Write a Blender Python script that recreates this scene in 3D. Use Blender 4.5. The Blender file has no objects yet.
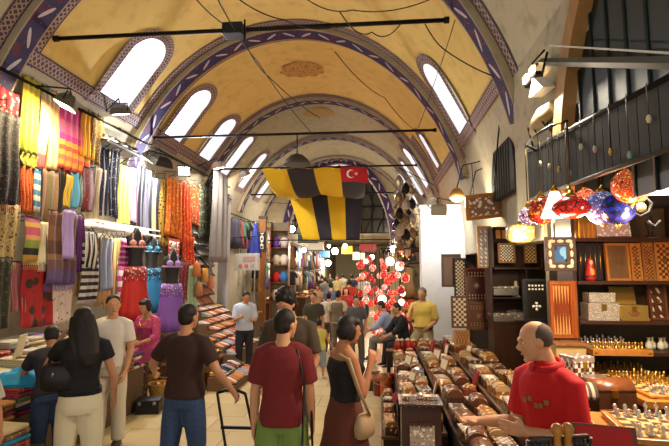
import bpy, bmesh, math, random
from mathutils import Vector, Matrix, Euler
random.seed(7)
S = bpy.context.scene
C = S.collection
PI = math.pi
R = math.radians
# ------------------------------------------------------------------ camera, world, exposure
F_PX = 480.0
YAW = R(5.37)
PITCH = math.atan(48.0/F_PX)
EYE = 1.97
cam_d = bpy.data.cameras.new('camera')
cam_d.sensor_width = 36.0
cam_d.lens = F_PX/669.0*36.0
cam_d.clip_end = 200
cam = bpy.data.objects.new('camera', cam_d)
cam.location = (0, 0, EYE)
cam.rotation_euler = (PI/2+PITCH, 0, YAW)
C.objects.link(cam)
S.camera = cam
world = bpy.data.worlds.new('world')
S.world = world
world.use_nodes = True
bg = world.node_tree.nodes['Background']
bg.inputs[0].default_value = (1.0, 0.95, 0.87, 1)
bg.inputs[1].default_value = 0.85
S.view_settings.view_transform = 'Standard'
S.view_settings.look = 'None'
S.view_settings.gamma = 1
S.view_settings.use_curve_mapping = False
S.view_settings.exposure = 0.3
LIGHT = 1.0            # one dial for every lamp of the place

# ------------------------------------------------------------------ where things stand
def ray(px, py):
    u = (px-334.5)/F_PX; v = -(py-223)/F_PX
    fy = math.cos(PITCH)-v*math.sin(PITCH); z = math.sin(PITCH)+v*math.cos(PITCH)
    return (u*math.cos(YAW)-fy*math.sin(YAW), u*math.sin(YAW)+fy*math.cos(YAW), z)
def on_x(px, py, X):
    r = ray(px, py); t = X/r[0]; return Vector((X, r[1]*t, EYE+r[2]*t))
def on_y(px, py, Y):
    r = ray(px, py); t = Y/r[1]; return Vector((r[0]*t, Y, EYE+r[2]*t))
def on_z(px, py, Z):
    r = ray(px, py); t = (Z-EYE)/r[2]; return Vector((r[0]*t, r[1]*t, Z))
def spot(px, d):
    """floor point seen in column px at forward distance d"""
    u = (px-334.5)/F_PX*d
    return Vector((u*math.cos(YAW)-d*math.sin(YAW), u*math.sin(YAW)+d*math.cos(YAW), 0))
def height_at(py, d):
    return EYE-(py-271)/F_PX*d

# ------------------------------------------------------------------ materials
def lin(c):
    if isinstance(c, str):
        c = [int(c[i:i+2], 16)/255 for i in (0, 2, 4)]
    return tuple((x/12.92 if x <= .04045 else ((x+.055)/1.055)**2.4) for x in c[:3])+(1,)
MATS = {}
class NT:
    def __init__(s, name):
        s.m = bpy.data.materials.new(name); s.m.use_nodes = True
        s.t = s.m.node_tree; s.n = s.t.nodes; s.b = s.n['Principled BSDF']
    def new(s, typ, **kw):
        n = s.n.new(typ)
        for k, v in kw.items(): setattr(n, k, v)
        return n
    def link(s, a, b): s.t.links.new(a, b)
    def val(s, sock, v):
        if hasattr(v, 'links') or hasattr(v, 'is_linked'): s.link(v, sock)
        else: sock.default_value = v
    def math(s, op, a, b=None, c=None):
        n = s.new('ShaderNodeMath', operation=op)
        s.val(n.inputs[0], a)
        if b is not None: s.val(n.inputs[1], b)
        if c is not None: s.val(n.inputs[2], c)
        return n.outputs[0]
    def mix(s, fac, a, b):
        n = s.new('ShaderNodeMix', data_type='RGBA')
        s.val(n.inputs[0], fac); s.val(n.inputs[6], a); s.val(n.inputs[7], b)
        return n.outputs[2]
    def coord(s, which='Object'):
        return s.new('ShaderNodeTexCoord').outputs[which]
    def xyz(s, vec):
        n = s.new('ShaderNodeSeparateXYZ'); s.link(vec, n.inputs[0]); return n.outputs
    def noise(s, vec, scale, detail=3):
        n = s.new('ShaderNodeTexNoise'); s.link(vec, n.inputs['Vector'])
        n.inputs['Scale'].default_value = scale; n.inputs['Detail'].default_value = detail
        return n.outputs['Fac']
    def voronoi(s, vec, scale, feature='F1', out='Distance'):
        n = s.new('ShaderNodeTexVoronoi', feature=feature); s.link(vec, n.inputs['Vector'])
        n.inputs['Scale'].default_value = scale
        return n.outputs[out]
    def ramp(s, fac, stops, interp='CONSTANT'):
        n = s.new('ShaderNodeValToRGB'); cr = n.color_ramp; cr.interpolation = interp
        while len(cr.elements) < len(stops): cr.elements.new(0.5)
        for e, (p, c) in zip(cr.elements, stops):
            e.position = p; e.color = c if len(c) == 4 and not isinstance(c, str) else lin(c)
        s.link(fac, n.inputs[0]); return n.outputs[0]
    def bump(s, h, strength=.3, dist=.01):
        n = s.new('ShaderNodeBump'); n.inputs['Strength'].default_value = strength
        n.inputs['Distance'].default_value = dist; s.link(h, n.inputs['Height'])
        s.link(n.outputs[0], s.b.inputs['Normal'])
    def fin(s, col, rough=.7, metal=0, spec=.4):
        s.val(s.b.inputs['Base Color'], col); s.val(s.b.inputs['Roughness'], rough)
        s.b.inputs['Metallic'].default_value = metal
        s.b.inputs['Specular IOR Level'].default_value = spec
        return s.m
def mat(col, rough=.7, metal=0, var=.12, scale=9, bump=0):
    key = ('plain', str(col), rough, metal, var, scale, bump)
    if key in MATS: return MATS[key]
    t = NT('plain_'+(col if isinstance(col, str) else 'tone'))
    c = lin(col); co = t.coord()
    f = t.noise(co, scale, 4)
    a = tuple(x*(1-var) for x in c[:3])+(1,); b = tuple(min(1, x*(1+var)) for x in c[:3])+(1,)
    t.fin(t.mix(f, a, b), rough, metal)
    if bump: t.bump(t.noise(co, scale*6, 2), bump)
    MATS[key] = t.m; return t.m
def glow(col, strength, base=None):
    key = ('glow', str(col), strength)
    if key in MATS: return MATS[key]
    t = NT('lit'); t.fin(lin(base or col), .4)
    t.b.inputs['Emission Color'].default_value = lin(col); t.b.inputs['Emission Strength'].default_value = strength
    MATS[key] = t.m; return t.m
def bands(stops, axis=2, freq=1.0, rough=.8, weave=True):
    """cloth or wood with colour bands across the thing's own box"""
    key = ('bands', str(stops), axis, freq, rough)
    if key in MATS: return MATS[key]
    t = NT('banded'); co = t.coord('Generated')
    v = t.xyz(co)[axis]
    if freq != 1: v = t.math('FRACT', t.math('MULTIPLY', v, freq))
    col = t.ramp(v, stops)
    if weave:
        nz = t.noise(t.coord(), 60, 2)
        col = t.mix(t.math('MULTIPLY', nz, .25), col, (.02, .015, .01, 1))
    t.fin(col, rough); MATS[key] = t.m; return t.m
def figured(base, second, scale=18, cut=.42, third=None, rough=.75, space='Object', metal=0):
    """small printed or woven figures"""
    key = ('fig', base, second, scale, cut, third, rough, space)
    if key in MATS: return MATS[key]
    t = NT('figured'); co = t.coord(space)
    d = t.voronoi(co, scale)
    m = t.math('LESS_THAN', d, cut)
    col = t.mix(m, lin(base), lin(second))
    if third:
        d2 = t.voronoi(co, scale*1.7); col = t.mix(t.math('LESS_THAN', d2, .25), col, lin(third))
    t.fin(col, rough, metal); MATS[key] = t.m; return t.m
def checker(a, b, scale, space='Generated', rough=.4):
    key = ('chk', a, b, scale, space)
    if key in MATS: return MATS[key]
    t = NT('checkered'); n = t.new('ShaderNodeTexChecker'); t.link(t.coord(space), n.inputs[0])
    n.inputs[1].default_value = lin(a); n.inputs[2].default_value = lin(b); n.inputs[3].default_value = scale
    t.fin(n.outputs[0], rough); MATS[key] = t.m; return t.m
def wood(col, rough=.35, scale=6, var=.4):
    key = ('wood', col, rough, scale)
    if key in MATS: return MATS[key]
    t = NT('wood'); co = t.coord()
    mp = t.new('ShaderNodeMapping'); t.link(co, mp.inputs[0]); mp.inputs['Scale'].default_value = (scale, scale, scale*.18)
    f = t.noise(mp.outputs[0], 5, 5); c = lin(col)
    t.fin(t.mix(f, tuple(x*(1-var) for x in c[:3])+(1,), tuple(min(1, x*(1+var)) for x in c[:3])+(1,)), rough)
    MATS[key] = t.m; return t.m
def inlay(base, light, scale=26, rough=.3):
    """wood with mother of pearl or bone inlay in bands"""
    key = ('inlay', base, light, scale)
    if key in MATS: return MATS[key]
    t = NT('inlay'); co = t.coord('Object')
    x, y, z = t.xyz(co)
    f1 = t.math('PINGPONG', t.math('MULTIPLY', t.math('ADD', x, y), scale), 1)
    f2 = t.math('PINGPONG', t.math('MULTIPLY', t.math('ADD', z, t.math('SUBTRACT', x, y)), scale), 1)
    m = t.math('GREATER_THAN', t.math('MULTIPLY', f1, f2), .45)
    g = t.math('LESS_THAN', t.noise(co, 11, 1), .56)
    col = t.mix(t.math('MULTIPLY', m, g), lin(base), lin(light))
    t.fin(col, rough); MATS[key] = t.m; return t.m

# ------------------------------------------------------------------ mesh building
class MB:
    """collects shapes, links them as one mesh object"""
    def __init__(s): s.bm = bmesh.new(); s.mi = 0
    def _xf(s, vs, M):
        if M is not None:
            for v in vs: v.co = M @ v.co
    def face(s, vs, smooth=False):
        try:
            f = s.bm.faces.new(vs); f.material_index = s.mi; f.smooth = smooth; return f
        except ValueError: return None
    def box(s, x0, x1, y0, y1, z0, z1, M=None, bevel=0):
        P = [(x0,y0,z0),(x1,y0,z0),(x1,y1,z0),(x0,y1,z0),(x0,y0,z1),(x1,y0,z1),(x1,y1,z1),(x0,y1,z1)]
        v = [s.bm.verts.new(p) for p in P]
        fs = [s.face([v[i] for i in q]) for q in ((3,2,1,0),(4,5,6,7),(0,1,5,4),(1,2,6,5),(2,3,7,6),(3,0,4,7))]
        if bevel:
            ed = list({e for f in fs for e in f.edges})
            r = bmesh.ops.bevel(s.bm, geom=ed, offset=bevel, segments=2, affect='EDGES', profile=.5)
            v = list({q for f in r['faces'] for q in f.verts}|{q for q in v if q.is_valid})
            for f in r['faces']: f.material_index = s.mi
            for q in v:
                for f in q.link_faces: f.material_index = s.mi
        s._xf(v, M); return s
    def tube(s, pts, rad, seg=8, cap=True, squash=None, smooth=True, M=None):
        """swept ring; rad a number, a list, or a list of (rx, ry)"""
        pts = [Vector(p) for p in pts]; n = len(pts)
        rings = []; prev = None
        for i, p in enumerate(pts):
            d = (pts[min(i+1, n-1)]-pts[max(i-1, 0)])
            if d.length < 1e-9: d = Vector((0, 0, 1))
            d.normalize()
            if prev is None:
                ref = Vector((1, 0, 0)) if abs(d.x) < .9 else Vector((0, 1, 0))
                a = (ref-d*ref.dot(d)).normalized()
            else:
                a = (prev-d*prev.dot(d))
                a = a.normalized() if a.length > 1e-6 else prev
            prev = a; b = d.cross(a)
            r = rad[i] if isinstance(rad, (list, tuple)) else rad
            rx, ry = r if isinstance(r, (list, tuple)) else (r, r)
            rings.append([s.bm.verts.new(p+a*(rx*math.cos(2*PI*k/seg))+b*(ry*math.sin(2*PI*k/seg))) for k in range(seg)])
        for i in range(n-1):
            for k in range(seg):
                s.face([rings[i][k], rings[i][(k+1)%seg], rings[i+1][(k+1)%seg], rings[i+1][k]], smooth)
        if cap:
            s.face(rings[0][::-1]); s.face(rings[-1])
        if M is not None: s._xf([v for r in rings for v in r], M)
        return s
    def loft(s, secs, seg=20, smooth=True, M=None, wob=None, cap=True, power=2.0):
        """horizontal elliptical sections (cx, cy, cz, rx, ry)"""
        rings = []
        for i, (cx, cy, cz, rx, ry) in enumerate(secs):
            ring = []
            for k in range(seg):
                a = 2*PI*k/seg; w = wob(i, a) if wob else 1
                ca, sa = math.cos(a), math.sin(a)
                if power != 2:
                    ca = math.copysign(abs(ca)**(2/power), ca); sa = math.copysign(abs(sa)**(2/power), sa)
                ring.append(s.bm.verts.new((cx+rx*ca*w, cy+ry*sa*w, cz)))
            rings.append(ring)
        for i in range(len(rings)-1):
            for k in range(seg):
                s.face([rings[i][k], rings[i][(k+1)%seg], rings[i+1][(k+1)%seg], rings[i+1][k]], smooth)
        if cap: s.face(rings[0][::-1]); s.face(rings[-1])
        if M is not None: s._xf([v for r in rings for v in r], M)
        return s
    def lathe(s, prof, seg=14, M=None, smooth=True):
        return s.loft([(0, 0, z, max(r, .0004), max(r, .0004)) for r, z in prof], seg, smooth, M)
    def ball(s, c, r, seg=12, rings=8, M=None):
        r = (r, r, r) if not isinstance(r, (tuple, list)) else r
        secs = []
        for i in range(rings+1):
            a = -PI/2+PI*i/rings
            k = max(math.cos(a), .02)
            secs.append((c[0], c[1], c[2]+r[2]*math.sin(a), r[0]*k, r[1]*k))
        return s.loft(secs, seg, True, M)
    def prism(s, poly, h0, h1, M=None, smooth=False):
        """polygon in xy extruded over z"""
        a = [s.bm.verts.new((x, y, h0)) for x, y in poly]; b = [s.bm.verts.new((x, y, h1)) for x, y in poly]
        n = len(poly)
        s.face(a[::-1]); s.face(b)
        for i in range(n): s.face([a[i], a[(i+1)%n], b[(i+1)%n], b[i]], smooth)
        s._xf(a+b, M); return s
    def grid(s, fn, nu, nv, smooth=True, uv=None, flip=False):
        """surface fn(u, v), u and v in 0..1"""
        V = [[s.bm.verts.new(fn(i/nu, j/nv)) for j in range(nv+1)] for i in range(nu+1)]
        lay = s.bm.loops.layers.uv.verify() if uv else None
        for i in range(nu):
            for j in range(nv):
                idx = [(i, j), (i+1, j), (i+1, j+1), (i, j+1)]
                if flip: idx = idx[::-1]
                f = s.face([V[a][b] for a, b in idx], smooth)
                if uv and f:
                    for lp, (a, b) in zip(f.loops, idx): lp[lay].uv = uv(a/nu, b/nv)
        return V
    def sheet(s, fn, nu, nv, thick, smooth=True, mf=None):
        """closed cloth: a grid with a back side"""
        V = s.grid(fn, nu, nv, smooth)
        s.bm.normal_update()
        W = [[s.bm.verts.new(v.co-v.normal*thick) for v in row] for row in V]
        for i in range(nu):
            for j in range(nv): s.face([W[i][j], W[i][j+1], W[i+1][j+1], W[i+1][j]], smooth)
        if mf:
            s.bm.faces.ensure_lookup_table()
            for k in range(nu*nv): s.bm.faces[k].material_index = s.bm.faces[k+nu*nv].material_index = mf((k//nv+.5)/nu)
        for i in range(nu):
            s.face([V[i][0], W[i][0], W[i+1][0], V[i+1][0]]); s.face([V[i+1][nv], W[i+1][nv], W[i][nv], V[i][nv]])
        for j in range(nv):
            s.face([V[0][j+1], W[0][j+1], W[0][j], V[0][j]]); s.face([V[nu][j], W[nu][j], W[nu][j+1], V[nu][j+1]])
        return s
    def mesh(s, mats, name='mesh', normals=True):
        if normals: bmesh.ops.recalc_face_normals(s.bm, faces=s.bm.faces)
        me = bpy.data.meshes.new(name); s.bm.to_mesh(me); s.bm.free()
        for m in (mats if isinstance(mats, (list, tuple)) else [mats]): me.materials.append(m)
        return me
    def build(s, name, mats, parent=None, loc=(0, 0, 0), rot=(0, 0, 0), normals=True):
        o = bpy.data.objects.new(name, s.mesh(mats, name, normals)); C.objects.link(o)
        o.location = loc; o.rotation_euler = rot
        if parent: o.parent = parent
        return o
LABELS = {}
def tag(o, label, cat, group=None, kind=None):
    o['label'] = label; o['category'] = cat
    if group: o['group'] = group
    if kind: o['kind'] = kind
    n = len(label.split())
    if n < 4 or n > 16: print('LABEL LENGTH', n, label)
    LABELS.setdefault(label, []).append(o.name)
    return o
def thing(name, label, cat, loc=(0, 0, 0), rz=0, group=None):
    o = bpy.data.objects.new(name, None); C.objects.link(o)
    o.empty_display_size = .1; o.location = loc; o.rotation_euler = (0, 0, rz)
    return tag(o, label, cat, group)
def struct(o):
    o['kind'] = 'structure'; return o
def copy_tree(o, parent=None):
    c = o.copy(); C.objects.link(c)
    if parent: c.parent = parent
    for ch in list(o.children):
        if not ch.name.startswith('_'): copy_tree(ch, c)
    return c
USED = set()
def place(proto, label, loc, rot=(0, 0, 0), scale=1, group=None, cat=None, mats=None):
    """the first use moves the proto itself, later uses copy it with its parts"""
    if proto.name not in USED: USED.add(proto.name); o = proto
    else: o = copy_tree(proto)
    o.location = loc; o.rotation_euler = rot
    o.scale = (scale,)*3 if not isinstance(scale, (tuple, list)) else scale
    tag(o, label, cat or proto['category'], group or proto.get('group'))
    return o
def lamp_light(parent, power, col=(1, .9, .75), kind='POINT', loc=(0, 0, 0), rot=(0, 0, 0), size=.1, spread=None):
    l = bpy.data.lights.new('bulb_light', kind); l.energy = power*LIGHT; l.color = col
    if kind == 'AREA':
        l.size = size
        if spread: l.spread = spread
    elif kind == 'SPOT':
        l.shadow_soft_size = size; l.spot_size = spread or R(120); l.spot_blend = .6
    else: l.shadow_soft_size = size
    o = bpy.data.objects.new('bulb_light', l); C.objects.link(o)
    o.location = loc; o.rotation_euler = rot
    if parent: o.parent = parent
    return o
def Mloc(x, y, z, rz=0, rx=0, ry=0):
    return Matrix.Translation((x, y, z)) @ Euler((rx, ry, rz)).to_matrix().to_4x4()
# ================================================================== THE SETTING
XC, ZS, VA, VB = -1.68, 2.45, 3.42, 4.16           # the pointed-round barrel vault: centre line, spring height, half width, rise
def vault(t, y, off=0.0):
    t = R(t); return Vector((XC+(VA-off)*math.cos(t), y, ZS+(VB-off)*math.sin(t)))
TL, TR = 148, 23                                    # where painted vault meets the plain side walls
# --- materials of the building
t_ = NT('floor_stone'); co = t_.coord('Object')
bk = t_.new('ShaderNodeTexBrick'); t_.link(co, bk.inputs[0]); bk.offset = .5
bk.inputs['Color1'].default_value = lin('d0bf97'); bk.inputs['Color2'].default_value = lin('c2ae83'); bk.inputs['Mortar'].default_value = lin('8d7b59')
bk.inputs['Scale'].default_value = 1; bk.inputs['Mortar Size'].default_value = .006; bk.inputs['Brick Width'].default_value = .62; bk.inputs['Row Height'].default_value = .6
nz = t_.noise(co, 2.3, 5)
FLOOR = t_.fin(t_.mix(t_.math('MULTIPLY', nz, .35), bk.outputs[0], lin('a8905f')), .22)
t_.val(t_.b.inputs['Roughness'], t_.math('MULTIPLY_ADD', t_.noise(co, 3, 3), .07, .17))
def plaster(name, a, b, stain, sc=1.6, amt=.5):
    t = NT(name); co = t.coord('Object')
    n1 = t.noise(co, sc, 6); n2 = t.noise(co, sc*4.2, 5)
    col = t.mix(n1, lin(a), lin(b))
    m = t.math('MULTIPLY', t.math('GREATER_THAN', n2, .57), amt)
    sm = t.new('ShaderNodeMapRange'); t.link(n2, sm.inputs[0]); sm.inputs[1].default_value = .5; sm.inputs[2].default_value = .72; sm.inputs[4].default_value = amt
    col = t.mix(sm.outputs[0], col, lin(stain)); t.bump(n2, .15)
    return t.fin(col, .85)
YELLOW = plaster('yellow_plaster', 'e3ca80', 'd6ba6c', 'b09550', 1.2, .4)
CREAM = plaster('bare_plaster', 'c2bda6', 'aca893', '7d765f', 1.3, .45)
GREYP = plaster('grey_plaster', 'b5a98c', 'a1967d', '7c725e', 1.5, .4)
WALLP = plaster('wall_plaster', 'b9b29c', 'a39a85', '7d7264', 1.5, .35)
PALE = plaster('pale_paint', 'e4e6ea', 'd8dce4', 'b4b4b4', 1.5, .25)
DARKW = mat('2c2722', .7)
IRON = mat('1c1917', .5, .6)
STEEL = mat('a9adb0', .35, .8)
BLACK = mat('15141a', .55)
WHITE = mat('e9e7e2', .5, 0, .04)
# painted flower band on the ribs
t_ = NT('rib_painting'); u, v, _ = t_.xyz(t_.coord('UV'))
cu = t_.math('MULTIPLY', u, 2.6); fu = t_.math('SUBTRACT', t_.math('FRACT', cu), .5); par = t_.math('SUBTRACT', t_.math('MULTIPLY', t_.math('MODULO', t_.math('FLOOR', cu), 2), 2), 1)
fv = t_.math('MULTIPLY', t_.math('SUBTRACT', v, .5), par)
aa = t_.math('ADD', t_.math('MULTIPLY', fu, .83), t_.math('MULTIPLY', fv, .55)); bb = t_.math('SUBTRACT', t_.math('MULTIPLY', fv, .83), t_.math('MULTIPLY', fu, .55))
leaf = t_.math('LESS_THAN', t_.math('ADD', t_.math('POWER', t_.math('DIVIDE', aa, .36), 2), t_.math('POWER', t_.math('DIVIDE', bb, .075), 2)), 1)
comb = t_.new('ShaderNodeCombineXYZ'); t_.link(t_.math('MULTIPLY', u, 1.2), comb.inputs[0]); t_.link(t_.math('MULTIPLY', v, .5), comb.inputs[1])
blob = t_.math('LESS_THAN', t_.voronoi(comb.outputs[0], 5), .36)
dots = t_.math('LESS_THAN', t_.voronoi(comb.outputs[0], 11), .14)
edge = t_.math('GREATER_THAN', t_.math('ABSOLUTE', t_.math('SUBTRACT', v, .5)), .43)
col = t_.mix(blob, lin('2c2250'), lin('5a1c34')); col = t_.mix(dots, col, lin('6f6690')); col = t_.mix(leaf, col, lin('bdb4bf')); col = t_.mix(edge, col, lin('a08c78'))
RIBP = t_.fin(col, .75)
# lattice border
t_ = NT('lattice_painting'); u, v, _ = t_.xyz(t_.coord('UV'))
d = t_.math('ADD', t_.math('ABSOLUTE', t_.math('SUBTRACT', t_.math('FRACT', t_.math('MULTIPLY', u, 13)), .5)), t_.math('ABSOLUTE', t_.math('SUBTRACT', t_.math('FRACT', t_.math('MULTIPLY', v, 2)), .5)))
m = t_.math('LESS_THAN', t_.math('ABSOLUTE', t_.math('SUBTRACT', d, .45)), .17)
edge = t_.math('GREATER_THAN', t_.math('ABSOLUTE', t_.math('SUBTRACT', v, .5)), .40)
LATT = t_.fin(t_.mix(edge, t_.mix(m, lin('4c3a54'), lin('a39084')), lin('463058')), .8)
DAYGLASS = glow('dfe3fa', 2.8)
# --- floor
m = MB(); m.box(-8, 5, -3, 48, -.1, 0); struct(m.build('floor', FLOOR))
# --- windows high in the vault: (centre Y, bottom angle, top angle, half width)
WIN = [(7.5, 145.6, 125, .42), (9.78, 146.5, 125, .38), (11.68, 146, 125.5, .34), (13.35, 146, 125, .28), (15.2, 147, 126, .26), (17.4, 147, 126, .26),
       (7.75, 25, 44.5, .34), (10.95, 27, 40, .16), (13.5, 27, 46, .30), (15.1, 27, 46, .28), (17.0, 27, 46, .28)]
SL = 3.75*PI/180                                     # metres of arc for one degree, near enough
def in_win(t, y, pad=0.0):
    for yc, tb, tt, w in WIN:
        side = 1 if tb < 90 else -1
        s = (t-tb)*side*SL; L = (tt-tb)*side*SL; dy = abs(y-yc)
        ww = w-pad
        if pad <= s <= L-w and dy <= ww: return True
        if s > L-w and (s-(L-w))**2+dy*dy <= ww*ww: return True
    return False
def vault_mesh(name, y0, y1, material, t0=TR, t1=TL, dy=.07):
    m = MB(); ny = max(1, round((y1-y0)/dy)); nt = round((t1-t0)/1.0)
    V = [[m.bm.verts.new(vault(t0+(t1-t0)*i/nt, y0+(y1-y0)*j/ny)) for j in range(ny+1)] for i in range(nt+1)]
    for i in range(nt):
        for j in range(ny):
            tc, yc = t0+(t1-t0)*(i+.5)/nt, y0+(y1-y0)*(j+.5)/ny
            if not in_win(tc, yc, -.03):
                m.face([V[i][j], V[i][j+1], V[i+1][j+1], V[i+1][j]], True)
    return struct(m.build(name, material, normals=False))
RIBS = [(5.2, 5.53), (8.54, 8.94), (12.3, 12.66), (15.9, 16.26), (19.0, 19.35)]
vault_mesh('ceiling', -2.5, 5.25, CREAM, dy=.5)
vault_mesh('ceiling', 5.25, 12.4, YELLOW)
vault_mesh('ceiling', 12.4, 20.0, GREYP)
for k, (yc, tb, tt, w) in enumerate(WIN):
    sd = 1 if tb < 90 else -1
    L = (tt-tb)*sd*SL
    def outline(g, n=14):
        pts = [(-g, -w-g)]
        for i in range(n+1):
            a = -PI/2+PI*i/n; pts.append((L-w+(w+g)*math.cos(a), (w+g)*math.sin(a)))
        pts.append((-g, w+g)); return pts
    P0 = lambda s, y, off: vault(tb+sd*s/SL, yc+y, off)
    m = MB(); a = outline(.0); n = len(a)
    r0 = [m.bm.verts.new(P0(s, y, .02)) for s, y in a]; r1 = [m.bm.verts.new(P0(s*.96, y*.9, -.32)) for s, y in a]
    for i in range(n): m.face([r0[i], r0[(i+1)%n], r1[(i+1)%n], r1[i]])
    wo = struct(m.build('window_%d' % (k+1), WHITE, normals=False))
    m = MB(); r1 = [m.bm.verts.new(P0(s*.97, y*.93, -.30)) for s, y in a]
    for i in range(1, n//2): m.face([r1[i], r1[i+1], r1[n-2-i], r1[n-1-i]]) if i+1 < n-2-i else None
    m.face([r1[0], r1[1], r1[n-2], r1[n-1]])
    m.build('pane', DAYGLASS, wo, normals=False)
    b = outline(.17); m = MB(); lay = m.bm.loops.layers.uv.verify()
    q0 = [m.bm.verts.new(P0(s, y, .022)) for s, y in outline(-.01)]; q1 = [m.bm.verts.new(P0(s, y, .022)) for s, y in b]
    u = 0
    for i in range(n):
        j = (i+1) % n; du = (q1[i].co-q1[j].co).length
        f = m.face([q0[i], q0[j], q1[j], q1[i]])
        for lp, uvv in zip(f.loops, ((u, .1), (u+du, .1), (u+du, .9), (u, .9))): lp[lay].uv = uvv
        u += du
    m.build('border', LATT, wo, normals=False)
# --- ribs with painted soffits, a lattice band on each side, a tie rod in each
def strip(m, ya, yb, off, t0, t1, n=64, k=1.0):
    m.grid(lambda a, b: vault(t0+(t1-t0)*a, ya+(yb-ya)*b, off), n, 1, uv=lambda a, b: (a*(t1-t0)*SL*k, b))
for k, (y0, y1) in enumerate(RIBS):
    t0, t1 = (17, 158)
    m = MB(); strip(m, y0, y1, .10, t0, t1)
    rib = struct(m.build('trim_%d' % (k+1), RIBP, normals=False))
    m = MB()
    for ya in (y0, y1):
        m.grid(lambda a, b: vault(t0+(t1-t0)*a, ya, .10-.13*b), 64, 1)
    m.build('rib_side', GREYP, rib, normals=False)
    m = MB()
    for ya, yb in ((y0-.20, y0-.01), (y1+.01, y1+.20)): strip(m, ya, yb, .014, t0+4, t1-10)
    m.build('border', LATT, rib, normals=False)
# --- cornice bands along the foot of the painted vault
for k, (ya, yb, ta, tb) in enumerate([(5.6, 8.5, 144.6, 147.8), (9.0, 12.25, 144.6, 147.8), (5.6, 8.5, 23.2, 26.2), (9.0, 12.25, 23.2, 26.2)]):
    m = MB(); m.grid(lambda a, b: vault(ta+(tb-ta)*b, ya+(yb-ya)*a, .024), 24, 2, uv=lambda a, b: (a*(yb-ya), b))
    struct(m.build('trim_%d' % (k+10), LATT, normals=False))
# pointed border beside the right pier: a lattice panel running up from the cornice
m = MB(); m.grid(lambda a, b: vault(26+17*a, 11.55+.45*b, .02), 20, 1, uv=lambda a, b: (a*17*SL, b)); struct(m.build('trim_20', LATT, normals=False))
# painted medallions on the crown of the vault
MED = figured('b9914c', '57404a', 16, .30)
for k, (yc, rx, ry) in enumerate(((10.55, .55, .42), (13.6, .5, .42), (7.1, .5, .42))):
    m = MB(); prev = None
    c = m.bm.verts.new(vault(91, yc, .016)); ring = []
    for i in range(36):
        a = 2*PI*i/36; w = 1+.07*math.cos(a*9)
        ring.append(m.bm.verts.new(vault(91+rx*w*math.cos(a)/SL, yc+ry*w*math.sin(a), .016)))
    for i in range(36): m.face([c, ring[i], ring[(i+1) % 36]])
    struct(m.build('trim_%d' % (k+30), MED if k < 2 else MED, normals=False))
# --- side walls
m = MB()
m.grid(lambda a, b: vault(148+32*a, -2.5+22.5*b) if a < 1 else Vector((XC-VA, -2.5+22.5*b, ZS)), 12, 30)
m.box(XC-VA-.2, XC-VA, -2.5, 20, 0, ZS)
struct(m.build('wall_left', WALLP, normals=False))
m = MB()
m.grid(lambda a, b: vault(23*a, 4.0+16*b), 10, 30)
m.box(1.74, 1.94, 5.0, 20, 2.3, ZS)
m.box(1.74, 1.94, 10.3, 20, 0, 2.3)
struct(m.build('wall_right', WALLP, normals=False))
# deep back of the right-hand shop
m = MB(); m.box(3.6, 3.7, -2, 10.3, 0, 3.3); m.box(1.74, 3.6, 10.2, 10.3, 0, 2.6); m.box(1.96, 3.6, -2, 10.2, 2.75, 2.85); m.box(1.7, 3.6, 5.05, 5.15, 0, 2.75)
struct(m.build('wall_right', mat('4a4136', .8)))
# the spandrel and the arched side opening with its dark boards, upper right
AY, AZ, AR = 2.09, 2.65, 1.72
m = MB()
arc = [(AY+(AR+.17)*math.cos(a), AZ+(AR+.17)*math.sin(a)) for a in [R(x) for x in range(0, 61, 4)]]
poly = arc+[(AY+.92, 4.40), (5.22, 4.40), (5.22, 2.5), (AY+AR+.17, 2.5)]
MX = Matrix(((0, 0, 1, 0), (1, 0, 0, 0), (0, 1, 0, 0), (0, 0, 0, 1)))    # prism xy -> world yz
m.prism(poly, 1.46, 1.74, MX)
struct(m.build('wall_right', plaster('blotched_plaster', 'bcb59f', 'a8a08a', '6d6556', 1.6, .45)))
m = MB(); n = 26
out = [(AY+(AR+.17)*math.cos(R(150*i/n-8)), AZ+(AR+.17)*math.sin(R(150*i/n-8))) for i in range(n+1)]
inn = [(AY+AR*math.cos(R(150*i/n-8)), AZ+AR*math.sin(R(150*i/n-8))) for i in range(n+1)]
for i in range(n): m.prism([inn[i], out[i], out[i+1], inn[i+1]], 1.40, 1.50, MX)
struct(m.build('trim_40', wood('a57c47', .6, 2)))
m = MB()
for i in range(16):
    y = .35+i*.225; h = 2.65+math.sqrt(max(AR**2-(y-AY)**2, .01))
    m.box(1.50, 1.54, y-.11, y+.11, 2.4, h+.05); m.tube([(1.495, y+.112, 2.4), (1.495, y+.112, h)], .012, 6)
sh = struct(m.build('window_20', mat('1f2b2a', .5, .1)))
# dark pointed recess in the right wall
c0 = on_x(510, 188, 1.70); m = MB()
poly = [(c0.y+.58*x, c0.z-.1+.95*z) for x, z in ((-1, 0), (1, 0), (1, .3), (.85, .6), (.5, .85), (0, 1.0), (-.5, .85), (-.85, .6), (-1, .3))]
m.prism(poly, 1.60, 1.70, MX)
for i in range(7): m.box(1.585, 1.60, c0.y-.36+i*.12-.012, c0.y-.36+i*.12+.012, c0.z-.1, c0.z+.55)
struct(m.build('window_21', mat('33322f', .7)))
# white painted pier that juts into the street on the right
p0, p1 = on_y(421, 230, 10.0), on_y(459, 230, 10.0)
m = MB(); m.box(p0.x, 1.74, 10.0, 10.5, 0, 3.25)
m.box(p0.x-.03, 1.74, 9.95, 10.5, 3.25, 3.33)
struct(m.build('wall_right', PALE))
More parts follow.
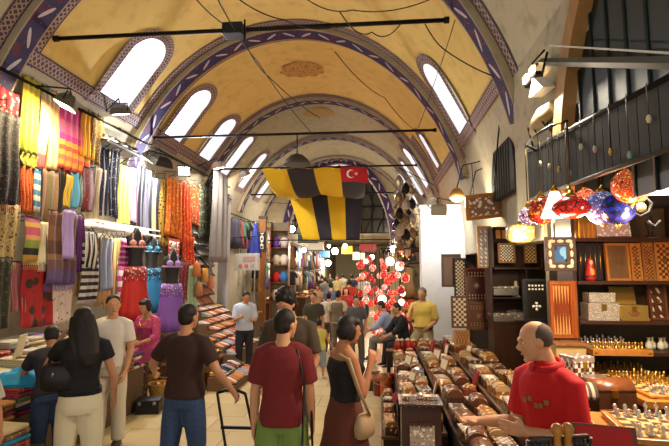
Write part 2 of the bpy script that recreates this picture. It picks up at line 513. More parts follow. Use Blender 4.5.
# --- the far cross wall, its lattice lunette, and the lower street beyond
m = MB(); n = 40; HW, SPZ, RISE = 2.1, 3.0, 3.45
def opening(i):
    a = PI*i/n; return (XC+HW*math.cos(a), SPZ+RISE*math.sin(a))
for i in range(n):
    a0, a1 = opening(i), opening(i+1)
    b0, b1 = vault(180*i/n, 19.9), vault(180*(i+1)/n, 19.9)
    m.face([m.bm.verts.new((a0[0], 19.9, a0[1])), m.bm.verts.new((a1[0], 19.9, a1[1])), m.bm.verts.new(b1), m.bm.verts.new(b0)])
for sx in (-1, 1):
    xa, xb = sorted((XC+sx*HW, XC+sx*VA)); m.box(xa, xb, 19.85, 20.1, 0, 3.0)
    m.face([m.bm.verts.new((XC+sx*HW, 19.9, 2.9)), m.bm.verts.new((XC+sx*HW, 19.9, 3.0)), m.bm.verts.new((XC+sx*VA, 19.9, 3.0)), m.bm.verts.new((XC+sx*VA, 19.9, 2.4))])
struct(m.build('wall_back', GREYP))
m = MB(); strip_pts = 40
m.grid(lambda a, b: Vector((XC+(HW+.02+.35*b)*math.cos(PI*a), 19.8, SPZ+(RISE+.02+.35*b)*math.sin(PI*a))), 40, 1, uv=lambda a, b: (a*9, b))
struct(m.build('trim_50', RIBP))
m = MB()
for i in range(9):
    x = XC-HW+HW*2*(i+.5)/9; h = SPZ+RISE*math.sqrt(max(0, 1-((x-XC)/HW)**2)); m.box(x-.03, x+.03, 19.95, 20.0, 3.55, max(h, 3.6))
for z in (3.55, 4.1, 4.65, 5.2, 5.75, 6.2):
    w = HW*math.sqrt(max(0, 1-((z-SPZ)/RISE)**2)); m.box(XC-w, XC+w, 19.95, 20.0, z-.03, z+.03)
for i in range(-6, 7):
    x0 = XC+i*.5
    m.tube([(x0-.4, 19.97, 3.6), (x0+.0, 19.97, 4.6), (x0-.4, 19.97, 5.6)], .02, 4)
lun = struct(m.build('window_30', IRON))
m = MB(); a_ = [m.bm.verts.new((XC+HW*math.cos(PI*i/30), 20.06, max(3.55, SPZ+RISE*math.sin(PI*i/30)))) for i in range(31)]
m.face(a_); m.build('pane', mat('3a3830', .3), lun)
m = MB(); m.box(-4.4, -4.2, 20.1, 46, 0, 4.3); struct(m.build('wall_left', mat('8f8670', .8)))
m = MB(); m.box(.9, 1.1, 20.1, 46, 0, 4.3); struct(m.build('wall_right', mat('8f8670', .8)))
m = MB(); m.box(-4.4, 1.1, 20.1, 46, 4.3, 4.4); struct(m.build('ceiling', mat('9c8f75', .8)))
m = MB(); m.box(-4.4, 1.1, 45.9, 46, 0, 4.4); struct(m.build('wall_back', mat('b0a284', .8)))
# --- iron tie rods across the vault
for k, (px0, py0, px1, py1, yy, rr) in enumerate([(35, 40, 463, 19, 5.65, .028), (158, 137, 456, 130, 8.95, .025), (228, 168, 424, 166, 12.6, .025), (255, 194, 412, 193, 16.2, .025)]):
    a, b = on_y(px0, py0, yy), on_y(px1, py1, yy)
    z = (a.z+b.z)/2; s = math.sqrt(max(0, 1-((z-ZS)/VB)**2))*VA
    m = MB(); m.tube([(XC-s+.16, yy, z), (XC+s-.16, yy, z)], rr, 8)
    for sx in (-1, 1): m.tube([(XC+sx*(s-.16), yy, z), (XC+sx*(s-.22), yy, z)], rr*1.5, 8)
    ro = m.build('tie_rod', IRON)
    tag(ro, ['iron tie rod across the vault nearest the camera', 'iron tie rod across the vault above the flags, second from front', 'iron tie rod the striped flag is tied to', 'iron tie rod farthest back, where the flag folds down'][k], 'rod', 'iron tie rods across the vault')
    if k == 0: ROD1 = z
    if k == 1: ROD2 = z
    if k == 2: ROD3 = z
    if k == 3: ROD4 = z
# ================================================================== PEOPLE
SKIN = {'a': mat('b98463', .55, 0, .06), 'b': mat('c7936f', .55, 0, .06), 'c': mat('a9734f', .55, 0, .06)}
HAIRM = mat('17110f', .6, 0, .3, 40); HAIRG = mat('6b635c', .6, 0, .3, 60)
EYE_W = mat('e8e4de', .2, 0, .02); EYE_D = mat('1c120d', .15, 0, .02); LIP = mat('8d4a41', .5, 0, .05)
def remeshed(m, voxel, name, mats, parent=None, smooth=1):
    """fuses overlapping closed shapes into one continuous skin"""
    bmesh.ops.recalc_face_normals(m.bm, faces=m.bm.faces)
    me = bpy.data.meshes.new('tmp'); m.bm.to_mesh(me); m.bm.free()
    ob = bpy.data.objects.new('tmp', me); C.objects.link(ob)
    md = ob.modifiers.new('r', 'REMESH'); md.mode = 'VOXEL'; md.voxel_size = voxel; md.use_smooth_shade = True
    if smooth:
        sm = ob.modifiers.new('s', 'SMOOTH'); sm.factor = .5; sm.iterations = smooth
    dg = bpy.context.evaluated_depsgraph_get(); dg.update()
    out = bpy.data.meshes.new_from_object(ob.evaluated_get(dg)); out.name = name
    bpy.data.objects.remove(ob); bpy.data.meshes.remove(me)
    out.materials.clear()
    out.materials.append(mats)
    for p in out.polygons: p.use_smooth = True; p.material_index = 0
    o = bpy.data.objects.new(name, out); C.objects.link(o)
    if parent: o.parent = parent
    return o
def V3(*a): return Vector(a)
def skeleton(h, p):
    """joint positions; x right, y the way the person faces, z up"""
    J = {}
    hipz = p.get('hip_z', .515*h)
    lean = Euler((-R(p.get('lean', 0)), R(p.get('side', 0)), 0)).to_matrix()
    hip = V3(0, 0, hipz); J['hip'] = hip
    w = p.get('broad', 1)
    T = lambda x, y, z: hip+lean @ V3(x*h, y*h, z*h)
    J['T'] = T
    J['neck'] = T(0, -.008, .335); J['chest'] = T(0, 0, .23)
    for s, n in ((1, 'r'), (-1, 'l')):
        sh = T(s*.104*w, -.004, .280); J['sh'+n] = sh
        ua, fa = p.get('arm_'+n, ((s*.14, .02, -1), (s*.06, .16, -1)))
        el = sh+V3(*ua).normalized()*.168*h; J['el'+n] = el
        wr = el+V3(*fa).normalized()*.148*h; J['wr'+n] = wr
        hj = hip+V3(s*.052*h, 0, -.02*h)
        ul, ll = p.get('leg_'+n, ((s*.05, .02, -1), (s*.02, -.03, -1)))
        kn = hj+V3(*ul).normalized()*.235*h; an = kn+V3(*ll).normalized()*.225*h
        J['hj'+n], J['kn'+n], J['an'+n] = hj, kn, an
    hr = Euler((-R(p.get('nod', 0)), 0, R(p.get('turn', 0)))).to_matrix()
    J['hr'] = hr; J['head'] = J['neck']+V3(0, .012*h, .004*h)+hr @ V3(0, .012*h, .075*h)
    J['H'] = lambda x, y, z: J['head']+hr @ V3(x*h, y*h, z*h)
    return J
def torso_secs(h, female, g, z0=-.06, z1=.335, w=1.0):
    tab = [(-.07, .080, .062), (-.03, .100, .070), (.02, .102, .070), (.07, .092, .063), (.115, .084, .058), (.17, .094, .064), (.225, .104, .070), (.27, .104, .062), (.295, .090, .052), (.315, .055, .042), (.335, .034, .034)]
    if female: tab = [(-.07, .086, .068), (-.03, .104, .076), (.02, .102, .072), (.07, .086, .060), (.115, .076, .054), (.17, .084, .060), (.225, .095, .074), (.27, .096, .058), (.295, .082, .048), (.315, .050, .038), (.335, .030, .030)]
    out = []
    def at(z):
        for (za, xa, ya), (zb, xb, yb) in zip(tab, tab[1:]):
            if za <= z <= zb:
                k = (z-za)/(zb-za); return xa+(xb-xa)*k, ya+(yb-ya)*k
        return tab[-1][1:] if z > 0 else tab[0][1:]
    zs = [z0]+[t[0] for t in tab if z0+.012 < t[0] < z1-.012]+[z1]
    for z in zs:
        rx, ry = at(z); out.append((z, rx*w*h+g, ry*(.5+.5*w)*h+g))
    return out
def add_torso(m, J, h, female, g, z0, z1, w, gut=0):
    """torso that follows the lean, as a sweep along the spine"""
    ax = (J['T'](0, 0, .3)-J['T'](0, 0, 0)).normalized(); right = (J['shr']-J['shl']).normalized(); fw = ax.cross(right)
    rings = []
    for z, rx, ry in torso_secs(h, female, g, z0, z1, w):
        c = J['T'](0, 0, z); bust = (.012*h if female and .18 < z < .25 else 0)+(gut*h if .02 < z < .15 else 0)
        ring = []
        for k in range(24):
            a = 2*PI*k/24; ca, sa = math.cos(a), math.sin(a)
            ca = math.copysign(abs(ca)**.85, ca); sa = math.copysign(abs(sa)**.85, sa)
            ring.append(m.bm.verts.new(c+right*rx*ca-fw*(-ry*sa)*(-1) if False else c+right*rx*ca+fw*(-1)*(ry*sa+(bust if sa > .3 else 0))*(-1)))
        rings.append(ring)
    for a, b in zip(rings, rings[1:]):
        for k in range(24): m.face([a[k], a[(k+1) % 24], b[(k+1) % 24], b[k]], True)
    m.face(rings[0][::-1]); m.face(rings[-1])
def add_hand(m, J, n, h, curl, palm=None):
    """palm, four unequal bent fingers, a thumb from the side"""
    s = 1 if n == 'r' else -1
    d = (J['wr'+n]-J['el'+n]).normalized()
    inward = V3(*(palm or (-s, 0, 0)))
    pn = (inward-d*inward.dot(d)).normalized()          # the way the palm faces
    sd = d.cross(pn).normalized()                        # across the knuckles
    th = sd if sd.y*1.0+sd.z*.3 > 0 else -sd             # thumb side: forward
    w = J['wr'+n]; L = .108*h
    m.tube([w-d*.02*h, w+d*.012*h, w+d*.034*h, w+d*.056*h], [(.013*h, .015*h), (.013*h, .019*h), (.0115*h, .024*h), (.010*h, .022*h)] if abs(pn.x) > .5 else [.0145*h, .0165*h, .0175*h, .0155*h], 10)
    for i, (off, ln) in enumerate(((.0175, .045), (.006, .051), (-.006, .047), (-.017, .037))):
        b = w+d*.05*h+th*off*h; q = [b]; ang = 0
        dd = (d+th*off*3).normalized()
        for j, f in enumerate((.45, .3, .25)):
            ang += R(curl)*(.6, 1, .8)[j]
            q.append(q[-1]+(dd*math.cos(ang)+pn*math.sin(ang))*ln*f*h)
        m.tube(q, [.0062*h, .0058*h, .0052*h, .0042*h], 7)
    t0 = w+d*.014*h+th*.013*h
    m.tube([t0, t0+(d*.6+th*.75+pn*.25).normalized()*.024*h, t0+(d*.6+th*.75+pn*.25).normalized()*.024*h+(d+pn*.5+th*.15).normalized()*.026*h], [.0078*h, .0068*h, .0052*h], 7)
def add_head(m, J, h, female):
    H = J['H']; hr = J['hr']
    M = Matrix.Translation(J['head']) @ hr.to_4x4() @ Matrix.Scale(h, 4)
    m.ball((0, -.006, .012), (.0445, .054, .053), 20, 14, M)            # skull
    m.loft([(0, .026, -.062, .014, .012), (0, .022, -.054, .024, .022), (0, .015, -.036, .034, .034), (0, .012, -.012, .039, .040), (0, .010, .010, .041, .043)], 18, True, M)   # jaw and cheeks
    m.tube([M @ V3(0, .050, .004), M @ V3(0, .060, -.014), M @ V3(0, .0535, -.022)], [.0045*h, .0085*h, .006*h], 8)   # nose
    m.ball((0, .047, .013), (.030, .010, .006), 10, 6, M)                # brow
    m.ball((0, .0475, -.036), (.014, .007, .006), 10, 6, M)              # lips
    m.ball((0, .043, -.057), (.013, .010, .009), 10, 6, M)               # chin
    for s in (1, -1): m.ball((s*.0445, -.006, -.004), (.006, .012, .018), 8, 6, M)
    nk = J['T'](0, -.01, .285)
    m.tube([nk, J['T'](0, -.008, .33), J['H'](0, -.012, -.03), J['H'](0, -.008, 0)], [.044*h, .0325*h, .031*h, .030*h], 14)
def leg_pts(J, n, h, to=1.0):
    hj, kn, an = J['hj'+n], J['kn'+n], J['an'+n]
    fw = V3(0, 1, 0)
    calf = kn+(an-kn)*.35-fw*.010*h
    P = [hj+(hj-kn)*.12, hj, hj+(kn-hj)*.5, kn, calf, kn+(an-kn)*.7, an]
    return P
def person(label, loc, rz, h, pose, skin, wear, hair='short', female=False, voxel=.011, group=None, face=True):
    """wear: list of (kind, material, options)"""
    J = skeleton(h, pose); w = pose.get('broad', 1)
    m = MB()
    add_torso(m, J, h, female, 0, -.06, .335, w, pose.get('gut', 0))
    add_head(m, J, h, female)
    k = .9 if female else 1.0
    for n in 'rl':
        sh, el, wr = J['sh'+n], J['el'+n], J['wr'+n]
        s = 1 if n == 'r' else -1
        m.tube([J['T'](s*.02, -.004, .315), J['T'](s*.06, -.004, .298), sh, sh+(el-sh)*.45, el], [.024*h*k, .030*h*k, .034*h*k, .0285*h*k, .0235*h*k], 12)
        m.tube([sh+(el-sh)*.8, el, el+(wr-el)*.3, wr], [.022*h*k, .0235*h*k, .0245*h*k, .0155*h*k], 12)
        add_hand(m, J, n, h, pose.get('curl_'+n, 22), pose.get('palm_'+n))
        P = leg_pts(J, n, h)
        m.tube(P, [x*h for x in (.050, .056, .046, .034, .034, .025, .020)], 14)
        an = J['an'+n]; m.tube([an+V3(0, -.02*h, -.012*h), an+V3(0, .03*h, -.022*h), an+V3(0, .09*h, -.030*h)], [.022*h, .021*h, .012*h], 10)
    body = remeshed(m, voxel, 'person', skin)
    body.location = loc; body.rotation_euler = (0, 0, rz)
    tag(body, label, 'person', group)
    # ---- clothing
    for kind, mt, o in wear:
        m = MB(); g = o.get('g', .012 if kind in ('trousers', 'shorts') else .018)
        if kind in ('shirt', 'tshirt', 'polo', 'top', 'jacket'):
            z0 = o.get('hem', -.03)
            add_torso(m, J, h, female, g, z0, o.get('neckz', .326 if o.get('collar') else .318), w, pose.get('gut', 0))
            cut = o.get('sleeve', .62)
            for n in 'rl':
                s = 1 if n == 'r' else -1
                sh, el, wr = J['sh'+n], J['el'+n], J['wr'+n]
                if cut <= 0: continue
                P = [J['T'](s*.022, -.004, .306), J['T'](s*.06, -.004, .296), sh, sh+(el-sh)*min(cut, 1)*.5, sh+(el-sh)*min(cut, 1)]
                rr = [.026*h+g*.5, .031*h+g*.6, .036*h+g*.7, .033*h+g, .031*h+g*1.2]
                m.tube(P, [q*k for q in rr], 12)
                if cut > 1:
                    e = el+(wr-el)*(cut-1); m.tube([sh+(el-sh)*.8, el, (el+e)/2, e], [.028*h+g, .0285*h+g, .026*h+g, .022*h+g*.9], 12)
            if o.get('collar'):
                nk = J['T'](0, -.004, .318); m.tube([J['T'](0, 0, .29), J['T'](0, -.006, .318), J['T'](0, -.012, .345)], [.066*h, .052*h, .043*h], 14)
            ob = remeshed(m, max(voxel, .012), {'tshirt': 't_shirt', 'polo': 'polo_shirt'}.get(kind, kind), mt, body, 2)
        elif kind in ('trousers', 'shorts'):
            ln = o.get('len', 1.0)
            add_torso(m, J, h, female, min(g, .008), -.06, o.get('waist', .06), w, 0)
            for n in 'rl':
                P = leg_pts(J, n, h); lo = o.get('loose', 1.1); rr = [x*h+g*k_ for x, k_ in zip((.050, .056, .049, .040, .039, .036, .036), (.3, .45, lo, lo, lo, lo, lo))]
                if ln < 1: P = P[:4]+[J['kn'+n]+(J['an'+n]-J['kn'+n])*max(.02, ln-.5)*1.0]; rr = rr[:4]+[rr[3]]
                m.tube(P, rr, 14)
            ob = remeshed(m, max(voxel, .012), kind, mt, body, 2)
            bt = o.get('belt')
            if bt:
                m = MB(); a, b = J['T'](0, 0, o.get('waist', .06)-.022), J['T'](0, 0, o.get('waist', .06)+.002)
                z_, rx, ry = torso_secs(h, female, g+.006, .05, .07, w)[0]
                m.loft([(a.x, a.y, a.z, rx, ry), (b.x, b.y, b.z, rx, ry)], 24, True, None, None, True, 2.2); m.build('belt', bt, body)
        elif kind == 'skirt':
            L = o.get('len', .42)*h; top = J['T'](0, 0, o.get('waist', .06))
            secs = []
            for i in range(9):
                q = i/8; zz = o.get('waist', .06)-L*q/h; _z, rx, ry = torso_secs(h, female, .014, max(-.05, zz), max(-.05, zz)+.02, w)[0]
                secs.append((top.x, top.y, top.z-L*q, rx+o.get('flare', .10)*q*q*h, ry+.012*min(1, q*4)+o.get('flare', .10)*q*q*h))
            m.loft(secs[::-1], 60, True, None, lambda i, a: 1+.035*((8-i)/8)*math.sin(a*15))
            m.build('skirt', mt, body)
        elif kind == 'shoes':
            for n in 'rl':
                m = MB(); an = J['an'+n]; z = an.z-.04*h
                A = an
                m.loft([(A.x, A.y+.030*h, z, .026*h, .078*h), (A.x, A.y+.030*h, z+.012*h, .027*h, .080*h), (A.x, A.y+.022*h, z+.026*h, .025*h, .066*h), (A.x, A.y-.004*h, z+.045*h, .022*h, .036*h)], 16)
                m.build('shoe', mt, body)
        elif kind == 'vest':
            add_torso(m, J, h, female, .022, .0, .30, w, 0); remeshed(m, .014, 'vest', mt, body, 2)
        elif kind == 'dress':
            add_torso(m, J, h, female, g, 0, .27, w, 0); remeshed(m, .013, 'dress', mt, body, 2)
    # ---- hair
    hm = HAIRM if hair != 'grey' else HAIRG
    M = Matrix.Translation(J['head']) @ J['hr'].to_4x4() @ Matrix.Scale(h, 4)
    if hair != 'bald':
        m = MB()
        m.ball((0, -.014, .020), (.049, .054, .054), 20, 12, M)
        if hair in ('short', 'grey'):
            m.ball((0, -.026, -.006), (.046, .038, .046), 16, 10, M)
        if hair == 'buzz':
            m.ball((0, -.026, -.002), (.0455, .036, .044), 16, 10, M)
        if hair == 'thick':
            m.ball((0, -.016, .026), (.056, .060, .058), 18, 10, M); m.ball((0, -.030, -.012), (.053, .042, .050), 16, 10, M)
            for i in range(26):
                a = i*2.4; e = .15+1.35*(i/26); m.ball((.050*math.cos(a)*math.cos(e), -.018+.054*math.sin(a)*math.cos(e), .028+.052*math.sin(e)), (.015, .015, .015), 8, 6, M)
        if hair == 'bob':
            m.ball((0, -.024, -.004), (.054, .046, .056), 16, 10, M); m.ball((0, .014, .044), (.044, .036, .022), 14, 8, M)
            for s in (1, -1): m.ball((s*.046, -.004, -.012), (.012, .026, .040), 10, 8, M)
        if hair == 'long':
            m.ball((0, -.024, -.002), (.054, .048, .056), 16, 10, M)
            m.tube([M @ V3(0, -.03, .02), M @ V3(0, -.045, -.04), M @ V3(.004, -.058, -.11), M @ V3(.006, -.066, -.19), M @ V3(.01, -.062, -.245)], [(.050*h, .034*h), (.058*h, .036*h), (.062*h, .030*h), (.054*h, .024*h), (.022*h, .012*h)], 14)
            for s in (1, -1): m.tube([M @ V3(s*.046, .0, .02), M @ V3(s*.054, -.012, -.05), M @ V3(s*.058, -.03, -.12), M @ V3(s*.050, -.045, -.19)], [.016*h, .020*h, .020*h, .008*h], 8)
        if hair == 'bun':
            m.ball((0, -.024, -.004), (.050, .042, .048), 16, 10, M); m.ball((0, -.060, .040), (.026, .024, .026), 12, 8, M)
        remeshed(m, max(.007, voxel*.8), 'hair', hm, body, 1)
    if face:
        for s in (1, -1):
            m = MB(); m.ball((s*.0185, .0415, .003), (.0078, .0055, .0052), 10, 6, M); ey = m.build('eye', EYE_W, body)
            m = MB(); m.ball((s*.0185, .0462, .003), (.0036, .0022, .0038), 8, 6, M); m.build('iris', EYE_D, ey)
            m = MB(); m.tube([M @ V3(s*.008, .0515, .0135), M @ V3(s*.020, .0505, .0170), M @ V3(s*.030, .0415, .0130)], [.0012*h, .0016*h, .0010*h], 6); m.build('eyebrow', hm, body)
        m = MB(); m.ball((0, .0515, -.036), (.0125, .0045, .0042), 10, 6, M); m.build('lips', LIP, body)
    return body, J
def shod(z): return z
UP = lambda **k: dict(k)
CREAMTROU = mat('d9cfb2', .75, 0, .06); BLACKC = mat('131217', .8, 0, .2); JEANS = figured('33496e', '2a3d60', 60, .4); 
# --- black-topped woman browsing the cloth piles
P_ = spot(88, 4.3); H_ = height_at(306, 4.3)
w1, J1 = person('woman with long black hair, black top and cream trousers carrying a black bag', P_, R(26), H_/1.0,
    dict(turn=22, nod=14, arm_r=((.32, .05, -1), (.05, .5, -1)), arm_l=((-.45, .50, -.70), (.38, .22, 1)), curl_l=40, broad=.97), SKIN['a'],
    [('top', BLACKC, dict(hem=.035, sleeve=.45, neckz=.305)), ('trousers', CREAMTROU, dict(g=.014, waist=.065, belt=BLACKC)), ('shoes', BLACKC, {})], 'long', True, .010)
# --- man in the white t-shirt
P_ = spot(116, 5.7); H_ = height_at(294, 5.7)
w2, J2 = person('man in white t-shirt and cream trousers standing by the cloth piles', P_, R(188), H_,
    dict(turn=28, nod=4, arm_r=((.20, .0, -1), (-.05, .25, -1)), arm_l=((-.22, .0, -1), (.1, .4, -1)), broad=.92), SKIN['b'],
    [('tshirt', mat('dcd6cc', .8, 0, .04), dict(hem=.0, sleeve=.7)), ('trousers', mat('cfc6b2', .8, 0, .06), dict(waist=.05, belt=mat('4a3524'))), ('shoes', mat('3d2f26', .5), {})], 'buzz', False, .011)
# --- man in brown shirt pulling the trolley
P_ = spot(189, 4.45); H_ = height_at(303, 4.45)
w3, J3 = person('man in dark brown t-shirt and blue jeans pulling an empty hand trolley', P_, R(-8), H_,
    dict(turn=-14, nod=2, arm_r=((.62, -.05, -1), (.35, .45, -.72)), arm_l=((-.72, .15, -.85), (-.42, .75, -.45)), leg_r=((.06, .12, -1), (.02, -.12, -1)), leg_l=((-.06, -.1, -1), (0, -.15, -1)), broad=1.0, curl_r=50), SKIN['a'],
    [('tshirt', mat('36221d', .85, 0, .15), dict(hem=-.012, sleeve=.72, g=.016)), ('trousers', JEANS, dict(waist=.045, g=.016)), ('shoes', BLACKC, {})], 'short', False, .011)
# --- person in the maroon shirt, back to us
P_ = spot(284, 3.8); H_ = height_at(308, 3.8)
w4, J4 = person('person in maroon t-shirt and green shorts seen from behind, black bag on the shoulder', P_, R(4), H_,
    dict(turn=-38, nod=6, arm_r=((.20, .0, -1), (.06, .22, -1)), arm_l=((-.20, -.02, -1), (-.04, .12, -1)), broad=.88), SKIN['b'],
    [('tshirt', mat('6e1f22', .85, 0, .1), dict(hem=-.03, sleeve=.78, g=.026)), ('shorts', mat('6e8a45', .85, 0, .1), dict(len=.75, loose=1.8, g=.02, waist=.03)), ('shoes', BLACKC, {})], 'short', False, .010)
# --- tall man behind
P_ = spot(290, 4.7); H_ = height_at(288, 4.7)
w5, J5 = person('tall man with thick black hair in dark brown shirt, just beyond the maroon shirt', P_, R(170), H_,
    dict(nod=22, turn=-8, arm_r=((.25, .02, -1), (-.25, .6, -.75)), arm_l=((-.22, .02, -1), (.2, .6, -.8)), broad=1.08), SKIN['a'],
    [('shirt', mat('4a3d31', .85, 0, .12), dict(hem=-.02, sleeve=.8, g=.016)), ('trousers', mat('3b3a3c', .85), {}), ('shoes', BLACKC, {})], 'thick', False, .012)
# --- woman in the brown skirt
P_ = spot(345, 3.95); H_ = height_at(314, 3.95)
w6, J6 = person('woman in black tank top and brown pleated skirt, hand raised to her chin', P_, R(-62), H_,
    dict(nod=10, turn=-6, lean=-1, arm_r=((.22, .22, -.95), (-.25, .42, 1)), arm_l=((-.1, .35, -1), (.35, .8, .15)), curl_r=45, curl_l=30), SKIN['c'],
    [('top', BLACKC, dict(hem=.075, sleeve=0, neckz=.275)), ('skirt', mat('5a2c20', .85, 0, .15), dict(len=.45, waist=.105, flare=.10)), ('shoes', BLACKC, {})], 'bob', True, .009)
# --- child
P_ = spot(319.5, 9.1); H_ = height_at(318, 9.1)
w7, J7 = person('small child in yellow sleeveless shirt and pale shorts walking away', P_, R(8), H_,
    dict(arm_r=((.3, .1, -1), (.4, .3, -.6)), leg_r=((.06, .1, -1), (.02, -.08, -1)), broad=1.0), SKIN['a'],
    [('top', mat('c6c05a', .8), dict(hem=-.03, sleeve=0)), ('shorts', mat('8d93a0', .8), dict(len=.85, loose=1.6)), ('shoes', mat('c9c3b8'), {})], 'short', False, .012, face=False)
# --- the seller
P_ = spot(547, 2.86); H_ = height_at(317, 2.86)
w8, J8 = person('balding stall keeper in red polo shirt leaning over his counter of boxes', P_, R(124), H_,
    dict(lean=6, nod=12, turn=-40, arm_r=((.18, .10, -1), (.42, 1, .04)), arm_l=((-.16, .10, -1), (.80, .62, .08)), palm_r=(0, .2, 1), curl_r=34, curl_l=20, broad=.86, gut=.008), SKIN['b'],
    [('polo', mat('b80f16', .8, 0, .08), dict(hem=-.07, sleeve=.8, g=.017, collar=True)), ('trousers', figured('3d5a86', '31497a', 60, .4), dict(waist=.05)), ('shoes', BLACKC, {})], 'bald', False, .0075)
Mh = Matrix.Translation(J8['head']) @ J8['hr'].to_4x4() @ Matrix.Scale(H_, 4)
m = MB(); m.ball((0, -.0145, .013), (.0467, .0485, .0475), 22, 14, Mh)
m.build('hair', mat('4f3f35', .8, 0, .3, 160), w8)
m = MB(); nc = J8['T'](0, -.004, .326); m.tube([nc+V3(.050*H_*math.cos(a), .050*H_*math.sin(a), .006*H_-.014*H_*math.sin(a)) for a in [PI/2+.12+(2*PI-.24)*i/28 for i in range(29)]], [(.007*H_, .013*H_)]*29, 8); m.build('collar', mat('a80d14', .8), w8)
m = MB(); a = J8['T'](.0, .0, .20); ax = (J8['T'](0, 0, .3)-J8['T'](0, 0, 0)).normalized()
for dx, wd in ((-.052, .016), (-.030, .010), (-.012, .014), (.012, .012), (.034, .016)):
    q = J8['T'](dx, .080, .225+.01*math.sin(dx*90)); m.box(-wd*.5*H_, wd*.5*H_, -.003, .003, -.012, .012, Matrix.Translation(q) @ Euler((R(-4), 0, 0)).to_matrix().to_4x4())
m.build('chest_print', mat('8b6f52', .8), w8)
m = MB(); s0 = J8['shl']+(J8['ell']-J8['shl'])*.72; m.box(-.004, .004, -.028, .028, -.014, .014, Matrix.Translation(s0+V3(-.062, 0, 0)))
m.build('sleeve_emblem', mat('8a4a20', .7), w8)
# --- yellow shirt man, seated high by the pier
P_ = spot(422, 9.2); H_ = 1.70
w9, J9 = person('grey-haired man in yellow shirt by the white pier, hand at his mouth', P_, R(165), H_,
    dict(hip_z=height_at(331, 9.2)+.02, nod=10, turn=-10, arm_r=((.25, .3, -1), (-.3, .5, .9)), arm_l=((-.2, .1, -1), (.3, .7, -.3)), leg_r=((.15, .9, -.4), (0, .1, -1)), leg_l=((-.15, .9, -.4), (0, .1, -1)), curl_r=50, gut=.02), SKIN['b'],
    [('shirt', mat('d8c060', .8), dict(hem=.05, sleeve=.9, g=.02)), ('trousers', mat('8c7a58', .8), dict(waist=.06, belt=BLACKC)), ('shoes', BLACKC, {})], 'grey', False, .012)
m = MB(); z_ = height_at(331, 9.2)-.09; m.lathe([(.0, z_-.04), (.17, z_-.04), (.18, z_-.02), (.17, z_), (.0, z_)], 20)
so = thing('bar_stool', 'tall wooden stool under the man in yellow shirt', 'stool', (P_.x, P_.y+.02, 0))
m.build('seat', wood('6b4424'), so)
for i in range(4):
    a = PI/4+i*PI/2; m = MB(); m.tube([(.12*math.cos(a), .12*math.sin(a), z_-.03), (.17*math.cos(a), .17*math.sin(a), 0)], .016, 8); m.build('leg', wood('5a3a20'), so)
# --- seated men at the right, further off
def stool(label, P, z, seat_mat):
    so = thing('stool', label, 'stool', (P.x, P.y, 0), 0, 'low stools by the red lamps')
    m = MB(); m.box(-.17, .17, -.17, .17, z-.05, z, None, .01); m.build('seat', seat_mat, so)
    for sx in (-1, 1):
        for sy in (-1, 1): m = MB(); m.box(sx*.14-.018, sx*.14+.018, sy*.14-.018, sy*.14+.018, 0, z-.05); m.build('leg', seat_mat, so)
for (px, d, lab, sh, tr, rz, hair) in ((389, 11.0, 'seated man in pale blue shirt and grey trousers facing the street', mat('93a3c4', .8), mat('7e7a76', .8), 80, 'short'), (404, 10.4, 'seated man in black, just behind the pale blue shirt', BLACKC, mat('242227', .8), 110, 'short')):
    P_ = spot(px, d)
    person(lab, P_, R(rz), 1.70, dict(hip_z=.50, lean=14, nod=18, arm_r=((.1, .6, -.9), (-.1, .9, -.4)), arm_l=((-.1, .6, -.9), (.1, .9, -.4)), leg_r=((.12, 1, -.1), (0, .05, -1)), leg_l=((-.12, 1, -.1), (0, .05, -1))), SKIN['a'],
        [('shirt', sh, dict(hem=.0, sleeve=1.5, g=.016)), ('trousers', tr, {}), ('shoes', BLACKC, {})], hair, False, .014, face=False)
    stool('low dark stool under the '+('man in pale blue shirt' if px == 389 else 'man dressed in black'), P_, .42, wood('3a2718'))
# --- man on the left reading something by the shoe racks
P_ = spot(246, 9.8); H_ = height_at(290, 9.8)
person('man in pale blue shirt looking down, at the end of the shoe racks', P_, R(200), H_, dict(nod=26, turn=10, lean=4, arm_r=((.15, .25, -1), (-.3, .9, .25)), arm_l=((-.15, .2, -1), (.3, .9, .1)), curl_r=50), SKIN['a'],
    [('shirt', mat('b8c4da', .8), dict(hem=-.01, sleeve=.9, g=.016)), ('trousers', mat('24222a', .8), {}), ('shoes', BLACKC, {})], 'short', False, .013)
# --- woman in jeans largely behind the black-topped woman; arm at the left edge
P_ = spot(60, 4.78)
person('person in dark top and blue jeans half hidden behind the black-topped woman', P_, R(40), 1.50, dict(nod=34, lean=32, arm_r=((.25, .5, -.8), (-.2, .9, -.3)), arm_l=((-.3, .5, -.8), (.1, 1, -.2))), SKIN['a'],
    [('top', mat('2a2733', .8), dict(hem=-.02, sleeve=.6)), ('trousers', JEANS, {}), ('shoes', BLACKC, {})], 'short', True, .013, face=False)
P_ = spot(-37, 3.5)
person('person in pale grey shirt cut off by the left edge of the photo', P_, R(20), height_at(322, 3.5), dict(nod=20, lean=4, arm_r=((.30, .15, -1), (.05, .35, -1)), broad=1.05), SKIN['a'],
    [('tshirt', mat('b5b1a4', .8), dict(hem=-.05, sleeve=.95, g=.02)), ('trousers', mat('8a8270', .8), {}), ('shoes', BLACKC, {})], 'short', False, .013, face=False)
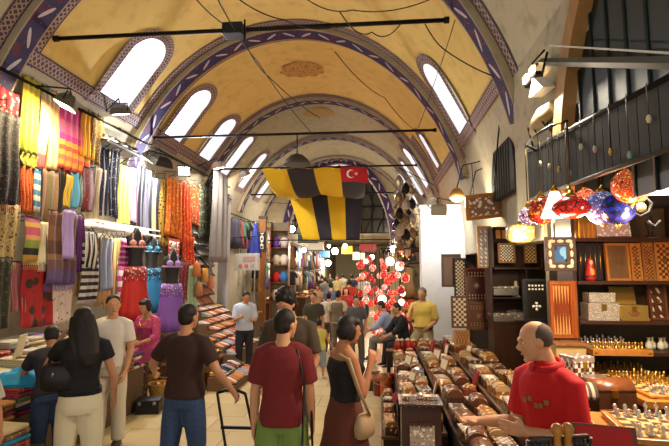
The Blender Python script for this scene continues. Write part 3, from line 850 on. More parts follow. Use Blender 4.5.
# --- seated saleswoman in pink
P_ = spot(154, 7.5)
w10, _J = person('dark-haired woman in pink dress with gold neckline sitting below the dancer costumes', P_, R(160), 1.60, dict(hip_z=height_at(347, 7.6)+.02, nod=18, lean=8, arm_r=((.3, .3, -1), (-.3, .9, -.2)), arm_l=((-.3, .3, -1), (.3, .9, -.2)), leg_r=((.1, 1, -.2), (0, .1, -1)), leg_l=((-.1, 1, -.2), (0, .1, -1))), SKIN['a'],
    [('shirt', figured('b03a78', 'c98a4a', 30, .28), dict(hem=-.03, sleeve=1.4, g=.016, neckz=.29)), ('trousers', mat('8a2f5e', .8), {}), ('shoes', BLACKC, {})], 'bob', True, .013)
m = MB(); m.tube([_J['T'](-.06, .03, .29), _J['T'](-.035, .075, .255), _J['T'](0, .088, .235), _J['T'](.035, .075, .255), _J['T'](.06, .03, .29)], .014, 8); m.build('neckline_trim', mat('c99a3c', .4, .5), w10)
# --- the crowd further down the street
CROWD = [
 (314, 292, 10.6, 178, 'man in dark olive shirt walking away behind the child', '3b3a2c', '35332f', 'tshirt', 'short', 0, 'man'),
 (329, 297, 12.0, 0, 'person in white shirt walking away, right of the dark olive shirt', 'c6c2ba', '4b4744', 'tshirt', 'short', 0, ''),
 (338, 290, 11.5, 0, 'man with grey-brown waistcoat over a pale shirt, back to us', 'b9ab92', '6e6453', 'vest', 'short', 0, ''),
 (356, 302, 10.3, 180, 'man facing us with dark shirt, right of the waistcoat man', '4a4a50', '55524e', 'tshirt', 'buzz', 0, ''),
 (331, 282, 15.5, 0, 'person in blue-grey shirt midway down the street', '52617e', '33312f', 'tshirt', 'short', 0, ''),
 (318, 284, 16.5, 180, 'woman in tan top near the left racks, midway down the street', '9a7d62', '5a4a42', 'tshirt', 'bob', 1, ''),
 (349, 279, 17.5, 0, 'woman in bright red shirt midway down the street', 'b3302b', '54423c', 'tshirt', 'bob', 1, ''),
 (346, 287, 14.6, 180, 'person in dark red dress nearer than the bright red shirt', '8d2a2c', '6b2022', 'tshirt', 'long', 1, ''),
 (364, 275, 21.0, 0, 'man in white shirt and dark trousers standing beside the red lamps', 'c2c0be', '2c2c33', 'tshirt', 'short', 0, ''),
 (325, 277, 22.0, 0, 'person in grey shirt far down the street at the left', '77736f', '3a3836', 'tshirt', 'short', 0, ''),
 (337, 275, 24.0, 180, 'person in pale yellow shirt far down the street', 'b8a774', '3a3836', 'tshirt', 'short', 0, ''),
 (352, 273, 25.5, 0, 'person in navy shirt far down the street', '2d3350', '2a2a30', 'tshirt', 'short', 0, ''),
 (343, 272, 28.0, 0, 'person in beige shirt farthest down the street', 'a59a86', '3b3530', 'tshirt', 'short', 0, ''),
 (330, 273, 29.0, 180, 'person in dark green shirt farthest at the left', '37453a', '2c2a28', 'tshirt', 'bob', 1, ''),
 (358, 273, 30.0, 0, 'person in rust shirt farthest at the right', '97543a', '2c2a28', 'tshirt', 'short', 0, ''),
 (322, 275, 26.0, 0, 'person in black shirt far down the street against the left shops', '1d1c20', '35332f', 'tshirt', 'short', 0, ''),
]
for i, (px, top, d, rz, lab, c1, c2, kind, hair, fem, _) in enumerate(CROWD):
    hh = min(1.8, max(1.45, height_at(top, d)))
    st = random.choice((-1, 1))*.16
    wear = [('tshirt', mat(c1, .85), dict(hem=-.02, sleeve=.75, g=.016)), ('trousers', mat(c2, .85), {}), ('shoes', BLACKC, {})]
    if kind == 'vest': wear.insert(1, ('vest', mat('6b6151', .85), {}))
    person(lab, spot(px, d), R(rz+random.uniform(-12, 12)), hh, dict(nod=random.uniform(0, 14), turn=random.uniform(-20, 20), leg_r=((.05, st, -1), (.0, -abs(st), -1)), leg_l=((-.05, -st, -1), (0, -abs(st), -1)), arm_r=((.2, st, -1), (0, .3, -1)), arm_l=((-.2, -st, -1), (0, .3, -1))), SKIN['abc'[i % 3]], wear, hair, bool(fem), .016 if d < 14 else .022, face=False)
# --- what they carry
def sling(name, label, pts, bag_loc, sz, mt, rz=0, rad=.012, flat=None):
    t = thing(name, label, 'bag', (0, 0, 0))
    m = MB(); w, dp, hh = sz
    m.loft([(0, 0, -hh, w*.40, dp*.7), (0, 0, -hh*.92, w*.5, dp), (0, 0, -hh*.5, w*.55, dp*1.05), (0, 0, -hh*.1, w*.46, dp*.7), (0, 0, 0, w*.40, dp*.35)], 20, True, Mloc(*bag_loc, rz), None, True, 3)
    m.build('bag_body', mt, t)
    m = MB(); m.tube(pts, rad, 8); m.build('strap', mt, t)
    m = MB(); b = Vector(bag_loc); m.tube([b+V3(0, -sz[1]*1.1, -.06), b+V3(0, -sz[1]*1.12, -.10)], .012, 8); m.build('clasp', mat('8a8478', .3, .8), t)
    return t
def wp(b, v): return Matrix.Translation(b.location) @ Euler(b.rotation_euler).to_matrix().to_4x4() @ v
bg_m = mat('121116', .45, 0, .2)
b_ = wp(w1, J1['shl']); q = spot(65, 4.2)+V3(0, 0, height_at(361, 4.2))
sling('handbag', 'black handbag hanging from the arm of the black-topped woman', [b_+V3(-.02, 0, .055), b_+V3(-.09, .03, -.05), q+V3(-.10, 0, -.02), q+V3(.02, 0, -.05), q+V3(.10, 0, -.02), b_+V3(-.0, .05, -.06), b_+V3(.01, .03, .055)], q, (.26, .06, .22), bg_m, R(20))
b_ = wp(w4, J4['shr']); q = b_+V3(.035, -.09, -.73)
sling('handbag', 'black bag on a long strap beside the maroon shirt', [b_+V3(-.05, .03, .05), b_+V3(-.03, -.07, .04), b_+V3(.03, -.10, -.2), q+V3(-.02, -.0, -.02), q+V3(.06, .0, -.02), b_+V3(.06, .05, -.3), b_+V3(-.0, .06, .03)], q, (.20, .06, .26), bg_m, R(10), .009)
b_ = wp(w6, J6['shr']); q = b_+V3(.09, .04, -.40)
sling('handbag', 'cream shoulder bag of the woman in the brown skirt', [b_+V3(-.10, -.02, .045), b_+V3(-.02, -.09, .02), b_+V3(.06, -.13, -.2), q+V3(.04, -.0, -.02)], q, (.20, .05, .18), mat('a58c6a', .6), R(60), .012)
# --- hand trolley
hp = wp(w3, J3['wrr']); base = V3(hp.x+.16, hp.y-.10, 0)
tr = thing('hand_trolley', 'empty folding hand trolley pulled by the man in brown shirt', 'trolley', base)
rel = hp-base
top = V3(rel.x-.02, rel.y+.03, rel.z-.03)
for s, n in ((-1, 0), (1, 1)):
    m = MB(); m.tube([top+V3(s*.13, 0, 0), V3(s*.15+.06, -.05, .07)], .013, 8); m.build('side_rail', IRON, tr)
m = MB(); m.tube([top+V3(-.13, 0, 0), top+V3(-.06, .01, .02), top+V3(.06, .01, .02), top+V3(.13, 0, 0)], .014, 8); m.build('handle', IRON, tr)
for k in (.35, .62, .68):
    a = top+(V3(.06, -.05, .07)-top)*k; m = MB(); m.box(a.x-.15, a.x+.15, a.y-.012, a.y+.012, a.z-.012, a.z+.012); m.build('crossbar', IRON, tr)
for s in (-1, 1):
    m = MB(); m.lathe([(.0, -.015), (.06, -.015), (.065, 0), (.06, .015), (0, .015)], 16, Mloc(s*.17+.06, -.04, .065, 0, 0, PI/2)); m.build('wheel', BLACK, tr)
m = MB(); m.box(-.09, .21, -.22, -.02, .03, .045); m.build('toe_plate', IRON, tr)
# ================================================================== LEFT SIDE: CLOTH SHOP, COSTUMES, SHOES
WX = -4.62
def wall_x(z): return XC-VA*math.sqrt(max(.2, 1-max(0, (z-ZS)/VB)**2))
ORDS = ['first', 'second', 'third', 'fourth', 'fifth', 'sixth', 'seventh', 'eighth', 'ninth', 'tenth', 'eleventh', 'twelfth', 'thirteenth', 'fourteenth', 'fifteenth', 'sixteenth', 'seventeenth', 'eighteenth', 'nineteenth', 'twentieth']+['%s-%s' % (a, b) for a in ('twenty', 'thirty', 'forty') for b in ('first', 'second', 'third', 'fourth', 'fifth', 'sixth', 'seventh', 'eighth', 'ninth')]
def cloth_mb(w, h, pleats, amp, thick=.012, flare=0.0, seed=0, nu=40, nv=14):
    rnd = random.Random(seed); ph = rnd.uniform(0, 6); ph2 = rnd.uniform(0, 6)
    m = MB()
    m.sheet(lambda u, v: Vector((amp*(.35+.65*v)*math.sin(u*pleats*2*PI+ph+.5*math.sin(v*3+ph2))+.012*math.sin(v*5+ph2), (u-.5)*w*(1+flare*v)+.01*math.sin(v*7+ph), -v*h+.015*math.sin(u*3+ph)*v)), nu, nv, thick)
    return m
def hang(name, label, box, material, X=WX, pleats=4, amp=.022, group=None, cat=None, flare=0, fringe=None, hanger=False, lab_parts=None):
    x0, y0, x1, y1 = box; xc = (x0+x1)/2
    ya, yb = on_x(x0, (y0+y1)/2, X).y, on_x(x1, (y0+y1)/2, X).y
    zt, zb = on_x(xc, y0, X).z, on_x(xc, y1, X).z
    w, h = yb-ya, zt-zb
    X = max(X, wall_x(zt)+.06)
    t = thing(name, label, cat or name.replace('_', ' '), (X, (ya+yb)/2, zt), 0, group)
    cloth_mb(w, h, pleats, amp, .010, flare, seed=int(x0*7+y0)).build('cloth', material, t)
    if fringe:
        m = MB(); n = max(8, int(w/.03))
        for i in range(n):
            y = (i+.5)/n*w-w/2; m.tube([(0, y, -h), (.004, y+.004, -h-.05), (0, y, -h-.10)], .005, 4)
        m.build('fringe', fringe, t)
    m = MB()
    if hanger:
        m.tube([(0, -w*.42, -.01), (0, 0, .07), (0, w*.42, -.01)], .007, 6); m.tube([(0, 0, .07), (0, 0, .15), (.02, .02, .17), (0, .04, .16)], .005, 6)
        m.build('hanger', IRON, t)
    else:
        m.tube([(0, -w/2, .005), (0, w/2, .005)], .009, 6); m.build('rod', IRON, t)
    m = MB(); m.tube([(0, 0, .15 if hanger else .005), (wall_x(zt+.1)+.015-X, 0, .17 if hanger else .04)], .006, 5); m.build('hook', IRON, t)
    return t
GU, GL, GM = 'scarves hung in the upper row', 'cloths hung in the lower row', 'garments on the left wall'
hang('shawl', 'black shawl with grey figures hanging at the left edge, upper row', (-14, 110, 18, 203), figured('17141a', '4d4a52', 22, .3, '6b4a52'), WX+.16, 3, .02, GU, fringe=mat('b0304a'), hanger=True)
hang('blouse', 'red and pink blouse on a hanger behind the black figured shawl', (-6, 90, 20, 116), figured('c23a4a', 'd9c0a8', 14, .3), WX-.05, 3, .03, GM, hanger=True)
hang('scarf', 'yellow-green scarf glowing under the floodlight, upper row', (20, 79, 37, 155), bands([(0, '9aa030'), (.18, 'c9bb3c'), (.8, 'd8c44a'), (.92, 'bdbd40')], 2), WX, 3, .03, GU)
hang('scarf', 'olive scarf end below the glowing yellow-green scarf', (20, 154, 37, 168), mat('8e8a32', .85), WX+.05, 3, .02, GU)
hang('scarf', 'peach and cream scarf with a red hem, upper row', (37, 86, 47, 171), bands([(0, 'c4505a'), (.2, 'dcae86'), (.85, 'd0c8a8'), (.93, '7d8a6a')], 2), WX, 2, .02, GU)
hang('scarf', 'pale orange scarf with sequin stripes beside the peach one, upper row', (47, 92, 57, 170), bands([(0, 'cf8a4a'), (.16, 'e0b888'), (.5, 'd99a62'), (.6, 'e3c59c')], 1, 2), WX, 2, .02, GU)
hang('shawl', 'pink and orange shawl with cross stripes, upper row', (57, 108, 89, 172), bands([(0, 'b8453a'), (.07, 'd98a3a'), (.15, 'd8604a'), (.22, 'dc9440'), (.30, 'd6533f'), (.37, 'df9d48'), (.45, 'c9409a'), (.55, 'dd6aa0'), (.75, 'd84f98')], 2), WX, 5, .022, GU, fringe=mat('8a3a2a'))
hang('scarf', 'saffron yellow scarf half behind the pink and orange shawl', (76, 112, 89, 158), mat('d29a35', .85), WX-.06, 3, .03, GU)
hang('scarf', 'brown and gold brocade scarf at the right end of the upper row', (89, 115, 101, 166), figured('6a4d1f', 'a8843a', 26, .35, '33240f'), WX, 2, .02, GU)
hang('shawl', 'cream paisley shawl with a red upper band at the left edge', (-12, 203, 18, 262), figured('a08a5a', '5b4630', 20, .36, 'c4b48a'), WX+.10, 3, .02, GL, fringe=mat('b9a98a'))
hang('scarf', 'burnt orange boucle scarf below the olive one', (19, 166, 33, 213), figured('b8541e', '7d2f16', 34, .35), WX+.06, 4, .03, GL)
hang('scarf', 'narrow blue and white striped scarf, lower row', (33, 168, 40, 212), bands([(0, 'd4d0c4'), (.5, '3f79a8')], 2, 4), WX+.08, 1, .015, GL)
hang('shawl', 'taupe brown shawl with a green centre stripe, lower row', (40, 170, 56, 246), bands([(0, '7a5a44'), (.4, '6a6048'), (.7, '8a6a50')], 1), WX+.05, 2, .02, GL)
hang('scarf', 'black scarf between the taupe shawl and the yellow scarf', (56, 172, 64, 216), mat('15120f', .9), WX+.02, 2, .02, GL)
hang('scarf', 'plain mustard yellow scarf, lower row', (64, 175, 71, 208), mat('b89a2e', .85), WX+.03, 1, .02, GL)
hang('scarf', 'plain sky blue scarf, lower row', (71, 173, 79, 208), mat('4a8ab0', .85), WX+.03, 1, .02, GL)
hang('scarf', 'pale ice blue scarf beside the sky blue one, lower row', (79, 173, 83, 214), mat('a8c0c4', .85), WX+.01, 1, .015, GL)
hang('shawl', 'dark red shawl with a gold figured border, lower row', (83, 168, 93, 212), figured('5e1016', '8a5a2a', 16, .24), WX+.06, 1, .012, GL, fringe=mat('b0904a'))
hang('shawl', 'silver beige shawl with a dotted top edge, lower row', (93, 168, 104, 224), bands([(0, '8a7a66'), (.5, 'b0a48e'), (.8, '94866e')], 1, 2), WX+.02, 2, .02, GL)
hang('rug', 'small cloth of broad yellow, pink, olive and black stripes', (24, 217, 39, 262), bands([(0, 'b8923a'), (.17, '1d1a16'), (.32, '7f8a34'), (.5, 'c58f5a'), (.6, 'b14a66'), (.78, 'c8a850'), (.88, 'b9668a')], 2), WX+.16, 1, .008, GL, fringe=mat('b89a50'))
hang('shawl', 'white fringed shawl beside the broad striped cloth', (39, 222, 47, 264), mat('c9c0a4', .85), WX+.12, 2, .02, GL, fringe=mat('d0c8b4'))
hang('shawl', 'brown and plum figured shawl with a purple fringe', (46, 212, 75, 284), bands([(0, '5d4a78'), (.2, '6a4a52'), (.34, '8a6a4c'), (.42, '5c3c34'), (.6, '7b5440'), (.8, '6b4636')], 2), WX+.14, 4, .02, GL, fringe=mat('6d5aa0'))
hang('scarf', 'lavender scarf over the brown and plum shawl', (62, 210, 73, 258), mat('9a86c4', .8), WX+.22, 2, .018, GL)
hang('dress', 'deep purple ruffled dress hanging by the lavender scarf', (74, 216, 84, 272), mat('4d1a62', .7), WX+.08, 3, .03, GM, hanger=True)
hang('skirt', 'black and white zebra striped skirt on the left wall', (82, 240, 97, 302), bands([(0, 'c9c5c0'), (.5, '26242a')], 2, 9), WX+.12, 3, .03, GM, hanger=True, flare=.15)
hang('top', 'black and white zebra blouse above the zebra skirt', (84, 232, 96, 268), bands([(0, 'd0ccc6'), (.5, '201e24')], 1, 5), WX+.18, 2, .02, GM, hanger=True)
hang('dress', 'pale blue-grey dress with a draped front', (100, 238, 111, 290), mat('8b98ae', .6), WX+.10, 2, .03, GM, hanger=True, flare=.12)
hang('shawl', 'red shawl with a large dark paisley, hung low behind the cloth piles', (20, 266, 52, 326), figured('9a1c22', '3b2418', 5, .34, '5c3a20'), WX+.10, 3, .015, GL)
hang('shawl', 'white shawl with small red dots, hung low behind the cloth piles', (52, 278, 72, 322), figured('cfc4b8', '9a4a4a', 16, .22), WX+.10, 3, .015, GL)
hang('shawl', 'dark green figured shawl hung low at the left edge', (-12, 258, 10, 330), figured('2b2c22', '56502f', 20, .3), WX+.14, 3, .02, GL)
hang('shawl', 'dusty pink shawl hung low at the left, beside the dark green one', (10, 262, 24, 312), mat('a86a70', .85), WX+.06, 3, .03, GL)
for i, (x0, c, lab) in enumerate(((72, 'c8a878', 'sand coloured long dress on the rail below the lit shelf'), (111, '7a6a3a', 'olive long dress on the rail below the lit shelf'), (116, 'b04a8c', 'magenta and white striped dress on the rail below the lit shelf'), (97, 'b89a66', 'straw coloured long dress on the rail below the lit shelf'), (106, 'cfa86a', 'golden long dress on the rail below the lit shelf'))):
    hang('dress', lab, (x0, 238, x0+8, 296+i*3), bands([(0, c), (.5, 'd8d0cc')], 2, 6) if i == 2 else mat(c, .8), WX-.02, 2, .03, GM, hanger=True)
# beaded tops and bright dresses above the lit shelf
hang('top', 'navy top with silver beading on the wall above the lit shelf', (100, 148, 109, 216), figured('10183a', 'a0a4b8', 24, .16), WX+.02, 2, .025, GM, hanger=True)
hang('top', 'dark blue top with white sequins next to the navy beaded top', (109, 150, 118, 218), figured('0c142e', 'b8bac8', 20, .18), WX+.05, 2, .025, GM, hanger=True)
hang('dress', 'pale yellow dress shining under the black floodlight', (118, 166, 131, 224), mat('c4c870', .7), WX+.03, 3, .03, GM, hanger=True)
hang('dress', 'pale pink dress beside the pale yellow one', (130, 168, 137, 222), mat('d8a8c8', .7), WX+.02, 2, .03, GM, hanger=True)
hang('trousers', 'grey and black vertical striped trousers hanging above the lit shelf', (137, 168, 150, 228), bands([(0, '7a7888'), (.5, '22202c')], 1, 4), WX+.04, 3, .02, GM, hanger=True)
hang('dress', 'black dress with cream panel at the right end above the lit shelf', (149, 178, 159, 236), bands([(0, '17151a'), (.35, 'b8a878'), (.6, '17151a')], 1), WX+.04, 2, .02, GM, hanger=True)
# orange and gold costumes
for x0, y0, x1, y1, c1, c2, lab, dx in ((158, 180, 168, 246, 'a8842e', '3b2c12', 'dark gold sequined costume left of the orange ones', .02), (166, 178, 180, 236, 'd0661a', 'e0a040', 'bright orange dancer costume with hanging sleeves', .10), (178, 182, 190, 244, 'c84412', 'e08030', 'flame orange dancer costume lit by the white floodlight', .06), (188, 186, 200, 226, '8a3a1a', 'c07a3a', 'rust brown dancer costume right of the flame orange one', .0), (182, 236, 193, 268, 'c0361a', 'd8742a', 'short red-orange costume hung under the flame orange one', .08), (199, 186, 209, 240, '4a4a3c', '8a9a7a', 'grey green costume with silver beads, right of the rust one', .0), (209, 188, 219, 236, '6a6a70', 'b8b4a8', 'silver grey costume at the end of the costume row', .0)):
    hang('costume', lab, (x0, y0, x1, y1), figured(c1, c2, 14, .34), WX+dx, 4, .04, 'dancer costumes on the rail', 'costume', .1, hanger=True)
# the rail with its brackets, shelf with hats, the lit shelf
a, b = V3(WX+.05, 5.0, 4.42), V3(WX+.05, 14.2, 4.52)
t = thing('hanging_rail', 'long iron rail along the left wall above the scarves', 'rail', (0, 0, 0))
m = MB(); m.tube([a, (a+b)/2+V3(0, 0, .02), b], .022, 8); m.build('rail', IRON, t)
for k in range(7):
    q = a+(b-a)*(k+.3)/7; m = MB(); m.tube([q, q+V3(-.15, 0, .16), V3(-4.95, q.y, q.z+.2)], .014, 6); m.build('bracket', IRON, t)
sa, sb = on_x(84, 232, WX), on_x(152, 232, WX); zz = (sa.z+sb.z)/2
t = thing('wall_shelf', 'white shelf lit from within, between the beaded tops and the dresses', 'shelf', (0, 0, 0))
m = MB(); m.box(-5.05, WX+.20, sa.y, sb.y, zz-.02, zz+.015); m.build('board', WHITE, t)
m = MB(); m.box(-4.98, WX+.17, sa.y, sb.y, zz+.10, zz+.12); m.build('top_board', WHITE, t)
m = MB(); m.tube([(WX+.0, sa.y+.05, zz+.06), (WX+.0, sb.y-.05, zz+.06)], .022, 8); tb = m.build('tube_lamp', glow('fff2cf', 9), t)
lamp_light(t, 26, (1, .93, .75), 'AREA', (WX+.02, (sa.y+sb.y)/2, zz-.05), (0, R(25), 0), 1.0)
hb = on_x(112, 146, WX); t = thing('hat_shelf', 'narrow white shelf carrying the row of dark hats', 'shelf', (0, 0, 0))
ha, hc = on_x(98, 143, WX).y, on_x(134, 143, WX).y
m = MB(); m.box(wall_x(hb.z)+.02, WX+.16, ha, hc, hb.z-.03, hb.z); m.build('board', mat('8a8680', .5), t)
for i in range(3): m = MB(); y = ha+(hc-ha)*(i+.5)/3; m.tube([(wall_x(hb.z)+.02, y, hb.z-.2), (WX+.1, y, hb.z-.03)], .01, 6); m.build('bracket', IRON, t)
def hat(mt, band):
    t = thing('hat', 'proto', 'hat'); m = MB(); m.lathe([(.15, 0), (.155, .008), (.10, .018), (.088, .025), (.085, .085), (.07, .11), (.03, .118), (0, .116)], 20); m.build('crown', mt, t)
    m = MB(); m.lathe([(.0895, .024), (.0905, .03), (.0885, .05), (.087, .052)], 20); m.build('hat_band', band, t); return t
hp_ = hat(BLACK, mat('c9c4bc'))
for i in range(6):
    place(hp_, 'black hat with a pale band on the narrow shelf, number %s from the left' % ('one', 'two', 'three', 'four', 'five', 'six')[i], (WX+.02+.03*(i % 2), ha+.14+(hc-ha-.28)*i/5, hb.z+.001), (0, 0, i*.7), 1.1, 'black hats on the narrow shelf')
# round silver ornaments above the hats
for i in range(2):
    q = on_x(104+i*11, 121, -4.9); m = MB()
    for r in (.13, .09, .05): m.tube([(0, r*math.cos(2*PI*k/24), r*math.sin(2*PI*k/24)) for k in range(25)], .010, 6)
    for k in range(8): m.tube([(0, .05*math.cos(k*PI/4), .05*math.sin(k*PI/4)), (0, .13*math.cos(k*PI/4), .13*math.sin(k*PI/4))], .007, 5)
    tag(m.build('wall_ornament', mat('b8c0d0', .4, .5), None, q), ('left of the two round wire ornaments above the hats', 'right of the two round wire ornaments above the hats')[i], 'ornament', 'wire ornaments above the hats')
# --- floodlights on the rail
def floodlight(label, px, py, X, aim, power, col, bright, body='5e5c52', size=.30):
    q = on_x(px, py, X); t = thing('floodlight', label, 'lamp', q, 0, 'floodlights of the left shops')
    d = (Vector(aim)-q).normalized(); rot = d.to_track_quat('-Z', 'Y').to_matrix().to_4x4()
    s = size
    m = MB(); m.loft([(0, 0, .0, s*.62, s*.46), (0, 0, .10, s*.52, s*.38), (0, 0, .16, s*.30, s*.22)], 4, False, rot @ Matrix.Rotation(PI/4, 4, 'Z')); m.build('housing', mat(body, .5), t)
    m = MB(); m.box(-s*.36, s*.36, -s*.26, s*.26, -.012, -.002, rot); m.build('lamp_glass', glow(col, bright), t)
    m = MB(); u = rot @ V3(0, 0, .16); m.tube([u, u+V3(-.02, 0, .10), V3(WX+.05-q.x, 0, max(.05, 4.45-q.z))], .012, 6)
    m.tube([rot @ V3(-s*.42, 0, .05), rot @ V3(-s*.45, 0, .17), rot @ V3(s*.45, 0, .17), rot @ V3(s*.42, 0, .05)], .010, 6); m.build('yoke', IRON, t)
    c = lin(col)[:3]
    lo = lamp_light(t, power, c, 'AREA', (rot @ V3(0, 0, -.03)), d.to_track_quat('-Z', 'Y').to_euler(), s*.6)
    return t
floodlight('grey floodlight turned to the scarves, nearest on the left rail', 65, 106, -4.15, (-4.6, 5.7, 3.2), 52, 'ffe6b0', 14, size=.38)
floodlight('small white-lit floodlight under the first skylight', 121, 114, -4.3, (-4.3, 8.2, 2.6), 28, 'fff0cc', 18, size=.30)
floodlight('black floodlight seen from behind above the striped trousers', 157, 162, -4.05, (-4.9, 8.6, 2.4), 24, 'fff0dc', 8, '17171a', .66)
floodlight('floodlight shining white above the orange costumes', 184, 171, -4.1, (-3.2, 6.0, 2.2), 110, 'f4f6ff', 30, '2a2a2c', .30)
floodlight('white domed floodlight past the costume row', 219, 168, -4.0, (-3.6, 12.2, 1.5), 90, 'fff4e0', 16, 'c8c4ba', .30)
floodlight('small floodlight at the end of the left rail', 245, 176, -3.95, (-3.4, 15.5, 1.5), 90, 'fff0dc', 16, 'b8b2a4', .3)
# --- costume mannequins
DUMMY = mat('17161b', .45)
def mannequin(label, px, ytop, yhem, X, c_top, c_skirt, deco, belt=None):
    q = on_x(px, ytop, X); zb = on_x(px, yhem, X).z; Hh = q.z-zb
    t = thing('mannequin', label, 'mannequin', (X, q.y, zb), R(-50), 'dancer mannequins')
    k = Hh
    m = MB(); m.loft([(0, 0, k*.52, .15, .11), (0, 0, k*.60, .125, .09), (0, 0, k*.66, .115, .085), (0, 0, k*.76, .135, .10), (0, 0, k*.84, .165, .11), (0, 0, k*.90, .17, .08), (0, 0, k*.935, .09, .06), (0, 0, k*1.0, .045, .045)], 20, True, Matrix.Rotation(PI/2, 4, 'Z')); m.build('torso', DUMMY, t)
    m = MB()
    for s in (-1, 1):
        m.ball((.085, s*.066, k*.83), (.050, .062, .058), 14, 8); m.tube([(.09, s*.075, k*.87), (.05, s*.07, k*.93), (-.02, s*.045, k*.965)], .012, 6)
    m.tube([(.0+.12*math.cos(x), .17*math.sin(x), k*.79) for x in [2*PI*i/24 for i in range(25)]], .018, 6); m.build('bra_top', c_top, t)
    m = MB(); m.loft([(0, 0, k*.0, .30, .25), (0, 0, k*.12, .26, .22), (0, 0, k*.3, .21, .18), (0, 0, k*.45, .185, .15), (0, 0, k*.56, .165, .125)], 48, True, Matrix.Rotation(PI/2, 4, 'Z'), lambda i, a: 1+(.07, .06, .035, .01, 0)[i]*math.sin(a*12+i*.3)); m.build('skirt', c_skirt, t)
    m = MB(); m.loft([(0, 0, k*.48, .195, .158), (0, 0, k*.58, .172, .132)], 24, True, Matrix.Rotation(PI/2, 4, 'Z'))
    for i in range(18):
        a = 2*PI*i/18; m.tube([(.145*math.cos(a), .18*math.sin(a), k*.5), (.165*math.cos(a), .20*math.sin(a), k*.42)], .010, 5)
    m.build('hip_belt', deco, t)
    m = MB(); m.tube([(0, 0, k*.55), (0, 0, .02)], .02, 8); m.lathe([(0, .0), (.16, .0), (.16, .02), (.02, .03)], 16); m.build('stand', IRON, t)
    return t
mannequin('mannequin in red dancer skirt with silver beaded belt', 137, 228, 320, -4.15, figured('c9868a', 'e4dcd4', 22, .3), mat('b8241f', .6), figured('a8383a', 'd8d0c8', 24, .34))
mannequin('mannequin in turquoise blue dancer costume', 153, 236, 312, -4.45, figured('2a6a86', '9cc0c8', 22, .28), mat('1f6a9a', .6), figured('1d4a6a', '8ab0c0', 24, .3))
mannequin('mannequin in lilac dancer costume with a black waist', 173, 250, 330, -3.72, mat('a88ad0', .6), mat('7a52b4', .6), figured('8a68c0', 'd0c4e4', 24, .3))
hang('dress', 'maroon figured long dress between the lilac mannequin and green robe', (176, 262, 187, 318), figured('6a2030', 'a05a5a', 20, .3), WX+.25, 3, .03, GM, hanger=True)
hang('robe', 'pale green long robe beside the shoe rack', (186, 266, 197, 316), mat('8fb08a', .8), WX+.25, 3, .03, GM, hanger=True)
hang('robe', 'magenta striped short robe left of the red mannequin', (119, 240, 128, 266), bands([(0, 'b02a86'), (.6, 'd8a0cc')], 2, 5), WX+.3, 2, .03, GM, hanger=True)
# plinths the costumes stand on
for n_, mn in enumerate([o for o in list(S.objects) if o.get('category') == 'mannequin']):
    x, y, zt = mn.location; zt -= .002
    t = thing('display_plinth', 'wooden plinth under the %s mannequin' % ('red', 'turquoise', 'lilac')[n_], 'plinth', (x, y, 0), 0, 'plinths under the mannequins')
    m = MB(); m.box(-.26, .26, -.26, .26, zt-.05, zt, None, .006); m.build('top', wood('7a5632'), t)
    m = MB(); m.box(-.23, .23, -.23, .23, 0, zt-.05); m.build('base', mat('6b4c33', .8), t)
# --- red sale card
q = on_x(174, 247, WX+.44); t = thing('sale_sign', 'red card reading SALE among the orange costumes', 'sign', q)
sw, sh_ = .52, .34
m = MB(); m.tube([(0, -.2, sh_/2), (-.1, 0, .75), (0, .2, sh_/2)], .004, 5); m.tube([(-.1, 0, .75), (wall_x(q.z+.8)+.02-q.x, 0, .85)], .006, 5); m.build('cord', IRON, t)
m = MB(); m.box(-.004, .004, -sw/2, sw/2, -sh_/2, sh_/2); m.build('card', mat('d2583f', .6), t)
LET = {'S': [(1, .9, .5, 1), (.5, 1, 0, .85), (0, .85, .1, .55), (.1, .55, .9, .45), (.9, .45, 1, .15), (1, .15, .5, 0), (.5, 0, 0, .1)], 'A': [(0, 0, .5, 1), (.5, 1, 1, 0), (.2, .4, .8, .4)], 'L': [(0, 1, 0, 0), (0, 0, .9, 0)], 'E': [(0, 0, 0, 1), (0, 1, .9, 1), (0, .52, .75, .52), (0, 0, .9, 0)],
 'H': [(0, 0, 0, 1), (1, 0, 1, 1), (0, .5, 1, .5)], 'O': [(0, .1, 0, .9), (0, .9, 1, .9), (1, .9, 1, .1), (1, .1, 0, .1)], 'T': [(.5, 0, .5, 1), (0, 1, 1, 1)], 'I': [(.5, 0, .5, 1)]}
def letters(word, w, h, gap, place_fn, thick, rad=None):
    m = MB(); n = len(word); x = -(n*w+(n-1)*gap)/2
    for ch in word:
        for (ax, ay, bx, by) in LET[ch]: m.tube([place_fn(x+ax*w, (ay-.5)*h), place_fn(x+bx*w, (by-.5)*h)], rad or thick, 6)
        x += w+gap
    return m
letters('SALE', .085, .14, .04, lambda x, y: (.008, x, y+.03), .013).build('lettering', mat('f0e8dc', .6), t)
# --- folded cloth piles: stepped stands and stacks
PAL = [('cdc6ae', 'cream'), ('c9b893', 'beige'), ('b8b2a4', 'pale grey'), ('302f55', 'navy'), ('5a2a5e', 'plum'), ('a8432a', 'rust'), ('2a86b8', 'bright blue'), ('b03a68', 'raspberry'), ('c27a34', 'orange'), ('23222b', 'black'), ('6a7a4a', 'moss green'), ('8a6a4a', 'brown'), ('7a2430', 'wine red'), ('9a8ac0', 'lilac')]
def folded(i):
    c, nm = PAL[i]; m = MB()
    for k in range(2): m.box(-.19, .19, -.14, .14, k*.021+.001, k*.021+.0205, None, .008)
    m.tube([(.185, -.138, .021), (.185, .138, .021)], .0205, 8)
    mt = [mat(c, .9, 0, .15, 14), figured(c, 'c8b888', 70, .16, None, .9), bands([(0, c), (.55, 'b8a27a'), (.7, c)], 1, 3)][i % 3 if i > 2 else 0]
    o = m.build('folded_cloth', mt); tag(o, 'proto folded cloth piece here', 'cloth', 'folded cloths in the piles'); return o
FOLD = [folded(i) for i in range(len(PAL))]
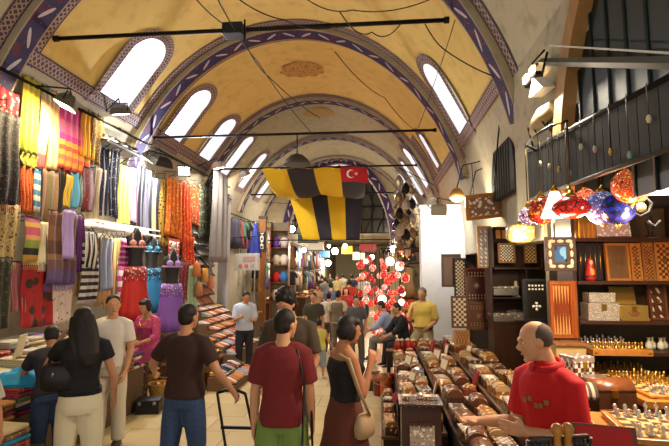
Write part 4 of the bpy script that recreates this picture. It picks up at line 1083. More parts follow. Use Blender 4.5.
steps = [(-4.98, -4.28, .92), (-4.28, -3.86, .74), (-3.86, -3.44, .58), (-3.44, -3.06, .40)]
nm_step = ('wall', 'second', 'third', 'lowest')
RNDL = random.Random(3)
TOPS = []
for si, (xa, xb, z) in enumerate(steps):
    t = thing('display_step', 'cloth-covered %s step carrying folded cloths' % ('top' if si == 0 else nm_step[si]), 'stand', (0, 0, 0), 0, 'steps of the cloth stand')
    y1 = 6.8 if si < 2 else 6.9 if si == 2 else 4.3
    m = MB(); m.box(xa, xb-.004, 3.7, y1, 0, z, None, .01); m.build('step', mat('5a4630', .9), t)
    rows = max(1, int((y1-3.8)/.3))
    for r_ in range(rows):
        y = 3.95+r_*.315; n = RNDL.choice((4, 5, 6, 7)) if si else RNDL.choice((3, 4, 5, 6))
        fam = RNDL.choice([(0, 1, 2), (0, 1, 2, 4), (3, 4, 9), (5, 7, 8, 12), (6, 13, 3), (9, 10, 11), (12, 7, 4, 5)])
        if si == 1 and 1 < r_ < 8: fam = (0, 1, 2, 0)
        if si == 3: fam = RNDL.choice([(5, 8, 12, 9), (3, 9, 4), (11, 5, 8), (6, 7, 3)])
        zc = z
        for k in range(n):
            ci = RNDL.choice(fam) if si < 2 else RNDL.choice((0, 1, 3, 4, 5, 6, 7, 8, 9, 10, 11, 12, 13))
            o = place(FOLD[ci], '%s folded cloth, %s from top, %s pile on the %s cloth step' % (PAL[ci][1], ORDS[n-1-k], ORDS[r_], 'top' if si == 0 else nm_step[si]), ((xa+xb)/2+.0+RNDL.uniform(-.015, .015) if si else -4.52+RNDL.uniform(-.02, .02), y+RNDL.uniform(-.01, .01), zc), (0, 0, RNDL.uniform(-.13, .13)))
            zc += .043
        TOPS.append((si, y, (xa+xb)/2, zc))
# bright blue heap and a price card
q = on_z(46, 398, .62)
m = MB(); rn = random.Random(5)
m.grid(lambda u, v: Vector(((u-.5)*.62, (v-.5)*.5, .03+.12*math.sin(PI*u)*math.sin(PI*v)*(1+.35*math.sin(u*17+v*5)*math.sin(v*11)))), 28, 22)
m.box(-.30, .30, -.24, .24, 0, .035)
tag(m.build('shawl', mat('2494c8', .8), None, (-3.62, 4.72, max(p[3] for p in TOPS if p[0] == 2 and abs(p[1]-4.72) < .35)+.002), (0, 0, .2)), 'crumpled bright blue shawl lying on the cloth piles', 'shawl')
for i, (px, py, lab) in enumerate(((25, 333, 'beige framed price card standing on the piles at the left wall'), (53, 338, 'white price card on the piles by the black-topped woman'))):
    q = on_x(px, py, -4.07 if i == 0 else -3.65); tp = min((p for p in TOPS if p[0] == 1+i), key=lambda p: abs(p[1]-q.y)); t = thing('price_card', lab, 'card', (tp[2], tp[1]-.05, tp[3]+.002), R(-70), 'price cards on the piles')
    m = MB(); m.box(-.12, .12, -.006, .006, 0, .26 if i == 0 else .17, Mloc(0, 0, 0, 0, R(-12))); m.build('card', mat('c8b890' if i == 0 else 'dcd8d0', .7), t)
    m = MB(); m.box(-.10, .10, -.010, -.006, .03, .23 if i == 0 else .14, Mloc(0, 0, 0, 0, R(-12))); m.build('sheet', mat('b0a27c' if i == 0 else 'e8e6e0', .7), t)
    m = MB(); m.box(-.05, .05, .0, .11, -.0, .012); m.build('foot', mat('7a5c3a'), t)
# --- copper bowls, rolled carpets, a black case in front of the plinths
for i in range(4):
    q = on_z(126+i*5.6, 409-i*3, 0); t = thing('rolled_carpet', 'rolled carpet standing upright by the white t-shirt man, number %s from left' % ('one', 'two', 'three', 'four')[i], 'carpet', (q.x, q.y, 0), i, 'rolled carpets by the plinth')
    m = MB(); hgt = .72-.05*i; m.lathe([(0, 0), (.055, 0), (.06, .02), (.06, hgt-.02), (.055, hgt), (.0, hgt)], 16); m.build('roll', figured(('6a3a2a', '5a4a36', '7a5a3a', '4a2c26')[i], 'a08a62', 22, .3), t)
    m = MB(); m.tube([(.007*k/6*math.cos(k), .007*k/6*math.sin(k), hgt+.002) for k in range(7, 44)], .004, 4); m.build('rolled_edge', mat('c0a884'), t)
t = thing('case', 'black case with metal corners on the floor beside the carpets', 'case', on_z(149, 412, 0), R(12))
m = MB(); m.box(-.16, .16, -.13, .13, .0, .15, None, .012); m.build('case_body', BLACK, t)
m = MB(); m.box(-.162, .162, -.132, .132, .15, .19, None, .012); m.build('lid', BLACK, t)
for s in (-1, 1): m = MB(); m.box(s*.10-.02, s*.10+.02, -.142, -.131, .13, .17); m.build('latch', STEEL, t)
BOWL = []
for c in ('8a5a2a', 'a07a3c', 'b8862e'):
    t = thing('bowl', 'proto', 'bowl'); m = MB(); m.lathe([(0, .0), (.06, .0), (.065, .012), (.10, .05), (.125, .10), (.13, .105), (.12, .10), (.095, .055), (.05, .02), (0, .015)], 20); m.build('basin', mat(c, .3, .8), t)
    m = MB(); m.tube([(.127*math.cos(2*PI*k/20), .127*math.sin(2*PI*k/20), .104) for k in range(21)], .007, 6); m.build('rim', mat('c9a860', .3, .8), t); BOWL.append(t)
t = thing('display_table', 'low wooden table of copper bowls behind the brown-shirt man', 'table', (0, 0, 0))
ta = on_z(140, 372, .42); m = MB(); m.box(-3.66, -2.9, 7.9, 9.0, .38, .42, None, .008); m.build('top', wood('6b4a28'), t)
for x in (-3.60, -2.96):
    for y in (7.96, 8.94): m = MB(); m.box(x-.03, x+.03, y-.03, y+.03, 0, .38); m.build('leg', wood('5a3c20'), t)
kk = 0
for r_ in range(3):
    for c_ in range(5):
        kk += 1; place(BOWL[(r_+c_) % 3], '%s bowl, %s from the aisle in the %s row of the low table' % (('copper', 'dull brass', 'bright brass')[(r_+c_) % 3], ('first', 'second', 'third')[2-r_], ('nearest', 'second', 'third', 'fourth', 'farthest')[c_]), (-3.52+r_*.24, 8.04+c_*.205, .421), (0, 0, kk), .78, 'bowls on the low table')
# --- shoe racks and the shoe heap
def shoe_proto(upper, sole, lab):
    t = thing('shoe', 'proto', 'shoe')
    m = MB(); m.loft([(0, 0, 0, .036, .13), (0, 0, .012, .038, .132), (0, 0, .016, .037, .13)], 18, True, None, lambda i, a: 1+.12*math.sin(a)); m.build('sole', mat(sole, .6), t)
    m = MB(); m.loft([(0, 0, .016, .035, .127), (0, -.005, .035, .034, .115), (0, -.03, .055, .030, .085), (0, -.055, .075, .027, .055), (0, -.06, .082, .024, .045)], 18, True, None, lambda i, a: 1+.08*math.sin(a)); m.build('upper', mat(upper, .5), t)
    t['shade'] = lab; return t
SH = [shoe_proto(*a) for a in (('d4d0cc', '2a2a2e', 'white'), ('1d1c22', 'c8c4bc', 'black'), ('b8703a', '3a2a20', 'tan'), ('9aa4b8', 'e0dcd4', 'pale blue'), ('c88a6a', '4a3226', 'salmon'), ('8a4a24', '2a1c14', 'brown'), ('c09a4a', '4a3a20', 'golden'), ('a83a2a', '2a1c18', 'red'))]
ra, rb = on_x(193, 260, WX+.15), on_x(221, 260, WX+.15); y0, y1 = ra.y, rb.y
zt, zb = on_x(203, 218, WX+.15).z, on_x(203, 300, WX+.15).z
t = thing('shoe_rack', 'tall white wire rack of shoes on the left wall', 'rack', (0, 0, 0))
m = MB(); m.box(-5.0, -4.96, y0-.1, y1+.1, .0, zt+.1); m.build('back_panel', mat('6a6660', .8), t)
NR = 8
for i in range(NR):
    z = zb+(zt-zb)*i/NR; m = MB(); m.box(-4.96, -4.60, y0-.08, y1+.08, z-.012, z, Matrix.Translation((-4.96, 0, z)) @ Matrix.Rotation(R(32), 4, 'Y') @ Matrix.Translation((4.96, 0, -z))); m.build('rack_shelf', STEEL, t)
ords = ('lowest', 'second lowest', 'third lowest', 'fourth lowest', 'fourth highest', 'third highest', 'second highest', 'highest')
for i in range(NR):
    for k in range(12):
        ci = RNDL.choice((0, 0, 1, 0, 3)) if i > 1 else RNDL.choice((2, 4, 0)); z = zb+(zt-zb)*i/NR
        place(SH[ci], '%s shoe, %s along the %s shelf of the wall rack' % (SH[ci]['shade'], ORDS[k], ords[i]), (-4.77, y0+(y1-y0)*(k+.5)/12, z-.085), (R(-32), 0, R(-90)), 1.35, 'shoes on the wall rack')
        S_ = None
NS = 9
for si in range(NS):
    xa = -4.42+si*.225; xb = xa+.225; z = 1.02-.115*si
    nm_ = ('top', 'second', 'third', 'fourth', 'fifth', 'sixth', 'seventh', 'eighth', 'lowest')[si]
    y0_, y1_ = (11.05 if si < 2 else 10.3 if si < 4 else 9.4 if si < 7 else 7.9), 12.9-.25*si if si < 7 else 9.35
    t = thing('display_step', '%s step of the shoe display beside the aisle' % nm_, 'stand', (0, 0, 0), 0, 'steps of the shoe display')
    m = MB(); m.box(xa, xb-.004, y0_, y1_, 0, z); m.build('step', mat('6a5038', .9), t)
    n = int((y1_-y0_-.1)/.122)
    for k in range(n):
        ci = RNDL.choice((2, 4, 5, 6, 0, 7, 2, 4, 1, 3, 0))
        place(SH[ci], '%s shoe, %s from the camera on the %s step of the shoe display' % (SH[ci]['shade'], ORDS[k], nm_), (xa+.10, y0_+.1+k*.122, z+.001), (0, RNDL.uniform(-.05, .12), R(-90)+RNDL.uniform(-.35, .35)), 1.0+RNDL.uniform(-.08, .12), 'shoes on the shoe display')
for i, (px, py) in enumerate(((197, 262), (205, 268), (211, 275), (199, 282))):
    q = on_x(px, py, -4.3); t = thing('handbag', ('orange', 'amber', 'salmon', 'tan')[i]+' leather bag hanging in front of the shoe rack', 'bag', q, 0, 'bags by the shoe rack')
    m = MB(); m.loft([(0, 0, -.34, .05, .13), (0, 0, -.3, .07, .16), (0, 0, -.1, .05, .15), (0, 0, 0, .03, .13)], 16, True, None, None, True, 3); m.build('bag_body', mat(('b8642a', 'b8862e', 'c07a5a', '9a6a3e')[i], .5), t)
    m = MB(); m.tube([(0, -.1, 0), (0, -.06, .16), (0, 0, .2), (0, .06, .16), (0, .1, 0)], .009, 6); m.build('handle', mat('4a2c1a'), t)
    m = MB(); m.tube([(0, 0, .2), (-.64, 0, .22)], .008, 5); m.build('hook', IRON, t)

# baskets of wares and leather bags on the floor before the plinths
for i, (px, py, c, nm) in enumerate(((160, 398, 'b08a3c', 'golden'), (170, 389, '7a5a34', 'brown'), (151, 386, '9a7a48', 'tan'), (214, 384, '8a6236', 'chestnut'), (228, 378, 'a88450', 'straw'))):
    q = on_z(px, py, 0); t = thing('wicker_basket', '%s wicker basket of wares on the floor %s the brown-shirt man' % (nm, 'left of' if px < 189 else 'right of'), 'basket', q, i, 'wicker baskets on the floor')
    m = MB(); m.lathe([(0, .0), (.13, 0), (.15, .04), (.18, .18), (.19, .22), (.175, .22), (.165, .18), (.13, .05), (0, .04)], 24); m.build('basket_body', figured(c, '4a3018', 60, .34), t)
    m = MB(); m.tube([(.183*math.cos(2*PI*k/28), .183*math.sin(2*PI*k/28), .222) for k in range(29)], .012, 6); m.build('rim', mat(c, .7), t)
    for k in range(5):
        a = k*2*PI/5; m = MB(); m.loft([(.08*math.cos(a), .08*math.sin(a), .05, .05, .05), (.085*math.cos(a), .085*math.sin(a), .17, .06, .055), (.08*math.cos(a), .08*math.sin(a), .23+.02*(k % 2), .02, .02)], 12)
        tag(m.build('pouch', mat(('c09a4a', 'a8642e', 'd0b070', '6a3a20', 'b8803a')[k], .7), None, q, (0, 0, i)), '%s pouch in the %s wicker basket' % (('golden', 'rust', 'cream', 'dark brown', 'amber')[k], nm), 'pouch', 'pouches in the wicker baskets')
# ================================================================== RIGHT SIDE: BOX STALL, SHELVES, GAME BOARDS, LAMPS
WAL = wood('5a3520', .35); WALL_D = wood('3a2114', .4); OAK = wood('8a5c30', .35); HONEY = wood('a8702f', .3); REDW = wood('6a2a16', .35)
INL1 = inlay('4a2c18', 'cbb693', 30); INL2 = inlay('6b4a2c', 'e0d3b8', 22); INL3 = inlay('33201a', 'b8a27e', 38); PEARL = inlay('8a7c70', 'e6e2de', 34); INL4 = inlay('8a5a32', 'd8c49a', 26)
BRASS = mat('c2993f', .28, .9, .1); SILVER = mat('c9c7c2', .28, .9, .1); GOLDBOX = mat('b8984a', .35, .7, .15)
VELVET = mat('a01f22', .9); CREAMC = mat('dccfae', .8)
# ---- kinds of small boxes
def box_flat(body_m, lid_m, trim):
    t = thing('jewelry_box', 'proto', 'box'); a, b, h = .105, .075, .055
    m = MB(); m.box(-a, a, -b, b, 0, h, None, .004); m.build('box_body', body_m, t)
    m = MB(); m.box(-a-.004, a+.004, -b-.004, b+.004, h+.001, h+.022, None, .005); m.build('lid', lid_m, t)
    m = MB(); m.box(-a*.7, a*.7, -b*.6, b*.6, h+.022, h+.025); m.build('lid_inlay', trim, t)
    m = MB(); m.box(-.010, .010, -b-.012, -b-.003, h-.012, h+.010); m.build('clasp', BRASS, t); return t
def box_dome(body_m, lid_m, trim):
    t = thing('jewelry_box', 'proto', 'box'); a, b, h = .115, .075, .075
    m = MB(); m.box(-a, a, -b, b, 0, h, None, .004); m.build('box_body', body_m, t)
    m = MB(); poly = [(b*1.04*math.cos(x), b*.72*math.sin(x)) for x in [PI*i/10 for i in range(11)]]
    m.prism(poly, -a-.004, a+.004, Mloc(0, 0, h+.001) @ Matrix(((0, 0, 1, 0), (1, 0, 0, 0), (0, 1, 0, 0), (0, 0, 0, 1)))); m.build('lid', lid_m, t)
    for x in (-a*.62, a*.62):
        m = MB(); poly = [(b*1.08*math.cos(y), b*.76*math.sin(y)) for y in [PI*i/10 for i in range(11)]]
        m.prism(poly, x-.010, x+.010, Mloc(0, 0, h+.001) @ Matrix(((0, 0, 1, 0), (1, 0, 0, 0), (0, 1, 0, 0), (0, 0, 0, 1)))); m.build('strap_band', trim, t)
    m = MB(); m.box(-.012, .012, -b-.012, -b-.003, h-.014, h+.012); m.build('clasp', BRASS, t); return t
def box_open(body_m, lid_m, trim):
    t = thing('jewelry_box', 'proto', 'box'); a, b, h = .11, .08, .05
    m = MB(); m.box(-a, a, -b, b, 0, .008); m.box(-a, a, -b, -b+.010, .008, h); m.box(-a, a, b-.010, b, .008, h); m.box(-a, -a+.010, -b+.01, b-.01, .008, h); m.box(a-.010, a, -b+.01, b-.01, .008, h); m.build('box_body', body_m, t)
    m = MB(); m.box(-a+.011, a-.011, -b+.011, b-.011, .009, .016); m.build('lining', trim, t)
    m = MB(); m.box(-a, a, 0, .014, 0, .15, Mloc(0, b, h, 0, R(-18)), .003); m.build('lid', lid_m, t)
    m = MB(); m.box(-a*.8, a*.8, -.004, -.001, .02, .13, Mloc(0, b, h, 0, R(-18))); m.build('lid_lining', trim, t); return t
def box_stack(body_m, lid_m, trim):
    t = thing('jewelry_box', 'proto', 'box'); a, b, h = .085, .06, .10
    m = MB(); m.box(-a, a, -b, b, .012, h, None, .004); m.build('box_body', body_m, t)
    m = MB(); m.box(-a-.012, a+.012, -b-.012, b+.012, 0, .012, None, .003); m.build('plinth', trim, t)
    m = MB(); m.loft([(0, 0, h+.001, a*1.12, b*1.12), (0, 0, h+.012, a*1.12, b*1.12), (0, 0, h+.028, a*.7, b*.7)], 4, False, Matrix.Identity(4), None, True, 2); m.build('lid', lid_m, t)
    m = MB(); m.ball((0, 0, h+.036), .009, 8, 6); m.build('knob', BRASS, t); return t
BK = [('flat', box_flat, 'walnut', WAL, INL1, PEARL), ('flat', box_flat, 'pearl inlaid', INL2, PEARL, CREAMC), ('domed', box_dome, 'dark brown', WALL_D, WAL, INL2), ('domed', box_dome, 'inlaid', INL1, INL4, BRASS), ('open', box_open, 'red-lined', WAL, REDW, VELVET), ('open', box_open, 'cream-lined', INL4, OAK, CREAMC),
      ('flat', box_flat, 'honey', HONEY, INL4, PEARL), ('domed', box_dome, 'pale', INL4, mat('a88a5c', .4, 0, .2), WAL), ('tall', box_stack, 'silver', PEARL, SILVER, WAL), ('flat', box_flat, 'silver', SILVER, PEARL, INL3), ('tall', box_stack, 'reddish', REDW, INL4, BRASS)]
BX = []
for nm, fn, col, *ms in BK:
    b = fn(*ms); b['shade'] = col+' '+nm; BX.append(b)
ORD = ['first', 'second', 'third', 'fourth', 'fifth', 'sixth', 'seventh', 'eighth', 'ninth', 'tenth', 'eleventh', 'twelfth', 'thirteenth', 'fourteenth', 'fifteenth', 'sixteenth', 'seventeenth', 'eighteenth', 'nineteenth', 'twentieth', 'twenty-first', 'twenty-second', 'twenty-third', 'twenty-fourth', 'twenty-fifth', 'twenty-sixth', 'twenty-seventh', 'twenty-eighth', 'twenty-ninth', 'thirtieth', 'thirty-first', 'thirty-second', 'thirty-third', 'thirty-fourth', 'thirty-fifth', 'thirty-sixth']
# ---- the stepped stall
RB = random.Random(11)
TIERS = [('lowest', .0, .18, 4.9, 6.6, .36), ('second', .20, .56, 4.3, 8.3, .60), ('third', .58, .96, 3.28, 8.3, .70), ('top', .98, 1.40, 3.6, 8.3, .82)]
for nm, x0, x1, y0, y1, z in TIERS:
    t = thing('stall_step', 'wooden %s step of the box stall' % nm, 'stand', (0, 0, 0), 0, 'steps of the box stall')
    m = MB(); m.box(x0, x1, y0, y1, z-.03, z, None, .004); m.build('top', wood('5a3c22', .5), t)
    m = MB(); m.box(x0+.02, x1, y0+.02, y1-.02, 0, z-.03); m.build('front', mat('3f2c1e', .8), t)
    sp = .228 if x1-x0 > .33 else .19
    n = int((y1-y0-.1)/sp)
    for c_ in ((0, 1) if x1-x0 > .3 else (0,)):
        for k in range(n):
            y = y0+.13+k*sp; bi = RB.choice((0, 1, 2, 3, 1, 4, 5, 6, 7, 8, 9, 10, 9, 0, 3, 2, 6, 1)); w_ = x1-x0; x = x0+(w_*(.26+.5*c_) if w_ > .3 else w_*.5); rz = R(-90)+RB.uniform(-.16, .16)
            if c_ == 0 and BX[bi]['shade'].endswith('lined open') : rz += .25
            sc = (.98 if w_ > .37 else .94 if w_ > .33 else .80)*RB.uniform(.86, 1.06)
            place(BX[bi], '%s box, %s from camera, %s row of %s stall step' % (BX[bi]['shade'], ORD[k], ('aisle-side', 'wall-side')[c_], nm), (x, y, z+.001), (0, 0, rz), (sc, sc, sc*RB.uniform(.9, 1.35)), 'boxes on the stall')
# carved chest in front with arcaded panel and a row of items on top
q = on_y(421, 404, 3.9); t = thing('chest', 'carved dark chest with a pale mosaic panel at the near corner of the stall', 'chest', (q.x, 3.9, 0))
m = MB(); zc = q.z; m.box(-.15, .155, 0, .30, .05, zc-.02, None, .006); m.build('chest_body', WALL_D, t)
m = MB(); m.box(-.17, .175, -.02, .31, zc-.02, zc, None, .005); m.build('top', INL3, t)
m = MB(); m.box(-.09, .10, -.012, -.001, .12, zc-.16, None, .003); m.build('front_panel', figured('a89a8a', 'e0d8cc', 30, .35, '8a4a5a'), t)
m = MB()
for i in range(5): m.box(-.085+.036*i, -.060+.036*i, -.020, -.012, zc-.165, zc-.14)
m.build('arcade', INL1, t)
for sx in (-1, 1):
    for y in (.02, .28): m = MB(); m.box(sx*.13-.02, sx*.13+.02, y-.02, y+.02, 0, .05); m.build('foot', WALL_D, t)
for i in range(5):
    place(BX[(1, 9, 8, 1, 9)[i]], '%s box on top of the carved chest, %s from the left' % (BX[(1, 9, 8, 1, 9)[i]]['shade'], ORD[i]), (q.x-.11+.056*i, 3.9+.15, zc+.001), (0, 0, R(90)), .36, 'little boxes on the carved chest')
# ---- game boards, standing and leaning
def board(label, box, Y, frame_m, panel_m, deco=None, tilt=0, rz=0, name='backgammon_board', cat='board', group='game boards on display', kind='points', base_z=None):
    x0, y0, x1, y1 = box; a, b = on_y(x0, y1, Y), on_y(x1, y0, Y)
    w, h = b.x-a.x, b.z-a.z
    t = thing(name, label, cat, ((a.x+b.x)/2, Y, a.z), rz, group); Mt = Euler((R(-tilt), 0, 0)).to_matrix().to_4x4()
    f = min(.035, w*.12)
    m = MB(); m.box(-w/2, w/2, 0, .05, 0, f, Mt, .004); m.box(-w/2, w/2, 0, .05, h-f, h, Mt, .004); m.box(-w/2, -w/2+f, 0, .05, f, h-f, Mt); m.box(w/2-f, w/2, 0, .05, f, h-f, Mt); m.build('frame', frame_m, t)
    m = MB(); m.box(-w/2+f, w/2-f, .012, .045, f, h-f, Mt); m.build('panel', panel_m, t)
    if deco:
        m = MB(); iw, ih = w-2*f, h-2*f
        if kind == 'points':
            n = 6
            for k in range(n):
                x = -iw/2+iw*(k+.5)/n
                for s in (0, 1):
                    zb_ = f if s == 0 else h-f; zt_ = f+ih*.38 if s == 0 else h-f-ih*.38
                    m.prism([(x-iw/n*.42, zb_), (x+iw/n*.42, zb_), (x, zt_)] if s == 0 else [(x+iw/n*.42, zb_), (x-iw/n*.42, zb_), (x, zt_)], -.012, -.006, Mt @ Matrix(((1, 0, 0, 0), (0, 0, -1, 0), (0, 1, 0, 0), (0, 0, 0, 1))))
        elif kind == 'star':
            for k in range(8):
                a_ = k*PI/4; m.prism([(.0, 0), (iw*.07*math.cos(a_-.25), iw*.07*math.sin(a_-.25)), (iw*.22*math.cos(a_), iw*.22*math.sin(a_)), (iw*.07*math.cos(a_+.25), iw*.07*math.sin(a_+.25))], -.012, -.006, Mt @ Mloc(0, 0, h*.5) @ Matrix(((1, 0, 0, 0), (0, 0, -1, 0), (0, 1, 0, 0), (0, 0, 0, 1))))
            for k in range(6):
                for zz_ in (f+ih*.08, f+ih*.18, h-f-ih*.08, h-f-ih*.18):
                    x = -iw/2+iw*(k+.5)/6; m.box(x-iw*.025, x+iw*.025, .006, .012, zz_-ih*.025, zz_+ih*.025, Mt)
        elif kind == 'flower':
            for k in range(5):
                c = [(0, 0), (.16, 0), (-.16, 0), (0, .16), (0, -.16)][k]; m.ball((c[0]*iw, .012, h*.36+c[1]*iw), (iw*.075, .008, iw*.075), 10, 6, Mt)
            for k in range(5):
                for j in range(2): m.box(-iw*.38+k*iw*.17, -iw*.30+k*iw*.17, .006, .012, h*.74+j*ih*.10, h*.78+j*ih*.10, Mt)
        elif kind == 'chess':
            n = 5 if w < h*.6 else 8; nr = 10
            c0 = iw*.0
            cw = iw/n; r0 = f; rows = int(ih/cw)
            for r_ in range(rows):
                for k in range(n):
                    if (r_+k) % 2 == 0: m.box(-iw/2+k*cw, -iw/2+(k+1)*cw, .006, .012, r0+r_*cw, r0+(r_+1)*cw, Mt)
        m.build('inlay', deco, t)
    m = MB(); m.box(-.012, .012, .05, .062, h*.5-.02, h*.5+.02, Mt); m.build('hinge', BRASS, t)
    return t
BONE = mat('d8c8a4', .5)
board('carved red-brown board with a star and dotted bands', (466, 268, 488, 303), 7.4, REDW, mat('5a2616', .4), BONE, 3, kind='star')
board('dark walnut board half hidden at the left of the star board', (442, 254, 461, 287), 7.6, WALL_D, WAL, None, 2)
board('narrow black board with a pale checker inlay between the dark walnut and star boards', (455, 258, 466, 302), 7.5, BLACK, mat('2a1c14', .4), BONE, 2, kind='chess')
board('brown board with a pale checker strip standing below the star board', (452, 296, 468, 328), 7.0, WAL, mat('5c3c24', .4), BONE, 3, kind='chess')
board('plain walnut board with a rosette standing below the star board, right side', (468, 302, 490, 330), 7.0, WAL, mat('54311c', .4), HONEY, 3, kind='star')
board('black board with a pale cross of petals at the top shelf end', (525, 279, 549, 322), 5.6, BLACK, mat('1c1715', .35), mat('e0d8c8', .4), 2, kind='flower')
board('board with a black and cream checker field in the upper cabinet', (499, 243, 515, 263), 6.3, OAK, mat('e0d4b8', .4), mat('1c1512', .4), 2, kind='chess')
board('brown and cream checkered narrow board right in the upper cabinet', (525, 238, 536, 263), 6.3, OAK, mat('c8a868', .4), mat('4a2a18', .4), 2, kind='chess')
board('mother-of-pearl sided column board left of the upper cabinet', (478, 226, 491, 268), 6.6, HONEY, PEARL, REDW, 0, kind='star')
board('light honey board with points behind the stall, low at the far end', (455, 330, 470, 352), 6.9, HONEY, checker('a8702f', '6b3f1c', 8), None, 8)
# upper cabinet
a, b = on_y(495, 266, 6.35), on_y(541, 226, 6.35)
t = thing('cabinet', 'dark wooden upper cabinet holding boards on the right wall', 'cabinet', (a.x, 6.4, a.z-.02)); w, h = b.x-a.x, b.z-a.z
for nm, bx in (('side_panel', (-.02, 0, 0, .35, 0, h)), ('side_panel', (w, w+.02, 0, .35, 0, h)), ('shelf', (0, w, 0, .35, -.02, 0)), ('top', (0, w, 0, .35, h, h+.02)), ('back_panel', (0, w, .35, .37, 0, h))): m = MB(); m.box(*bx); m.build(nm, WALL_D, t)
m = MB()
for i in range(5): m.box(.04+i*.08, .10+i*.08, .02, .06, h*.74, h*.96)
m.build('arcade', HONEY, t)
# lower cabinet with brass things
a, b = on_y(494, 322, 6.4), on_y(526, 267, 6.4)
t = thing('cabinet', 'dark wooden lower cabinet with brass boxes on two shelves', 'cabinet', (a.x, 6.42, a.z)); w, h = b.x-a.x, b.z-a.z
for nm, bx in (('side_panel', (-.02, 0, 0, .35, 0, h)), ('side_panel', (w, w+.02, 0, .35, 0, h)), ('shelf', (0, w, 0, .35, -.02, 0)), ('shelf', (0, w, 0, .35, h*.42, h*.42+.015)), ('back_panel', (0, w, .35, .37, 0, h)), ('base', (0, w, .01, .35, -a.z, -.02))): m = MB(); m.box(*bx); m.build(nm, WALL_D, t)
cabx, cabz = a.x, a.z
for i, (fx, fz, s_, bi, lab) in enumerate(((.30, 0, 1.35, 9, 'silver flat box left on the bottom shelf of the lower cabinet'), (.72, 0, 1.1, 8, 'tall silver box right on the bottom shelf of the lower cabinet'), (.42, .45, 1.5, 9, 'big silver box on the middle shelf of the lower cabinet'))):
    place(BX[bi], lab, (cabx+w*fx, 6.56, cabz+h*fz+(.018 if fz else .001)), (0, 0, 0), s_, 'boxes in the lower cabinet')
t = thing('figurine', 'pale standing figurine on the middle shelf of the lower cabinet', 'figurine', (cabx+w*.78, 6.56, cabz+h*.42+.017)); m = MB(); m.lathe([(0, 0), (.05, 0), (.05, .012), (.03, .02), (.028, .06), (.04, .10), (.034, .14), (.018, .155), (.022, .18), (.016, .205), (0, .21)], 14); m.build('figure', CREAMC, t); m = MB(); m.tube([(-.03, 0, .13), (0, -.035, .11), (.03, 0, .13)], .008, 6); m.build('arms', CREAMC, t)
# glass hanging oil lamp
q = on_y(520, 233, 5.3); t = thing('oil_lamp', 'gold patterned glass box lamp hanging before the upper cabinet', 'lamp', q)
m = MB(); m.loft([(0, 0, -.10, .10, .07), (0, 0, -.06, .14, .10), (0, 0, .06, .14, .10), (0, 0, .09, .08, .06)], 16, True, None, None, True, 4); m.build('shade', figured('a8883a', 'e8dca8', 26, .34, None, .3), t); lamp_light(t, 38, (1, .84, .55), 'POINT', (-.05, -.25, -.1), size=.1)
m = MB(); m.tube([(0, 0, .09), (0, 0, .24), (1.73-q.x, 0, .28)], .008, 6); m.build('chain', BRASS, t)
# open orange board
a, b = on_y(551, 338, 4.25), on_y(573, 281, 4.25); cc = on_y(588, 338, 4.1)
t = thing('backgammon_board', 'open orange backgammon board standing on edge like a book', 'board', (b.x, 4.30, a.z), 0, 'game boards on display'); h = b.z-a.z
for s, wd, ang in ((-1, b.x-a.x, R(6)), (1, cc.x-b.x+.01, R(-38))):
    Mr = Matrix.Rotation(ang, 4, 'Z'); x0, x1 = (-wd, 0) if s < 0 else (0, wd)
    fr = MB(); fr.box(x0, x1, -.04, 0, 0, .03, Mr); fr.box(x0, x1, -.04, 0, h-.03, h, Mr); fr.box(x0, x0+.025, -.04, 0, .03, h-.03, Mr); fr.box(x1-.025, x1, -.04, 0, .03, h-.03, Mr); lf = fr.build('leaf', wood('94501f', .3), t)
    m = MB(); m.box(x0+.025, x1-.025, -.015, 0, .03, h-.03, Mr); m.build('field', REDW if s > 0 else wood('76381a', .3), lf)
    m = MB()
    for k in range(6):
        for zz_, up in ((.03, 1), (h-.03, -1)):
            xx = x0+.025+(x1-x0-.05)*(k+.5)/6; dx = (x1-x0-.05)/6*.42
            m.prism([(xx-dx, zz_), (xx+dx, zz_), (xx, zz_+up*h*.36)], .016, .020, Mr @ Matrix(((1, 0, 0, 0), (0, 0, -1, 0), (0, 1, 0, 0), (0, 0, 0, 1))))
    m.build('points', mat('b88848', .4) if s < 0 else mat('a06c38', .4), lf)
m = MB(); m.box(-.012, .012, -.001, .012, h*.5-.03, h*.5+.03); m.build('hinge', BRASS, t)
# framed blue picture
a, b = on_y(549, 271, 4.05), on_y(579, 236, 4.05)
t = thing('framed_picture', 'blue picture in a wide inlaid frame hung above the open orange board', 'picture', ((a.x+b.x)/2, 4.12, a.z)); w, h = b.x-a.x, b.z-a.z
m = MB(); f = .075; m.box(-w/2, w/2, 0, .03, 0, f, None, .004); m.box(-w/2, w/2, 0, .03, h-f, h, None, .004); m.box(-w/2, -w/2+f, 0, .03, f, h-f); m.box(w/2-f, w/2, 0, .03, f, h-f); m.build('frame', mat('3a3022', .4), t)
m = MB()
for k in range(3):
    for zz_ in (f/2, h-f/2): m.ball((-w*.28+k*w*.28, -.002, zz_), (.028, .006, .014), 10, 6)
    for xx in (-w/2+f/2, w/2-f/2): m.ball((xx, -.002, h*.25+k*h*.25), (.014, .006, .028), 10, 6)
m.build('frame_inlay', BONE, t)
m = MB(); m.box(-w/2+f, w/2-f, .012, .028, f, h-f); m.build('picture', figured('2a5a8a', '6aa8c8', 7, .42, '16243a'), t)
